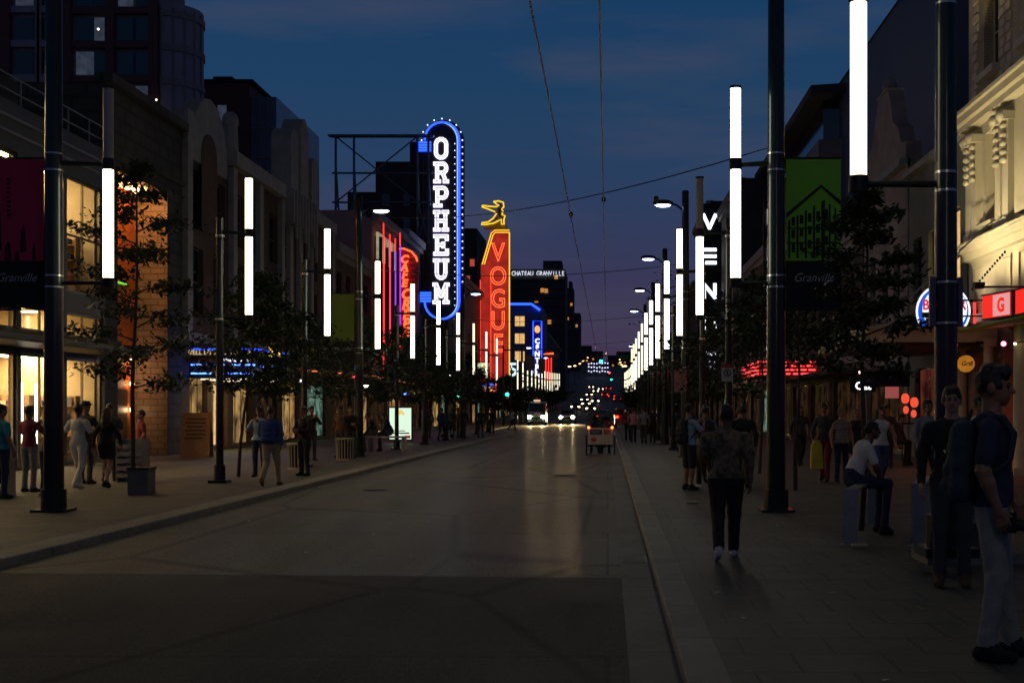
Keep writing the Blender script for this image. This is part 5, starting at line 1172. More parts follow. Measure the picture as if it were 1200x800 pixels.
# wall clutter on left far: small shop lamps giving points of light
rr2 = random.Random(11)
for i, (x, y, z, c_, lb) in enumerate(((-13.2, 70, 2.9, 'bright_warm_spot', 'bright white lamp under the awning left of the advert panel'), (-11.0, 90, 4.0, 'bright_warm_spot', 'bright street-front lamp above the crowd on the left'), (-12.4, 78, 2.6, 'blue_led', 'small blue shop lamp beyond the advert panel'), (-13.0, 66, 3.3, 'signal_red', 'small red shop lamp above the advert panel'), (-10.4, 104, 3.0, 'blue_led', 'small blue lamp beyond the crowd on the left'), (-13.6, 57.0, 2.85, 'white_led', 'small white lamp at a shopfront beyond the bins'))):
    t = thing('shopfront_lamp', lb, 'lamp', (x, y, z)); MB().ball((x, y, z), (.14, .08, .1), 6).build('bulb', MATS[c_], t, True); MB().tube((x, y+.05, z+.05), (XL+.1, y+.05, z+.25), .02).build('bracket', mBlack, t)
for i, (y, z, L_) in enumerate(((58, 3.42, 4), (64, 3.5, 5), (75, 3.6, 7), (86, 3.5, 8))):
    t = thing('awning_light_strip', f'orange-red glowing strip along a shop awning on the left, {ORD[i]} from the camera', 'light strip', (XL+1.4, y, z), 0, 'awning light strips on the left')
    MB().box(XL+1.42, XL+1.47, y, y+L_, z, z+.06).build('light_strip', emis('awning_glow', (1, .22, .06), 1.0), t); MB().box(XL+1.40, XL+1.419, y, y+L_, z-.05, z+.1).build('backing', mBlack, t)
# ================================================================= trees
def leaves(centers, n, spread, size, rnd, flat=.55):
    c = centers[rnd.integers(0, len(centers), n)]; p = c+rnd.normal(0, 1, (n, 3))*np.array([spread, spread, spread*flat])
    a = rnd.uniform(0, 2*np.pi, n); til = rnd.normal(0, .55, n); s_ = size*rnd.uniform(.6, 1.3, n)
    u = np.stack([np.cos(a), np.sin(a), til], 1); v = np.stack([-np.sin(a), np.cos(a), rnd.normal(0, .5, n)], 1)
    q = np.stack([p-u*s_[:, None], p+v*s_[:, None]*.5, p+u*s_[:, None], p-v*s_[:, None]*.5], 1)
    return q.reshape(-1, 3)
def tree(label, x, y, H, r, z0, seed, n=2600, size=.06, lean=0., group=None, tiers=None, trunk=.045, bare=False):
    rnd = np.random.default_rng(seed); g0 = gz(y); t = thing('street_tree', label, 'tree', (x, y, g0), 0, group)
    m = MB(); top = Vector((lean, 0, H)); P0 = Vector((0, 0, 0)); pts = [Vector((lean*(k/6)+.03*math.sin(k*1.7+seed), .02*math.cos(k*2+seed), H*.97*k/6)) for k in range(7)]
    m.path(pts, [trunk*(1-.75*k/6) for k in range(7)], 8); cen = []
    nb = tiers or 18
    for i in range(nb):
        f = i/(nb-1); z = z0+(H-z0)*.95*f; k = z/(H*.97)*6; j = min(int(k), 5); b = pts[j].lerp(pts[j+1], k-j)
        prof = math.sin(math.pi*min(1, .22+.78*f)) ** .8; L_ = r*(prof*.95+.1)*rnd.uniform(.65, 1.1); a = i*2.4+rnd.uniform(-.4, .4)
        p1 = b+Vector((math.cos(a)*L_*.55, math.sin(a)*L_*.55, L_*.18)); p2 = b+Vector((math.cos(a+.2)*L_, math.sin(a+.2)*L_, L_*.12+.05))
        m.path([b, p1, p2], [trunk*.35, trunk*.22, trunk*.08], 5)
        for q in range(3):
            bb_ = b.lerp(p2, .35+.3*q); e_ = bb_+Vector((math.cos(a+(-1)**q*.9), math.sin(a+(-1)**q*.9), .15))*L_*.4; m.tube(bb_, e_, trunk*.12, trunk*.04, 4, caps=False)
            cen += [tuple(e_), tuple(bb_.lerp(e_, .5))]
        cen += [tuple(p2), tuple(p1.lerp(p2, .5)), tuple(p1)]
    m.xf(Matrix.Translation((x, y, g0))); m.build('trunk', mBark, t, True)
    if not bare:
        q = leaves(np.array(cen), n, r*.13, size, rnd)+np.array([x, y, g0]); me = bpy.data.meshes.new('crown'); nn = len(q)//4
        me.vertices.add(len(q)); me.vertices.foreach_set('co', q.ravel()); me.loops.add(nn*4); me.loops.foreach_set('vertex_index', np.arange(nn*4)); me.polygons.add(nn)
        me.polygons.foreach_set('loop_start', np.arange(nn)*4); me.polygons.foreach_set('loop_total', np.full(nn, 4)); me.materials.append(mLeaf); me.update(calc_edges=True); me.validate()
        link('crown', me, t)
    return t
GL, GR = 'young street trees along the left pavement', 'young street trees along the right pavement'
tree('slender young tree with layered leaves before the orange portal', -9.0, 24.2, 6.3, 1.1, 2.0, 1, 6000, .055, .12, GL, tiers=19, trunk=.05)
tree('leaning young tree with dense dark crown left of the walking man in blue', -8.85, 30.6, 4.8, 1.25, 1.9, 2, 6500, .07, .55, GL, tiers=22)
for i, y in enumerate((38.5, 46, 54, 63, 71, 80, 88.5)):
    tree(['dark bushy tree beside the first litter bin','dark tree just beyond the second litter bin','dark tree left of the lit advert panel','dark tree over the lit advert panel','dark tree under the white M of the blue sign','dark tree below the blue neon curve','dark tree right of the blue neon curve near the curved kerb'][i], -8.9-(i == 0)*.3, y, 4.3+.4*(i % 3), 1.4+.15*(i % 2), 1.9, 10+i, 3000, .085, .1, GL, tiers=20)
for i, y in enumerate((132, 146, 160, 176, 193, 212, 235, 260)):
    tree(f'far street tree under the left row of light tubes, {ORD[i]} past the junction', -10.6, y, 4.9, 2.4, 1.4, 30+i, 3000, .22, .1, GL, tiers=16)
tree('young tree with wide airy crown, nearest on the right pavement', 3.38, 17.0, 4.55, .72, 2.0, 50, 3800, .055, .05, GR, tiers=22, trunk=.04)
for i, y in enumerate((25.5, 32.2, 40, 48, 57, 66, 76, 86, 98)):
    tree(['dark tree hidden behind the tall trolley pole','dark bushy tree above the people at the parking sign','dark tree left of the parking sign','dark tree over the faded pink notice board','fifth dark tree down the right pavement','sixth dark tree down the right pavement','seventh dark tree down the right pavement','eighth dark tree down the right pavement','ninth dark tree down the right pavement'][i], 3.75+.1*(i % 2), y, 4.6+.25*(i % 3), 1.45, 2.75 if i < 2 else 2.0, 60+i, 2700, .08, .1, GR, tiers=20)
for i, y in enumerate((134, 150, 168, 190, 215, 245)):
    tree(f'far street tree under the right row of light tubes, {ORD[i]} past the junction', 5.0, y, 5, 2.4, 1.4, 80+i, 2800, .22, .1, GR, tiers=16)
tree('tall nearly bare tree above the far right light tubes', 5.8, 118, 14.5, 2.6, 6, 95, 500, .16, -.3, GR, tiers=26, trunk=.16)
for i, (s, x, y, w_) in enumerate(((1, 3.2, 4.6, 'right'),)):  # extra post out of view, added to light the foreground
    o = lamp_part(s, False); o.location = (x, y, 0); o['group'] = f'light tube posts along the {w_} pavement'
    o['label'] = 'added short post with both tubes lit, unseen beside the camera, lighting the foreground'
# ironwork and mends in the road and the pavement
for i, (x, y, r_, z, lb) in enumerate(((-4.9, 27, .3, -.1, 'round iron manhole cover in the left lane'), (-1.1, 33, .32, -.1, 'round iron manhole cover farther along the right lane'))):
    t = thing('manhole_cover', lb, 'manhole cover', (x, y, z), 0, 'iron covers in the ground'); mI = mat('cast_iron', (.035, .033, .03), .45, .8, .3, 9, .5, 60)
    MB().lathe([(r_+.05, z+.001), (r_+.05, z+.006), (r_+.005, z+.007)], (x, y), 32).build('ring', mConc, t)
    m = MB().lathe([(r_, z+.002), (r_, z+.010)], (x, y), 32)
    for q in range(-3, 4): h_ = math.sqrt(max(0, (r_*.85)**2-(q*r_*.24)**2)); m.box(x-h_, x+h_, y+q*r_*.24-.012, y+q*r_*.24+.012, z+.010, z+.014)
    me = m.mesh('lid', mI); link('lid', me, t)
t = thing('gutter_drain', 'slotted iron drain in the gutter at the right kerb', 'drain', (.3, 14.5, -.1)); m = MB().box(.17, .45, 14.2, 14.8, -.0975, -.094)
for q in range(8): m.box(.19, .43, 14.24+q*.07, 14.27+q*.07, -.094, -.088)
link('grate', m.mesh('grate', MATS['cast_iron']), t)
rs_ = random.Random(5); lt = MB()
for i in range(60):
    x, y = (rs_.uniform(.9, 6), rs_.uniform(6, 30)) if i % 3 else (rs_.uniform(-6, 0), rs_.uniform(12, 34)); z = .002 if x > .5 else -.095; a = rs_.uniform(0, 3); s_ = rs_.uniform(.01, .03)
    lt.add([(x+s_*math.cos(a+q*1.57)*(1 if q % 2 else 1.8), y+s_*math.sin(a+q*1.57)*(1 if q % 2 else 1.8), z+.003+.006*(q % 2)) for q in range(4)], [(0, 1, 2, 3)])
o = lt.build('scattered_litter', mat('pale_litter', (.5, .46, .38), .8, 0, .3, 5)); tag(o, 'specks of litter and leaves scattered on road and pavement', 'litter', None, 'stuff')
for i, (x, y) in enumerate(((5.5, 270), (-11, 310), (6, 340), (-11.5, 380), (6.5, 430), (-12, 470), (7, 520), (-12.5, 560), (7.5, 600), (-12, 660))):
    t = thing('distant_street_lamp', f'warm far street lamp on the {"right" if x > 0 else "left"} side of the hill, {ORD[i//2]} of five', 'street lamp', (x, y, gz(y)), 0, 'warm street lamps on the far hill')
    d_ = -1 if x > 0 else 1
    MB().tube((x, y, gz(y)), (x, y, gz(y)+8.2), .1, .07, 8).tube((x, y, gz(y)+8.1), (x+d_*1.8, y, gz(y)+8.4), .05).build('pole', mPole, t)
    MB().ball((x+d_*1.8, y, gz(y)+8.3), (.4, .25, .14), 6).build('lamp_head', emis('sodium_lamp', (1, .55, .2), 7), t, True)
# ================================================================= vehicles
def loft_body(prof, W, hood_z, tuck=.16, n=1):
    """prof: closed (y,z) outline; width narrows above hood_z"""
    def wz(z, z1): return W/2 if z <= hood_z else W/2-tuck*(z-hood_z)/(z1-hood_z)
    z1 = max(p[1] for p in prof); k = len(prof); mb = MB()
    secs = []
    for f, ins in ((-1, 0), (-.94, .035), (.94, .035), (1, 0)):
        pass
    vs = []; cy = sum(p[0] for p in prof)/k; cz = sum(p[1] for p in prof)/k
    for sgn, inset, wf in ((-1, .10, 1), (-1, 0, .93), (1, 0, .93), (1, .10, 1)):
        for y, z in prof: vs.append((sgn*wz(z, z1)*wf, y+(cy-y)*inset*.25, z+(cz-z)*inset*.35))
    fs = [tuple(range(k)), tuple(range(3*k, 4*k))]
    for s_ in range(3):
        for i in range(k): fs.append((s_*k+i, s_*k+(i+1) % k, (s_+1)*k+(i+1) % k, (s_+1)*k+i))
    return mb.add(vs, fs)
def wheel(root, x, y, r, w_=.2):
    s = 1 if x > 0 else -1
    wh = MB().tube((x-s*w_, y, r), (x, y, r), r*.62, None, 16).build('wheel', mat('wheel_steel', (.2, .2, .2), .4, .8, .2, 5), root, True)
    m = MB(); n = 20; c = [(.62, 0), (.97, 0.0), (1, .2), (1, .8), (.97, 1), (.62, 1)]
    vs = []
    for rr_, t in c:
        for i in range(n): a = 2*math.pi*i/n; vs.append((x-s*w_*t+s*.01, y+rr_*r*math.cos(a), r+rr_*r*math.sin(a)))
    m.add(vs, [(j*n+i, j*n+(i+1) % n, (j+1)*n+(i+1) % n, (j+1)*n+i) for j in range(5) for i in range(n)])
    m.build('tyre', mat('tyre_rubber', (.02, .02, .02), .8, 0, .2, 5), wh, True)
mHead = emis('headlamp_glow', (1, .82, .50), 160); mHeadFar = emis('headlamp_glow_far', (1, .72, .38), 12); mTail = emis('taillamp_glow', (1, .03, .015), 7)
def car(paint, kind='sedan', head=True, tail=True, real=None):
    """front towards -Y, origin on the road under the middle"""
    t = thing('parked_car', '', 'car')
    if kind == 'van':
        W, pr = 2.0, [(-2.9, .35), (-2.95, .85), (-2.85, 1.15), (-2.2, 1.45), (-1.5, 2.45), (-1.2, 2.6), (2.8, 2.62), (2.9, 2.4), (2.9, .35)]; hz = 1.4
        ws = [(-.82, -2.18, 1.52), (.82, -2.18, 1.52), (.72, -1.56, 2.38), (-.72, -1.56, 2.38)]; hl = (.74, -2.95, .92); tl = (.85, 2.92, 1.0); wb = (-1.95, 1.9, .36)
    elif kind == 'suv':
        W, pr = 1.9, [(-2.3, .35), (-2.35, .75), (-2.2, 1.02), (-1.2, 1.15), (-.55, 1.65), (-.3, 1.72), (1.9, 1.72), (2.25, 1.15), (2.3, .35)]; hz = 1.1
        ws = [(-.74, -1.17, 1.17), (.74, -1.17, 1.17), (.63, -.62, 1.62), (-.63, -.62, 1.62)]; hl = (.70, -2.33, .80); tl = (.80, 2.32, 1.0); wb = (-1.4, 1.4, .36)
    else:
        W, pr = 1.8, [(-2.25, .3), (-2.3, .62), (-2.1, .82), (-1.0, .95), (-.35, 1.38), (0, 1.44), (1.0, 1.42), (1.65, 1.05), (2.25, .98), (2.3, .6), (2.25, .3)]; hz = .95
        ws = [(-.72, -.97, .97), (.72, -.97, .97), (.60, -.42, 1.34), (-.60, -.42, 1.34)]; hl = (.66, -2.28, .66); tl = (.72, 2.3, .78); wb = (-1.4, 1.35, .32)
    loft_body(pr, W, hz).build('body', paint, t, False)
    gl = MAT_CARGLASS
    MB().add([(p[0], p[1]-.03, p[2]+.01) for p in ws], [(0, 1, 2, 3)]).build('windscreen', gl, t)
    zt = ws[2][2]; zb = ws[0][2]; yr = pr[-3][0]-.5 if kind == 'sedan' else 1.6
    for s in (-1, 1):
        MB().add([(s*(W/2*.995+.01), ws[0][1]+.25, zb+.02), (s*(W/2*.995+.01), yr+.3, zb+.02), (s*(W/2-.13), yr-.1, zt), (s*(W/2-.13), ws[2][1]+.1, zt)], [(0, 1, 2, 3)]).build('side_window', gl, t)
        MB().ball((s*(W/2+.09), ws[0][1]+.25, zb+.08), (.1, .05, .07), 6).build('mirror', paint, t, True)
        for y in wb[:2]: wheel(t, s*(W/2+.005), y, wb[2])
        h = MB().ball((s*hl[0], hl[1], hl[2]), (.2, .08, .14), 8).build('headlight', (mHead if real else mHeadFar) if head else mat('lamp_glass_off', (.4, .4, .4), .2), t, True)
        MB().box(s*tl[0]-.11, s*tl[0]+.11, tl[1]-.03, tl[1]+.03, tl[2]-.09, tl[2]+.09).build('tail_light', mTail if tail else mat('tail_glass_off', (.2, .01, .01), .3), t)
    yb = max(p[0] for p in pr)
    if kind != 'sedan': MB().add([(-.62, yb+.0+.02, zb+.15), (.62, yb+.02, zb+.15), (.56, yb-.12 if kind == 'suv' else yb+.02, zt-.02), (-.56, yb-.12 if kind == 'suv' else yb+.02, zt-.02)], [(0, 1, 2, 3)]).build('rear_window', gl, t)
    else: MB().add([(-.62, 1.66, 1.08), (.62, 1.66, 1.08), (.56, 1.06, 1.42), (-.56, 1.06, 1.42)], [(0, 1, 2, 3)]).build('rear_window', gl, t)
    MB().box(-.6, .6, min(p[0] for p in pr)-.03, min(p[0] for p in pr)+.02, hl[2]-.16, hl[2]-.02).box(-.75, .75, min(p[0] for p in pr)-.05, min(p[0] for p in pr)+.05, .38, .46).build('grille', mBlack, t)
    MB().box(-.25, .25, min(p[0] for p in pr)-.07, min(p[0] for p in pr)-.05, .42, .54).box(-.25, .25, yb+.03, yb+.05, .55, .67).build('number_plate', mat('plate_white', (.5, .5, .5), .5), t)
    return t
MAT_CARGLASS = mat('car_glass', (.02, .025, .03), .06, 0, .2, 2, spec=.9)
pVan = mat('van_paint_blue_grey', (.22, .30, .36), .35, .2, .1, 1, coat=.5); pDark = mat('car_paint_dark', (.03, .03, .035), .3, .4, .2, 1, coat=.6)
pSilver = mat('car_paint_silver', (.3, .3, .3), .35, .6, .1, 1, coat=.5); pRed = mat('car_paint_red', (.3, .02, .02), .35, .2, .1, 1, coat=.5)
def beams(root, x, y, z, e=380):
    for s in (-.7, .7): spot(root, (x+s, y-.12, z), (x+s*1.4, y-34, -.6), e, (1, .66, .27), 60, .8, .09)
van = car(pVan, 'van', True, False, True); van.name = 'white_van'; van.location = (-7.75, 142, gz(142)-.1); van['category'] = 'van'; van['label'] = 'tall pale blue-grey van coming towards the camera with bright headlights'
MB().box(-.35, .35, -1.5, -1.2, 2.62, 2.8).build('roof_sign', emis('roof_marker', (1, .6, .35), .8), van, world=False)
beams(van, -7.75, 139.1, .85, 2200)
cA = car(pSilver, 'suv', True, False, True); cA.location = (-4.7, 150, gz(150)-.1); cA['label'] = 'grey car coming towards the camera just right of the van'; beams(cA, -4.7, 147.7, .75, 2000)
proto_s = car(pDark, 'sedan', True, True); proto_s.location = (-2.9, 222, gz(222)-.1); proto_s['label'] = 'dark oncoming sedan behind the grey car, its lights just left of the pedicab roof'
lst = [(-5.9, 236, 'oncoming sedan following the van in the left lane'), (-4.4, 262, 'oncoming sedan with close bright lamps above the grey car'), (-2.7, 286, 'oncoming sedan in the middle of the far queue'), (-5.4, 300, 'oncoming sedan at the kerb side of the far queue'),
       (-3.6, 390, 'oncoming sedan far up the hill with the brightest lamps'), (-2.2, 415, 'oncoming sedan behind the brightest lamps on the hill'), (-5.0, 350, 'oncoming sedan low on the hill, left side'), (-5.6, 440, 'last oncoming sedan near the top of the hill')]
for x, y, lb in lst: o = copy_tree(proto_s); o.location = (x, y, gz(y)-.1); o['label'] = lb; o['group'] = 'distant cars coming down the hill'
for x, y, lb in ((-.6, 165, 'dark car driving away just above the pedicab roof'), (1.0, 330, 'red-lamped car driving away up the hill'), (-.8, 345, 'car driving away beside another on the hill, its tail lamps close together'), (2.2, 300, 'car driving away nearest the right kerb low on the hill'), (.3, 420, 'car driving away farthest up the hill')):
    o = copy_tree(proto_s); o.location = (x, y, gz(y)-.1); o.rotation_euler = (0, 0, math.pi); o['label'] = lb; o['group'] = 'distant cars driving away'
cB = car(pRed, 'suv', False, True); cB.location = (-.35+1.9, 0, 0); cB.location = (1.35, 104, -.1+.1); cB.rotation_euler = (0, 0, math.pi+.05); cB['label'] = 'red car with glowing tail lights at the right kerb behind the group of walkers'
cB.location = (-.75+.0, 0, 0); cB.location = (1.5, 112, 0)
# ---------- pedicab seen from behind
pc = thing('pedicab', 'three-wheeled pedicab seen from behind with dark hood, pale back panel and two red lamps', 'pedicab', (-.27, 48, -.1))
def PB(): return MB()
def pcb(mb, name, m, smooth=False, parent=None): mb.xf(Matrix.Translation((-.27, 48, -.1))); return mb.build(name, m, parent or pc, smooth)
hd = MB(); prof = [(-.50, 1.02), (-.53, 1.30), (-.47, 1.52), (-.36, 1.62), (.36, 1.62), (.47, 1.52), (.53, 1.30), (.50, 1.02)]
inn = [(-.36, 1.02), (-.37, 1.30), (-.31, 1.42), (-.22, 1.47), (.22, 1.47), (.31, 1.42), (.37, 1.30), (.36, 1.02)]
vs = []; 
for y in (0, 1.0):
    for P_ in (prof, inn): vs += [(x*(1 if y == 0 else .98), y, z) for x, z in P_]
fs = [(i, i+1, 8+i+1, 8+i) for i in range(7)]+[(16+i, 17+i, 25+i, 24+i) for i in range(7)]+[(i, i+1, 17+i, 16+i) for i in range(7)]+[(8+i, 9+i, 25+i, 24+i) for i in range(7)]
pcb(hd.add(vs, fs), 'hood', mat('pedicab_hood_cloth', (.03, .045, .06), .6, 0, .2, 3), True)
pcb(MB().prism([(-.36, 1.625), (-.40, 1.60), (.40, 1.60), (.36, 1.625)], 'y', 0, 1.0), 'hood_top', mat('pedicab_top_blue', (.10, .18, .24), .5, 0, .1, 2))
pcb(MB().box(-.46, .46, 0, .04, .42, 1.02), 'back_panel', mat('pedicab_cream_panel', (.50, .44, .34), .5, 0, .12, 2))
pcb(MB().box(-.40, .06, -.012, -.002, .77, .97), 'dark_plate', mat('pedicab_dark_plate', (.02, .03, .05), .4, 0, .2, 4))
pcb(MB().box(-.36, .02, -.018, -.013, .89, .905).box(-.36, -.05, -.018, -.013, .84, .855), 'plate_lines', mSteel)
pcb(MB().box(.12, .38, -.012, -.002, .78, .97), 'small_picture', mat('reddish_picture', (.3, .08, .06), .6, 0, .5, 9))
leaf = [(0, -.15), (.02, -.07), (.10, -.09), (.08, -.03), (.15, .03), (.08, .03), (.07, .09), (.03, .05), (0, .15), (-.03, .05), (-.07, .09), (-.08, .03), (-.15, .03), (-.08, -.03), (-.10, -.09), (-.02, -.07)]
pcb(MB().prism([(x-.25, z+.58) for x, z in leaf], 'y', -.012, -.002), 'leaf_mark', mat('leaf_red_paint', (.5, .03, .02), .5))
m = MB()
for i in range(4): m.box(.02, .38, -.010, -.002, .66-i*.06, .672-i*.06)
pcb(m, 'text_lines', mat('pedicab_text_paint', (.15, .12, .1), .6))
pcb(MB().box(-.46, .46, -.02, 0, .725, .75).box(-.47, .47, -.03, .05, .40, .425), 'bumper', mSteel)
for s in (-1, 1):
    pcb(MB().ball((s*.44, -.03, 1.04), (.045, .03, .045), 8), 'tail_light', emis('pedicab_tail', (1, .12, .03), 10), True)
    w_ = MB(); n = 28
    for i in range(n):
        a, b_ = 2*math.pi*i/n, 2*math.pi*(i+1)/n; w_.tube((s*.53, .35+.34*math.cos(a), .34+.34*math.sin(a)), (s*.53, .35+.34*math.cos(b_), .34+.34*math.sin(b_)), .025, None, 6, caps=False)
    wh = pcb(w_, 'wheel', MATS['tyre_rubber'], True)
    sp_ = MB()
    for i in range(12): a = 2*math.pi*i/12; sp_.tube((s*.53, .35, .34), (s*.53, .35+.33*math.cos(a), .34+.33*math.sin(a)), .004, None, 4)
    pcb(sp_, 'spokes', mSteel, False, wh)
    pcb(MB().box(s*.48, s*.56, .0, .75, .70, .73), 'mudguard', mBlack)
pcb(MB().box(-.44, .44, .3, .9, .50, .62).box(-.44, .44, .05, .15, .5, 1.0), 'passenger_bench', mat('bench_vinyl', (.10, .02, .02), .5))
pcb(MB().tube((0, .1, .38), (0, 2.2, .45), .03).tube((0, 1.5, .42), (0, 1.45, .95), .025).tube((0, 2.3, .4), (0, 2.2, 1.05), .025).tube((-.3, 2.15, 1.08), (.3, 2.15, 1.08), .015).tube((-.5, .35, .34), (.5, .35, .34), .02).tube((0, .02, .1), (0, .02, .4), .02), 'frame', mBlack)
w_ = MB()
for i in range(24):
    a, b_ = 2*math.pi*i/24, 2*math.pi*(i+1)/24; w_.tube((0, 2.35+.32*math.cos(a), .33+.32*math.sin(a)), (0, 2.35+.32*math.cos(b_), .33+.32*math.sin(b_)), .022, None, 6, caps=False)
pcb(w_, 'wheel', MATS['tyre_rubber'], True)
# bicycle far right, baby stroller far left
def bicycle(label, x, y, rz):
    t = thing('bicycle', label, 'bicycle', (x, y, 0), rz); M = Matrix.Translation((x, y, 0)) @ Matrix.Rotation(rz, 4, 'Z')
    for cx in (-.52, .52):
        w_ = MB()
        for i in range(28): a, b_ = 2*math.pi*i/28, 2*math.pi*(i+1)/28; w_.tube((cx+.33*math.cos(a), 0, .34+.33*math.sin(a)), (cx+.33*math.cos(b_), 0, .34+.33*math.sin(b_)), .016, None, 6, caps=False)
        wh = w_.xf(M).build('wheel', MATS['tyre_rubber'], t, True); s_ = MB()
        for i in range(16): a = 2*math.pi*i/16; s_.tube((cx, 0, .34), (cx+.32*math.cos(a), 0, .34+.32*math.sin(a)), .002, None, 3)
        s_.xf(M).build('spokes', mSteel, wh)
    f = MB(); bb_, st, hd_, rr_ = (-.08, 0, .30), (-.22, 0, .78), (.38, 0, .80), (-.52, 0, .34)
    for a, b_ in ((bb_, st), (bb_, hd_), (st, hd_), (bb_, rr_), (st, rr_), ((.36, 0, .9), (.52, 0, .34))): f.tube(a, b_, .016)
    f.tube(st, (-.25, 0, .92), .013).tube((.36, -.26, .98), (.36, .26, .98), .011).tube((.36, 0, .8), (.36, 0, .98), .014)
    f.xf(M).build('frame', mat('bike_frame_red', (.35, .04, .03), .35, .4, .1, 3), t, True)
    MB().ball((-.27, 0, .95), (.13, .07, .035), 8).xf(M).build('saddle', mBlack, t, True)
bicycle('bicycle leaning by the wall behind the boy at the right edge', 10.05, 32.9, R(80))
t = thing('baby_stroller', 'small dark baby stroller pushed along the left pavement beyond the advert panel', 'stroller', (-9.1, 73, 0))
MB().prism([(-.25, .45), (.25, .45), (.35, .9), (-.1, 1.0), (-.3, .8)], 'y', 72.8, 73.2).xf(Matrix.Translation((-9.1, 0, 0))).build('seat', mat('stroller_cloth', (.03, .03, .05), .8), t)
MB().tube((-9.35, 72.8, .1), (-8.9, 72.8, .9), .015).tube((-8.85, 72.8, .1), (-9.3, 72.8, .8), .015).tube((-8.9, 72.8, .9), (-8.7, 72.8, 1.05), .015).tube((-8.7, 72.8, 1.05), (-8.7, 73.2, 1.05), .015).build('frame', mSteel, t)
for x in (-9.35, -8.85): MB().tube((x, 72.78, .12), (x, 72.82, .12), .12, None, 14).build('wheel', mBlack, t)

# ================================================================= people (one continuous surface per body)
def _ell(P, c, r, Rm=None):
    q = P-np.array(c)
    if Rm is not None: q = q @ np.array(Rm)
    r = np.array(r); k0 = np.linalg.norm(q/r, axis=1); k1 = np.linalg.norm(q/(r*r), axis=1)+1e-9
    return k0*(k0-1)/k1
def _cap(P, a, b, ra, rb, fl=1.0):
    a = np.array(a, float); b = np.array(b, float); ab = b-a; t = np.clip(((P-a) @ ab)/max(ab @ ab, 1e-9), 0, 1)
    q = P-(a+t[:, None]*ab)
    if fl != 1.0: q = q*np.array([1, 1/fl, 1])
    return np.linalg.norm(q, axis=1)-(ra+(rb-ra)*t)
def _d(P, p): return _ell(P, *p[1:4]) if p[0] == 'e' else _cap(P, *p[1:6])
def surface(prims, vox, k=.02, cut=None, noise_amp=0.):
    lo = np.array([1e9]*3); hi = -lo
    for p in prims:
        pts = np.array([p[1]]) if p[0] == 'e' else np.array([p[1], p[2]]); r = max(p[2]) if p[0] == 'e' else max(p[3], p[4])*max(1, p[5])
        lo = np.minimum(lo, pts.min(0)-r); hi = np.maximum(hi, pts.max(0)+r)
    lo -= vox*2.5; hi += vox*2.5; n = np.ceil((hi-lo)/vox).astype(int)+1
    g = np.stack(np.meshgrid(*[lo[i]+vox*np.arange(n[i]) for i in range(3)], indexing='ij'), -1).reshape(-1, 3)
    D = None
    for p in prims:
        d = _d(g, p)
        if D is None: D = d; continue
        kk = p[-1] if isinstance(p[-1], float) and p[-1] < .2 else k
        h = np.clip(.5+.5*(d-D)/kk, 0, 1); D = d*(1-h)+D*h-kk*h*(1-h)
    if noise_amp: D = D+noise_amp*(np.sin(g[:, 2]*55+g[:, 0]*30+np.sin(g[:, 1]*40)*2)+.6*np.sin(g[:, 0]*80+g[:, 2]*37))*.5
    if cut is not None:
        for c in cut: D = np.maximum(D, -_d(g, c))
    F = D.reshape(n); s = F < 0; nx, ny, nz = n
    co = [(i, j, l) for i in (0, 1) for j in (0, 1) for l in (0, 1)]
    def sl(A, o): return A[o[0]:nx-1+o[0], o[1]:ny-1+o[1], o[2]:nz-1+o[2]]
    cnt = sum(sl(s, o).astype(int) for o in co); mask = (cnt > 0) & (cnt < 8); idx = -np.ones(mask.shape, int); cells = np.argwhere(mask); idx[mask] = np.arange(len(cells))
    acc = np.zeros((len(cells), 3)); num = np.zeros(len(cells)); ci, cj, cl = cells.T
    for a in range(8):
        for b in range(a+1, 8):
            A, B = co[a], co[b]
            if sum(abs(A[q]-B[q]) for q in range(3)) != 1: continue
            fa = F[ci+A[0], cj+A[1], cl+A[2]]; fb = F[ci+B[0], cj+B[1], cl+B[2]]; m = (fa < 0) != (fb < 0); t = np.where(m, fa/(fa-fb+1e-12), 0)
            acc += np.where(m[:, None], np.array(A)+t[:, None]*(np.array(B)-np.array(A)), 0); num += m
    V = (cells+acc/np.maximum(num, 1)[:, None])*vox+lo; Q = []
    for ax in range(3):
        u, v = (ax+1) % 3, (ax+2) % 3; sh = [slice(None)]*3; s2 = [slice(None)]*3; sh[ax] = slice(0, -1); s2[ax] = slice(1, None)
        e = s[tuple(sh)] != s[tuple(s2)]; pts = np.argwhere(e); pts = pts[(pts[:, u] > 0) & (pts[:, v] > 0) & (pts[:, u] < n[u]-1) & (pts[:, v] < n[v]-1)]
        if not len(pts): continue
        def I(du, dv): q = pts.copy(); q[:, u] -= du; q[:, v] -= dv; return idx[q[:, 0], q[:, 1], q[:, 2]]
        q = np.stack([I(0, 0), I(1, 0), I(1, 1), I(0, 1)], 1); fl = s[pts[:, 0], pts[:, 1], pts[:, 2]]; q[~fl] = q[~fl][:, ::-1]; Q.append(q)
    return V, np.concatenate(Q)
def rotx(p, piv, a): y, z = p[1]-piv[1], p[2]-piv[2]; return (p[0], piv[1]+y*math.cos(a)-z*math.sin(a), piv[2]+y*math.sin(a)+z*math.cos(a))
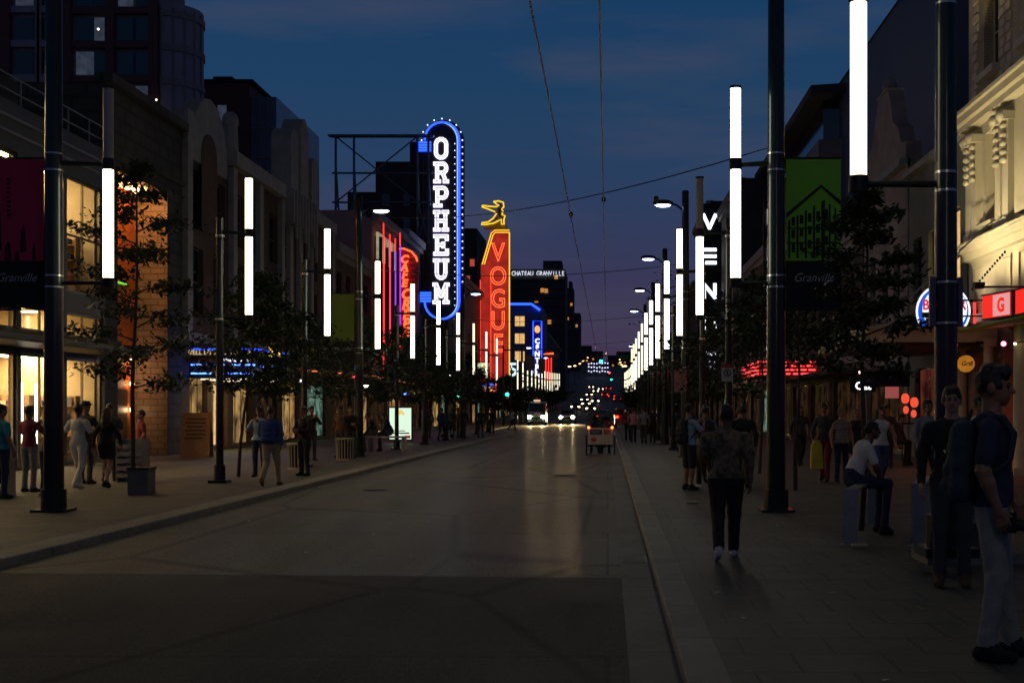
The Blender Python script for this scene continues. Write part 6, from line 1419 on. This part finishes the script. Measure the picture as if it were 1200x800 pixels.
# poses: joints for a 1.75 m figure facing -Y (its right hand is on -X)
POSE = {
 'stand': dict(),
 'walk': dict(kR=(-.095, -.16, .52), aR=(-.09, -.26, .09), kL=(.095, .02, .50), aL=(.09, .34, .16), eL=(.27, -.08, 1.16), wL=(.25, -.22, .97), eR=(-.27, .10, 1.15), wR=(-.27, .12, .90)),
 'walk2': dict(kL=(.095, -.13, .52), aL=(.09, -.18, .09), kR=(-.095, .02, .50), aR=(-.09, .25, .13), eR=(-.26, -.06, 1.15), wR=(-.24, -.18, .95), eL=(.26, .08, 1.15), wL=(.27, .10, .90)),
 'phone': dict(eR=(-.25, -.16, 1.20), wR=(-.09, -.30, 1.40), eL=(.25, -.14, 1.20), wL=(.08, -.30, 1.38)),
 'fold': dict(eR=(-.25, -.10, 1.16), wR=(-.05, -.26, 1.17), eL=(.25, -.10, 1.16), wL=(.06, -.26, 1.13)),
 'hip': dict(eR=(-.31, .02, 1.18), wR=(-.19, -.10, 1.03), kL=(.11, -.06, .5), aL=(.13, -.05, .09)),
 'sit': dict(sit=.62, lean=.42, eR=(-.24, -.16, 1.20), wR=(-.12, -.34, 1.08), eL=(.24, -.16, 1.18), wL=(.12, -.36, 1.06)),
 'bend': dict(lean=.35, eR=(-.26, -.14, 1.18), wR=(-.18, -.34, 1.05), eL=(.28, -.02, 1.16), wL=(.24, -.20, .98)),
 'camera': dict(eR=(-.25, .04, 1.15), wR=(-.235, -.05, .91), eL=(.24, .0, 1.16), wL=(.15, -.13, .93), kR=(-.10, -.03, .50), aR=(-.12, .03, .09), kL=(.10, -.05, .50), aL=(.14, -.10, .09)),
}
SC_ = {}
def body_mesh(pose, sleeve, legs, build, hair, res, fem=False, hero=False):
    key = (pose, sleeve, legs, build, hair, res, fem, hero)
    if key in SC_: return SC_[key]
    J = dict(hL=(.095, 0, .92), hR=(-.095, 0, .92), kL=(.10, -.015, .50), kR=(-.10, -.015, .50), aL=(.105, .02, .09), aR=(-.105, .02, .09),
             eL=(.255, .03, 1.16), eR=(-.255, .03, 1.16), wL=(.265, -.06, .91), wR=(-.265, -.06, .91)); o = POSE[pose]; J.update({k_: v for k_, v in o.items() if k_ in J})
    dz = 0
    if 'sit' in o:
        dz = o['sit']-.80; J.update(kL=(.14, -.46, .87), kR=(-.14, -.46, .87), aL=(.15, -.44, .09-dz), aR=(-.15, -.40, .09-dz), hL=(.10, -.02, .90), hR=(-.10, -.02, .90))
    b = build; sw = (.165 if fem else .19)*b; leanA = o.get('lean', 0.); piv = (0, 0, .95)
    U = lambda p: rotx(p, piv, leanA) if leanA else p
    T = []; A = T.append
    A(['e', (0, .005, .97), (.155*b, .115*b, .13), None, 'bottom'])
    A(['c', U((0, .0, 1.04)), U((0, 0, 1.12)), .118*b, .115*b, 1.0, 'top', .06])
    A(['e', U((0, .0, 1.10)), (.145*b*(.9 if fem else 1), .112*b, .16), None, 'top'])
    A(['e', U((0, .0, 1.30)), (.165*b*(.93 if fem else 1), .118*b, .19), None, 'top'])
    if fem: A(['e', U((-.07, -.085, 1.30)), (.062, .055, .06), None, 'top']); A(['e', U((.07, -.085, 1.30)), (.062, .055, .06), None, 'top'])
    A(['c', U((-sw*.80, .005, 1.395)), U((sw*.80, .005, 1.395)), .052, .052, 1.0, 'top'])
    for s_ in (-1, 1): A(['c', U((s_*.03, .015, 1.47)), U((s_*sw*.75, .01, 1.405)), .034, .040, 1.0, 'top'])
    A(['c', U((0, .01, 1.40)), U((0, -.005, 1.55)), .062, .052, 1.0, 'skin', .02])
    nsk = 'skin'; lt = {'long': 'bottom', 'shorts': 'bottom', 'skirt': 'bottom'}[legs]
    for s, S in ((1, 'L'), (-1, 'R')):
        h, kn, an = J['h'+S], J['k'+S], J['a'+S]; lerp = lambda p, q, t: tuple(p[i]+(q[i]-p[i])*t for i in range(3))
        fat = 1.0 if fem else 1.08
        if legs == 'long':
            A(['c', h, kn, .092*b*fat, .066*b, 1.0, 'bottom']); A(['c', kn, lerp(kn, an, .93), .064*b, .052*b, 1.0, 'bottom'])
            A(['c', lerp(kn, an, .85), an, .05, .042, 1.0, 'skin' if False else 'bottom'])
        elif legs == 'shorts':
            A(['c', h, lerp(h, kn, .95), .098*b, .088*b, 1.0, 'bottom']); A(['c', h, kn, .075, .052, 1.0, 'skin', .006]); A(['c', kn, lerp(kn, an, .35), .053, .056, 1.0, 'skin']); A(['c', lerp(kn, an, .35), an, .055, .036, 1.0, 'skin'])
        else:
            A(['c', h, lerp(h, kn, .45), .105, .112, 1.0, 'bottom']); A(['c', h, kn, .075, .050, 1.0, 'skin', .006]); A(['c', kn, lerp(kn, an, .35), .05, .052, 1.0, 'skin']); A(['c', lerp(kn, an, .35), an, .052, .033, 1.0, 'skin'])
        toe = (an[0]+s*.02, an[1]-.15+max(0, an[2]-.10)*.3, an[2]-.05 if 'sit' in o else .038); heel = (an[0], an[1]+.04, an[2]-.045)
        A(['c', heel, toe, .042, .036, 1.0, 'shoe']); A(['c', (an[0], an[1], an[2]+.01), (an[0]+s*.008, an[1]-.06, an[2]-.04), .045, .045, 1.0, 'shoe'])
        sh, el, wr = (s*(sw-.005), .005, 1.385), J['e'+S], J['w'+S]
        sh, el, wr = U(sh), U(el), U(wr)
        if sleeve == 'long': A(['c', sh, el, .057*b, .048*b, 1.0, 'top']); A(['c', el, lerp(el, wr, .95), .049*b, .036, 1.0, 'top'])
        else:
            if sleeve == 'short': A(['c', sh, lerp(sh, el, .72), .058*b, .060*b, 1.0, 'top'])
            A(['c', sh, el, .047 if fem else .053, .038, 1.0, 'skin', .01]); A(['c', el, lerp(el, wr, .3), .040, .041, 1.0, 'skin']); A(['c', lerp(el, wr, .3), wr, .041, .026, 1.0, 'skin'])
        # hand
        d = np.array(wr)-np.array(el); d = d/np.linalg.norm(d); fwd = np.array([0, -1, 0.]); sd = np.cross(d, [s, 0, 0.]); sd = sd/np.linalg.norm(sd); inw = np.cross(sd, d)*1.0
        if sd[1] > 0: sd = -sd
        inw = np.array([-s, 0, 0.])-d*np.dot([-s, 0, 0.], d); inw /= np.linalg.norm(inw)
        wr_ = np.array(wr); H_ = []
        pc_ = wr_+d*.05
        H_.append(['c', tuple(wr_-d*.03), tuple(wr_+d*.012), .029, .026, 1.0, 'skin'])
        for f in range(4):
            off = sd*(.030-.020*f); H_.append(['c', tuple(wr_+d*.012+off*.55), tuple(wr_+d*.082+off), .0145, .0125, 1.0, 'skin', .012])
            L1, L2 = (.030, .026, )if f in (0, 3) else (.036, .03); k1_ = wr_+d*.084+off*1.02; k2_ = k1_+d*L1+inw*.012; k3_ = k2_+d*L2*.6+inw*L2*.75
            H_.append(['c', tuple(k1_), tuple(k2_), .0098, .009, 1.0, 'skin', .003]); H_.append(['c', tuple(k2_), tuple(k3_), .009, .0075, 1.0, 'skin', .003])
        t0 = wr_+d*.02+sd*.022; t1 = t0+sd*.028+d*.032+inw*.012; t2 = t1+d*.032+inw*.012
        H_.append(['c', tuple(t0), tuple(t1), .0135, .0115, 1.0, 'skin', .008]); H_.append(['c', tuple(t1), tuple(t2), .011, .009, 1.0, 'skin', .003])
        T.append(('HAND', H_)); 
    hands = [t_[1] for t_ in T if t_[0] == 'HAND']; T = [t_ for t_ in T if t_[0] != 'HAND']
    hc = np.array(U((0, -.012, 1.645))); hx = lambda x, y, z: tuple(hc+np.array([x, y, z]))
    HD = [['e', hx(0, .012, .015), (.076, .096, .098), None, 'skin'], ['e', hx(0, -.03, -.045), (.056, .062, .068), None, 'skin'], ['c', hx(0, -.055, -.092), hx(0, -.05, -.08), .024, .03, 1.0, 'skin', .02],
          ['c', hx(0, -.088, .01), hx(0, -.108, -.03), .010, .016, 1.0, 'skin', .012], ['c', hx(-.03, -.082, .022), hx(.03, -.082, .022), .012, .012, 1.0, 'skin', .015],
          ['e', hx(.078, .012, -.012), (.012, .022, .034), None, 'skin'], ['e', hx(-.078, .012, -.012), (.012, .022, .034), None, 'skin'],
          ['c', U((0, .01, 1.45)), tuple(hc+np.array([0, .02, -.05])), .054, .054, 1.0, 'skin', .02],
          ['c', hx(-.018, -.090, -.062), hx(.018, -.090, -.062), .008, .008, 1.0, 'lip', .006]]
    HD2 = HD+[]
    if res < .02:
        for s in (-1, 1): HD2.append(['e', hx(s*.031, -.0845, .000), (.014, .008, .007), None, 'eye', .004]); HD2.append(['c', hx(s*.016, -.093, .021), hx(s*.045, -.086, .023), .0045, .0035, 1.0, 'hair', .003])
    chunks = []
    bodyP = T+([] if True else [])
    V, F = surface(bodyP, res, .03, None, .0035 if hero or res <= .012 else .002); chunks.append((V, F, bodyP))
    if res < .022:
        V, F = surface(HD2, .0055 if res < .02 else .009, .02); chunks.append((V, F, HD2))
        for H_ in hands: V, F = surface(H_, .0042 if res < .014 else .006, .01); chunks.append((V, F, H_))
    else:
        V, F = surface(HD, .014, .02); chunks.append((V, F, HD))
        for H_ in hands: V, F = surface(H_, .0075, .01); chunks.append((V, F, H_))
    order = ['skin', 'top', 'bottom', 'shoe', 'hair', 'lip', 'eye']; vs = []; fs = []; ms = []; off = 0
    for V, F, P in chunks:
        c = V[F].mean(1); dd = np.stack([_d(c, p) for p in P]); best = dd.argmin(0); ms.append(np.array([order.index(P[i][6] if P[i][0] == 'c' else P[i][4]) for i in range(len(P))])[best])
        vs.append(V); fs.append(F+off); off += len(V)
    V = np.concatenate(vs); F = np.concatenate(fs); V[:, 2] += dz
    # hem of the shirt: everything on the torso between waist and hips follows the shirt
    me = bpy.data.meshes.new('body'); me.from_pydata(V.tolist(), [], F.tolist())
    mi = np.concatenate(ms); cz = V[F].mean(1)
    if legs != 'x' and 'sit' not in o:
        m = (mi == 2) & (cz[:, 2] > .93) & (abs(cz[:, 0]) < .24); mi[m] = 1
    me.polygons.foreach_set('material_index', mi.astype(np.int32)); me.polygons.foreach_set('use_smooth', [True]*len(F))
    # hair
    HP = [['e', hx(0, .018, .028), (.083, .101, .103), None, 'hair'], ['e', hx(0, -.03, .085), (.058, .055, .030), None, 'hair']]
    cut = [['e', hx(0, -.105, -.045), (.085, .085, .095), None, 'x'], ['c', hx(-.11, -.02, -.06), hx(.11, -.02, -.06), .045, .045, 1.0], ['c', hx(0, .10, -.13), hx(0, -.05, -.13), .07, .07, 1.0]]
    if hair == 'long':
        HP += [['c', hx(0, .06, .0), U((0, .10, 1.38)), .085, .07, 1.0, 'hair'], ['c', hx(.06, .03, 0), U((.085, .05, 1.40)), .04, .035, 1.0, 'hair'], ['c', hx(-.06, .03, 0), U((-.085, .05, 1.40)), .04, .035, 1.0, 'hair']]; cut = cut[:1]
    if hair == 'quiff': HP += [['c', hx(-.03, -.065, .085), hx(.03, -.07, .088), .034, .030, 1.0, 'hair'], ['c', hx(0, -.05, .10), hx(0, .04, .105), .038, .035, 1.0, 'hair']]
    if hair == 'cap': HP = [['e', hx(0, .01, .04), (.088, .105, .085), None, 'hair'], ['c', hx(-.03, -.10, .045), hx(.03, -.10, .045), .014, .014, 1.0, 'hair'], ['c', hx(-.03, -.15, .04), hx(.03, -.15, .04), .010, .010, 1.0, 'hair']]; cut = [['e', hx(0, -.03, -.08), (.12, .13, .085), None, 'x']]
    V2, F2 = surface(HP, .005 if res < .02 else .014, .03, cut, .007); V2[:, 2] += dz
    hm = bpy.data.meshes.new('hair'); hm.from_pydata(V2.tolist(), [], F2.tolist()); hm.polygons.foreach_set('use_smooth', [True]*len(F2))
    SC_[key] = (me, hm, hc+np.array([0, 0, dz]), {k_: (np.array(v if k_[0] in 'kah' else U(v))+np.array([0, 0, dz])) for k_, v in J.items()}); return SC_[key]
SKIN = {'light': mat('skin_light', (.42, .22, .145), .5, 0, .08, 6), 'tan': mat('skin_tan', (.27, .135, .08), .5, 0, .08, 6), 'brown': mat('skin_brown', (.15, .07, .042), .5, 0, .08, 6)}
HAIRM = {'black': mat('hair_black', (.012, .010, .009), .45, 0, .3, 25, .5, 90), 'brown': mat('hair_brown', (.05, .025, .012), .5, 0, .3, 25, .5, 90), 'blond': mat('hair_blond', (.26, .16, .07), .5, 0, .3, 25, .5, 90), 'grey': mat('hair_grey', (.2, .2, .2), .5, 0, .3, 25, .5, 90)}
mLip = mat('lips', (.28, .09, .075), .45); mEye = mat('eye_dark', (.03, .02, .018), .15)
def cloth(name, c, var=.14): return mat('cloth_'+name, c, .85, 0, var, 9, .35, 120)
CL = dict(black=cloth('black', (.018, .018, .02)), navy=cloth('navy', (.02, .028, .06)), blue=cloth('blue', (.04, .08, .22)), white=cloth('white', (.62, .60, .56), .06), grey=cloth('grey', (.22, .22, .22)), maroon=cloth('maroon', (.22, .02, .03)),
          teal=cloth('teal', (.03, .26, .30)), khaki=cloth('khaki', (.34, .27, .17)), beige=cloth('beige_grey', (.30, .29, .25)), lblue=cloth('light_blue', (.30, .40, .50)), jeans=cloth('jeans', (.06, .09, .16)), red=cloth('red', (.35, .03, .03)), olive=cloth('olive', (.09, .09, .05)), brown=cloth('brown', (.12, .06, .03)), charcoal=cloth('charcoal', (.05, .05, .055)), pink=cloth('pink', (.45, .22, .22)))
# camouflage-like leaf print and zigzag print
cm = mat('cloth_print_camo', (.035, .027, .017), .85, 0, .6, 13, .3, 90, col2=(.30, .23, .14)); CL['camo'] = cm
zz = bpy.data.materials.new('cloth_zigzag'); zz.use_nodes = True; t_ = zz.node_tree; tcn = t_.nodes.new('ShaderNodeTexCoord'); sep = t_.nodes.new('ShaderNodeSeparateXYZ'); t_.links.new(tcn.outputs['Object'], sep.inputs[0])
pp = t_.nodes.new('ShaderNodeMath'); pp.operation = 'PINGPONG'; pp.inputs[1].default_value = .02; t_.links.new(sep.outputs['X'], pp.inputs[0])
ad = t_.nodes.new('ShaderNodeMath'); ad.operation = 'ADD'; t_.links.new(pp.outputs[0], ad.inputs[0]); t_.links.new(sep.outputs['Z'], ad.inputs[1])
p2 = t_.nodes.new('ShaderNodeMath'); p2.operation = 'PINGPONG'; p2.inputs[1].default_value = .02; t_.links.new(ad.outputs[0], p2.inputs[0])
gt = t_.nodes.new('ShaderNodeMath'); gt.operation = 'GREATER_THAN'; gt.inputs[1].default_value = .01; t_.links.new(p2.outputs[0], gt.inputs[0])
mxx = t_.nodes.new('ShaderNodeMixRGB'); t_.links.new(gt.outputs[0], mxx.inputs[0]); mxx.inputs[1].default_value = (.02, .02, .02, 1); mxx.inputs[2].default_value = (.55, .50, .38, 1); t_.links.new(mxx.outputs[0], t_.nodes['Principled BSDF'].inputs['Base Color']); t_.nodes['Principled BSDF'].inputs['Roughness'].default_value = .85; CL['zigzag'] = zz
PEOPLE = {}
def person(label, x, y, h, face, pose='stand', top='black', bottom='black', shoe='black', skin='light', hair='black', sleeve='short', legs='long', hs='short', build=1., fem=False, res=None, z=0., group=None, hero=False):
    res = res or (.012 if y < 14.5 else .018 if y < 36 else .028)
    if y >= 36: build = round(build, 1)
    me, hm, hc, J = body_mesh(pose, sleeve, legs, build, hs, res, fem, hero)
    k = h/1.75; g0 = gz(y)+z; o = bpy.data.objects.new('person', me.copy()); C.objects.link(o); o.location = (x, y, g0); o.rotation_euler = (0, 0, R(face)); o.scale = (k, k, k)
    for m in (SKIN[skin], CL[top], CL[bottom], CL[shoe], HAIRM[hair], mLip, mEye): o.data.materials.append(m)
    tag(o, label, 'person', group)
    h2 = hm.copy(); h2.materials.append(CL['navy'] if hs == 'cap' else HAIRM[hair]); link('cap' if hs == 'cap' else 'hair', h2, o, False)
    M = Matrix.Translation((x, y, g0)) @ Matrix.Rotation(R(face), 4, 'Z') @ Matrix.Scale(k, 4)
    PEOPLE[label] = (M, J); return o, M, J
def backpack(label, M, m, name='backpack', zo=0., sling=False):
    c = M @ Vector((0, .19, 1.25+zo)); t = thing(name, label, 'backpack', c)
    b = MB(); n = 10
    pr = [(-.15, -.23), (.15, -.23), (.165, -.05), (.15, .14), (.10, .22), (-.10, .22), (-.15, .14), (-.165, -.05)]
    vs = [(x, .10, z+1.22+zo) for x, z in pr]+[(x*1.02, .18, z+1.22+zo) for x, z in pr]+[(x*.85, .26, z*.9+1.21+zo) for x, z in pr]
    BG = [['e', (0, .175, 1.20+zo), (.165, .095, .26), None, 'x'], ['c', (-.10, .18, 1.02+zo), (.10, .18, 1.02+zo), .08, .08, 1.0], ['c', (-.09, .165, 1.38+zo), (.09, .165, 1.38+zo), .065, .065, 1.0], ['c', (-.115, .17, 1.05+zo), (-.10, .17, 1.34+zo), .06, .05, 1.0], ['c', (.115, .17, 1.05+zo), (.10, .17, 1.34+zo), .06, .05, 1.0], ['c', (-.06, .25, 1.05+zo), (.06, .25, 1.05+zo), .05, .05, 1.0], ['c', (-.06, .245, 1.14+zo), (.06, .245, 1.14+zo), .045, .045, 1.0]]
    Vb, Fb = surface(BG, .014, .03, None, .006); b.v = Vb.tolist(); b.f = [tuple(f) for f in Fb.tolist()]; b.m = [0]*len(b.f)
    b.xf(M).build('bag', m, t, True)
    MB().path([(-.11, .262, 1.24+zo), (0, .285, 1.26+zo), (.11, .262, 1.24+zo)], .006, 5).path([(-.04, .14, 1.44+zo), (0, .12, 1.50+zo), (.04, .14, 1.44+zo)], .010, 6).xf(M).build('zip_and_handle', mBlack, t)
    for s in (-1, 1): MB().path([(s*.09, .12, 1.42+zo), (s*.10, .05, 1.475+zo), (s*.105, -.06, 1.46+zo), (s*.12, -.125, 1.36+zo), (s*.14, -.10, 1.2+zo), (s*.16, .06, 1.08+zo)], .017, 6).xf(M).build('strap', m, t)
    return t
mBag = mat('bag_teal_canvas', (.018, .040, .060), .8, 0, .2, 12, .3, 90); mBagB = mat('bag_black_canvas', (.015, .015, .018), .8, 0, .2, 12, .3, 90); mBagBlue = mat('bag_blue_canvas', (.02, .05, .2), .8, 0, .2, 12)
# --- nearest: the boy with the camera at the right edge
o, M, J = person('boy in navy T-shirt and grey trousers in profile at the right edge, holding a camera', 2.48, 8.25, 1.86, 70, 'camera', 'navy', 'beige', 'black', 'tan', 'black', 'short', 'long', 'quiff', 1.0, res=.010, hero=True)
backpack('dark teal backpack worn by the boy with the camera', M, mBag)
pr_ = M @ Vector((-.16, -.12, .83))
t = thing('camera', 'black camera held low by the boy at the right edge', 'camera', pr_, R(70)); Mc = Matrix.Translation(pr_) @ Matrix.Rotation(R(70), 4, 'Z')
MB().box(-.075, .075, -.03, .03, -.05, .045).box(-.03, .03, -.028, .028, .045, .07).xf(Mc).build('camera_body', mBlack, t); MB().tube((0, -.03, -.005), (0, -.12, -.005), .038, .036, 18).xf(Mc).build('lens', mBlack, t, True); MB().tube((0, -.121, -.005), (0, -.124, -.005), .03, None, 18).xf(Mc).build('lens_glass', mDarkGlass, t)
MB().path([(.07, 0, .03), (.16, .06, -.12), (.13, .12, -.28), (.05, .10, -.22)], .006, 6).xf(Mc).build('wrist_strap', mBlack, t)
# --- others: label, x, y, h, face(deg; 0 = towards camera), ...
person('man in black sweater facing the camera beside the nearest right post', 3.12, 11.6, 1.80, -12, 'stand', 'black', 'charcoal', 'brown', 'light', 'black', 'long', 'long', 'short', 1.05)
o, M, J = person('man in dark leaf-print shirt walking away in the middle of the right pavement', 1.27, 13.7, 1.64, 176, 'walk', 'camo', 'black', 'white', 'brown', 'black', 'short', 'long', 'short', 1.2)
person('bearded man in light grey long-sleeved shirt behind the black sweater man', 5.45, 21.8, 1.76, 8, 'walk2', 'grey', 'black', 'black', 'tan', 'black', 'long', 'long', 'short', 1.)
person('dark-haired man whose head shows just right of the black sweater man', 5.0, 17.2, 1.78, 10, 'stand', 'white', 'jeans', 'black', 'tan', 'black', 'short', 'long', 'short', 1.)
person('man in white T-shirt sitting bent forward on the steel rack', 3.15, 16.5, 1.66, 100, 'sit', 'white', 'navy', 'black', 'brown', 'black', 'short', 'long', 'short', 1.)
person('woman in white top and open dark cardigan walking towards the camera', 5.55, 26.0, 1.66, 5, 'walk', 'white', 'jeans', 'beige', 'light', 'brown', 'none', 'long', 'long', 1., True)
person('woman in black-and-cream zigzag tank top behind the seated man', 5.15, 28.2, 1.64, 12, 'stand', 'zigzag', 'navy', 'black', 'light', 'blond', 'none', 'long', 'short', 1.02, True)
person('woman in black dress with fair hair between the zigzag top and the white top', 5.75, 29.6, 1.62, -6, 'walk2', 'black', 'black', 'black', 'light', 'blond', 'none', 'skirt', 'long', .95, True)
person('man in dark jacket and maroon trousers carrying the yellow bag', 4.85, 28.6, 1.74, -20, 'walk2', 'charcoal', 'maroon', 'black', 'tan', 'black', 'long', 'long', 'short', 1.)
t = thing('yellow_shopping_bag', 'bright yellow shopping bag hanging from the hand of the man in maroon trousers', 'shopping bag', (4.62, 28.3, .45))
MB().prism([(-.14, 0), (.14, 0), (.12, .5), (.06, .62), (-.06, .62), (-.12, .5)], 'y', -.06, .06).xf(Matrix.Translation((4.62, 28.3, .3))).build('bag', mat('yellow_plastic', (.75, .55, .03), .4, 0, .2, 6, .4, 20), t); MB().path([(4.56, 28.3, .91), (4.60, 28.3, 1.0), (4.65, 28.3, .91)], .01, 5).build('handle', mat('yellow_plastic', (.75, .55, .03)), t)
person('woman in dark clothes walking towards the camera just right of the trolley pole', 5.5, 36.5, 1.70, 5, 'walk', 'charcoal', 'black', 'black', 'light', 'brown', 'long', 'long', 'long', 1., True)
o, M, J = person('man in light blue shirt and black shorts turning his head left of the print-shirt man', 1.63, 25.6, 1.70, 120, 'phone', 'lblue', 'black', 'black', 'tan', 'black', 'short', 'shorts', 'short', 1.)
backpack('dark backpack on the man in the light blue shirt', M, mBagB)
o, M, J = person('man with a pale backpack standing between the blue shirt and the print shirt', 1.98, 26.0, 1.68, 190, 'walk2', 'grey', 'black', 'white', 'tan', 'black', 'short', 'long', 'short', 1.)
backpack('grey and black backpack worn behind the print-shirt man', M, CL['charcoal'])
person('person in dark jacket walking away right of the print-shirt man', 2.75, 26.0, 1.68, 175, 'walk', 'black', 'olive', 'black', 'tan', 'black', 'long', 'long', 'short', 1.1)
person('person in faint pink top walking beside the dark jacket', 3.0, 29.0, 1.66, 175, 'walk2', 'pink', 'charcoal', 'black', 'light', 'brown', 'long', 'long', 'short', 1., True)
person('person in dark clothes standing in the doorway glow under the cream canopy', 7.6, 34.8, 1.7, -20, 'stand', 'black', 'black', 'black', 'tan', 'black', 'long')
person('seated person in red lit bar window light', 8.2, 36.8, 1.7, 60, 'sit', 'brown', 'black', 'black', 'light', 'brown', 'long')
for i, (x, y, f, tp, bt, ps, lb) in enumerate(((1.25, 62, 180, 'pink', 'black', 'walk', 'walker in pale pinkish top at the kerb, left of the far right group'), (1.7, 60, 175, 'grey', 'charcoal', 'walk2', 'walker in grey shirt in the middle of the far right group'), (2.15, 61, 180, 'black', 'black', 'walk', 'walker in black, right of the grey shirt in the far right group'), (1.05, 66, 182, 'maroon', 'black', 'walk2', 'walker in dark red, partly hidden at the left of the far right group'), (3.4, 52, 170, 'navy', 'black', 'walk', 'walker in navy beyond the faded pink notice board'), (2.0, 74, 0, 'charcoal', 'jeans', 'walk', 'walker coming closer far down the right pavement'))):
    person(lb, x, y, 1.68+.03*(i % 3), f, ps, tp, bt, 'black', 'tan', 'black', 'long', 'long', 'short', 1., group='walkers far down the right pavement')
# --- left side
person('person in teal T-shirt at the left edge of the picture', -10.9, 23.0, 1.68, 150, 'stand', 'teal', 'navy', 'black', 'tan', 'black', 'short', 'long', 'short', 1.02)
person('man in maroon T-shirt raising a phone, second from the left edge', -11.25, 24.9, 1.66, 165, 'phone', 'maroon', 'grey', 'black', 'brown', 'black', 'short', 'long', 'short', 1.)
person('man in grey-white shirt leaning behind the left-hand tall post', -10.25, 23.4, 1.60, 80, 'bend', 'grey', 'navy', 'black', 'tan', 'black', 'short', 'long', 'short', 1.)
person('man all in white standing with his back turned on the left pavement', -10.75, 26.0, 1.70, 168, 'walk2', 'white', 'white', 'white', 'brown', 'black', 'short', 'long', 'short', 1.05)
person('man in black T-shirt and cap behind the man in white', -11.25, 27.6, 1.78, 160, 'fold', 'black', 'charcoal', 'black', 'tan', 'black', 'short', 'long', 'cap', 1.)
person('woman with very long dark hair and short black skirt, left pavement', -10.25, 26.2, 1.62, 172, 'walk2', 'black', 'black', 'black', 'light', 'brown', 'long', 'skirt', 'long', .95, True)
person('man in dark shirt facing the camera behind the long-haired woman', -11.2, 28.8, 1.72, 10, 'stand', 'charcoal', 'black', 'black', 'tan', 'black', 'short')
person('person in dark red top nearest the orange portal', -11.0, 30.2, 1.58, -60, 'stand', 'maroon', 'khaki', 'white', 'tan', 'black', 'short')
t = thing('street_bench', 'pale bench back with dark backpack on it behind the left steel rack', 'bench', (-11.4, 23.8, 0))
MB().box(-11.85, -11.1, 23.6, 24.0, .42, .47).build('seat', mSteel, t); MB().box(-11.85, -11.1, 24.0, 24.04, .55, .95).build('backrest', mSteel, t)
for x in (-11.8, -11.15): MB().box(x, x+.04, 23.62, 24.03, 0, .95).build('leg', mSteel, t)
backpack('black backpack lying on the bench behind the left steel rack', Matrix.Translation((-11.35, 23.5, -.52)), mBagB)
o, M, J = person('person in blue jacket and khaki trousers walking away past the leaning tree', -6.98-.1, 26.9, 1.66, 176, 'walk', 'blue', 'khaki', 'brown', 'tan', 'brown', 'long', 'long', 'short', 1.12)
backpack('small dark blue backpack on the walker in the blue jacket', M, mBagBlue)
person('person in light blue clothes behind the leaning tree', -8.3, 30.5, 1.66, 0, 'phone', 'lblue', 'navy', 'black', 'tan', 'black', 'long')
person('person in black beside the light blue one behind the leaning tree', -7.35, 31.0, 1.66, -30, 'fold', 'black', 'black', 'black', 'tan', 'black', 'long')
for i, (x, y, f, tp, ps, lb) in enumerate(((-8.4, 41.8, 30, 'black', 'fold', 'person in black standing by the second litter bin'), (-8.9, 42.6, -20, 'brown', 'stand', 'person in brown standing by the second litter bin'), (-9.3, 40.2, 40, 'charcoal', 'phone', 'person in charcoal reading a phone between the two bins'),
        (-8.9, 49, -80, 'black', 'sit', 'person in black sitting on the low bench beyond the second bin'), (-8.4, 49.6, -80, 'navy', 'sit', 'person in navy sitting on the low bench beyond the second bin'))):
    person(lb, x, y, 1.7, f, ps, tp, 'charcoal', 'black', 'tan', 'black', 'long', 'long', 'short', 1., group='people around the litter bins')
t = thing('low_bench', 'long low bench with two people beyond the second litter bin', 'bench', (-8.7, 49.3, 0)); MB().box(-9.3, -7.7, 49.0, 49.9, .52, .58).build('seat', mSteel, t)
for x in (-9.2, -7.9): MB().box(x, x+.08, 49.1, 49.8, 0, .52).build('leg', mSteel, t)
lb_l = [('blue jacket', 'blue', -8.55, 66, 170), ('black coat', 'black', -8.0, 71, 0), ('pale top, pushing the stroller', 'pink', -8.6, 73.6, 95), ('grey top', 'grey', -9.6, 76, 10), ('dark red top', 'maroon', -8.9, 79, 180), ('navy top', 'navy', -7.6, 84, 0), ('black top', 'black', -7.2, 72.5, 180), ('charcoal top', 'charcoal', -9.8, 70, 0), ('olive top', 'olive', -10.2, 84, 15), ('white shirt, striding', 'white', -7.3, 98, 100)]
for i, (d_, c_, x, y, f) in enumerate(lb_l):
    person(f'distant walker in {d_}, on the left pavement beyond the advert panel', x, y, 1.68+.02*(i % 4), f, ['walk', 'walk2', 'stand'][i % 3] if 'strid' not in d_ else 'walk', c_, 'charcoal' if c_ != 'white' else 'black', 'black', 'tan', 'black', 'long', 'long', 'short', 1., group='walkers far down the left pavement')
# rider and passengers of the pedicab
person('rider pedalling at the front of the pedicab', -.27, 49.6, 1.72, 180, 'sit', 'charcoal', 'black', 'black', 'tan', 'black', 'long', z=.12)
person('passenger in pink seen through the pedicab back opening', -.08, 48.55, 1.62, 180, 'sit', 'pink', 'black', 'black', 'light', 'blond', 'long', z=-.08)
person('passenger in grey seen through the pedicab back opening', -.48, 48.55, 1.66, 180, 'sit', 'grey', 'black', 'black', 'light', 'brown', 'long', z=-.08)
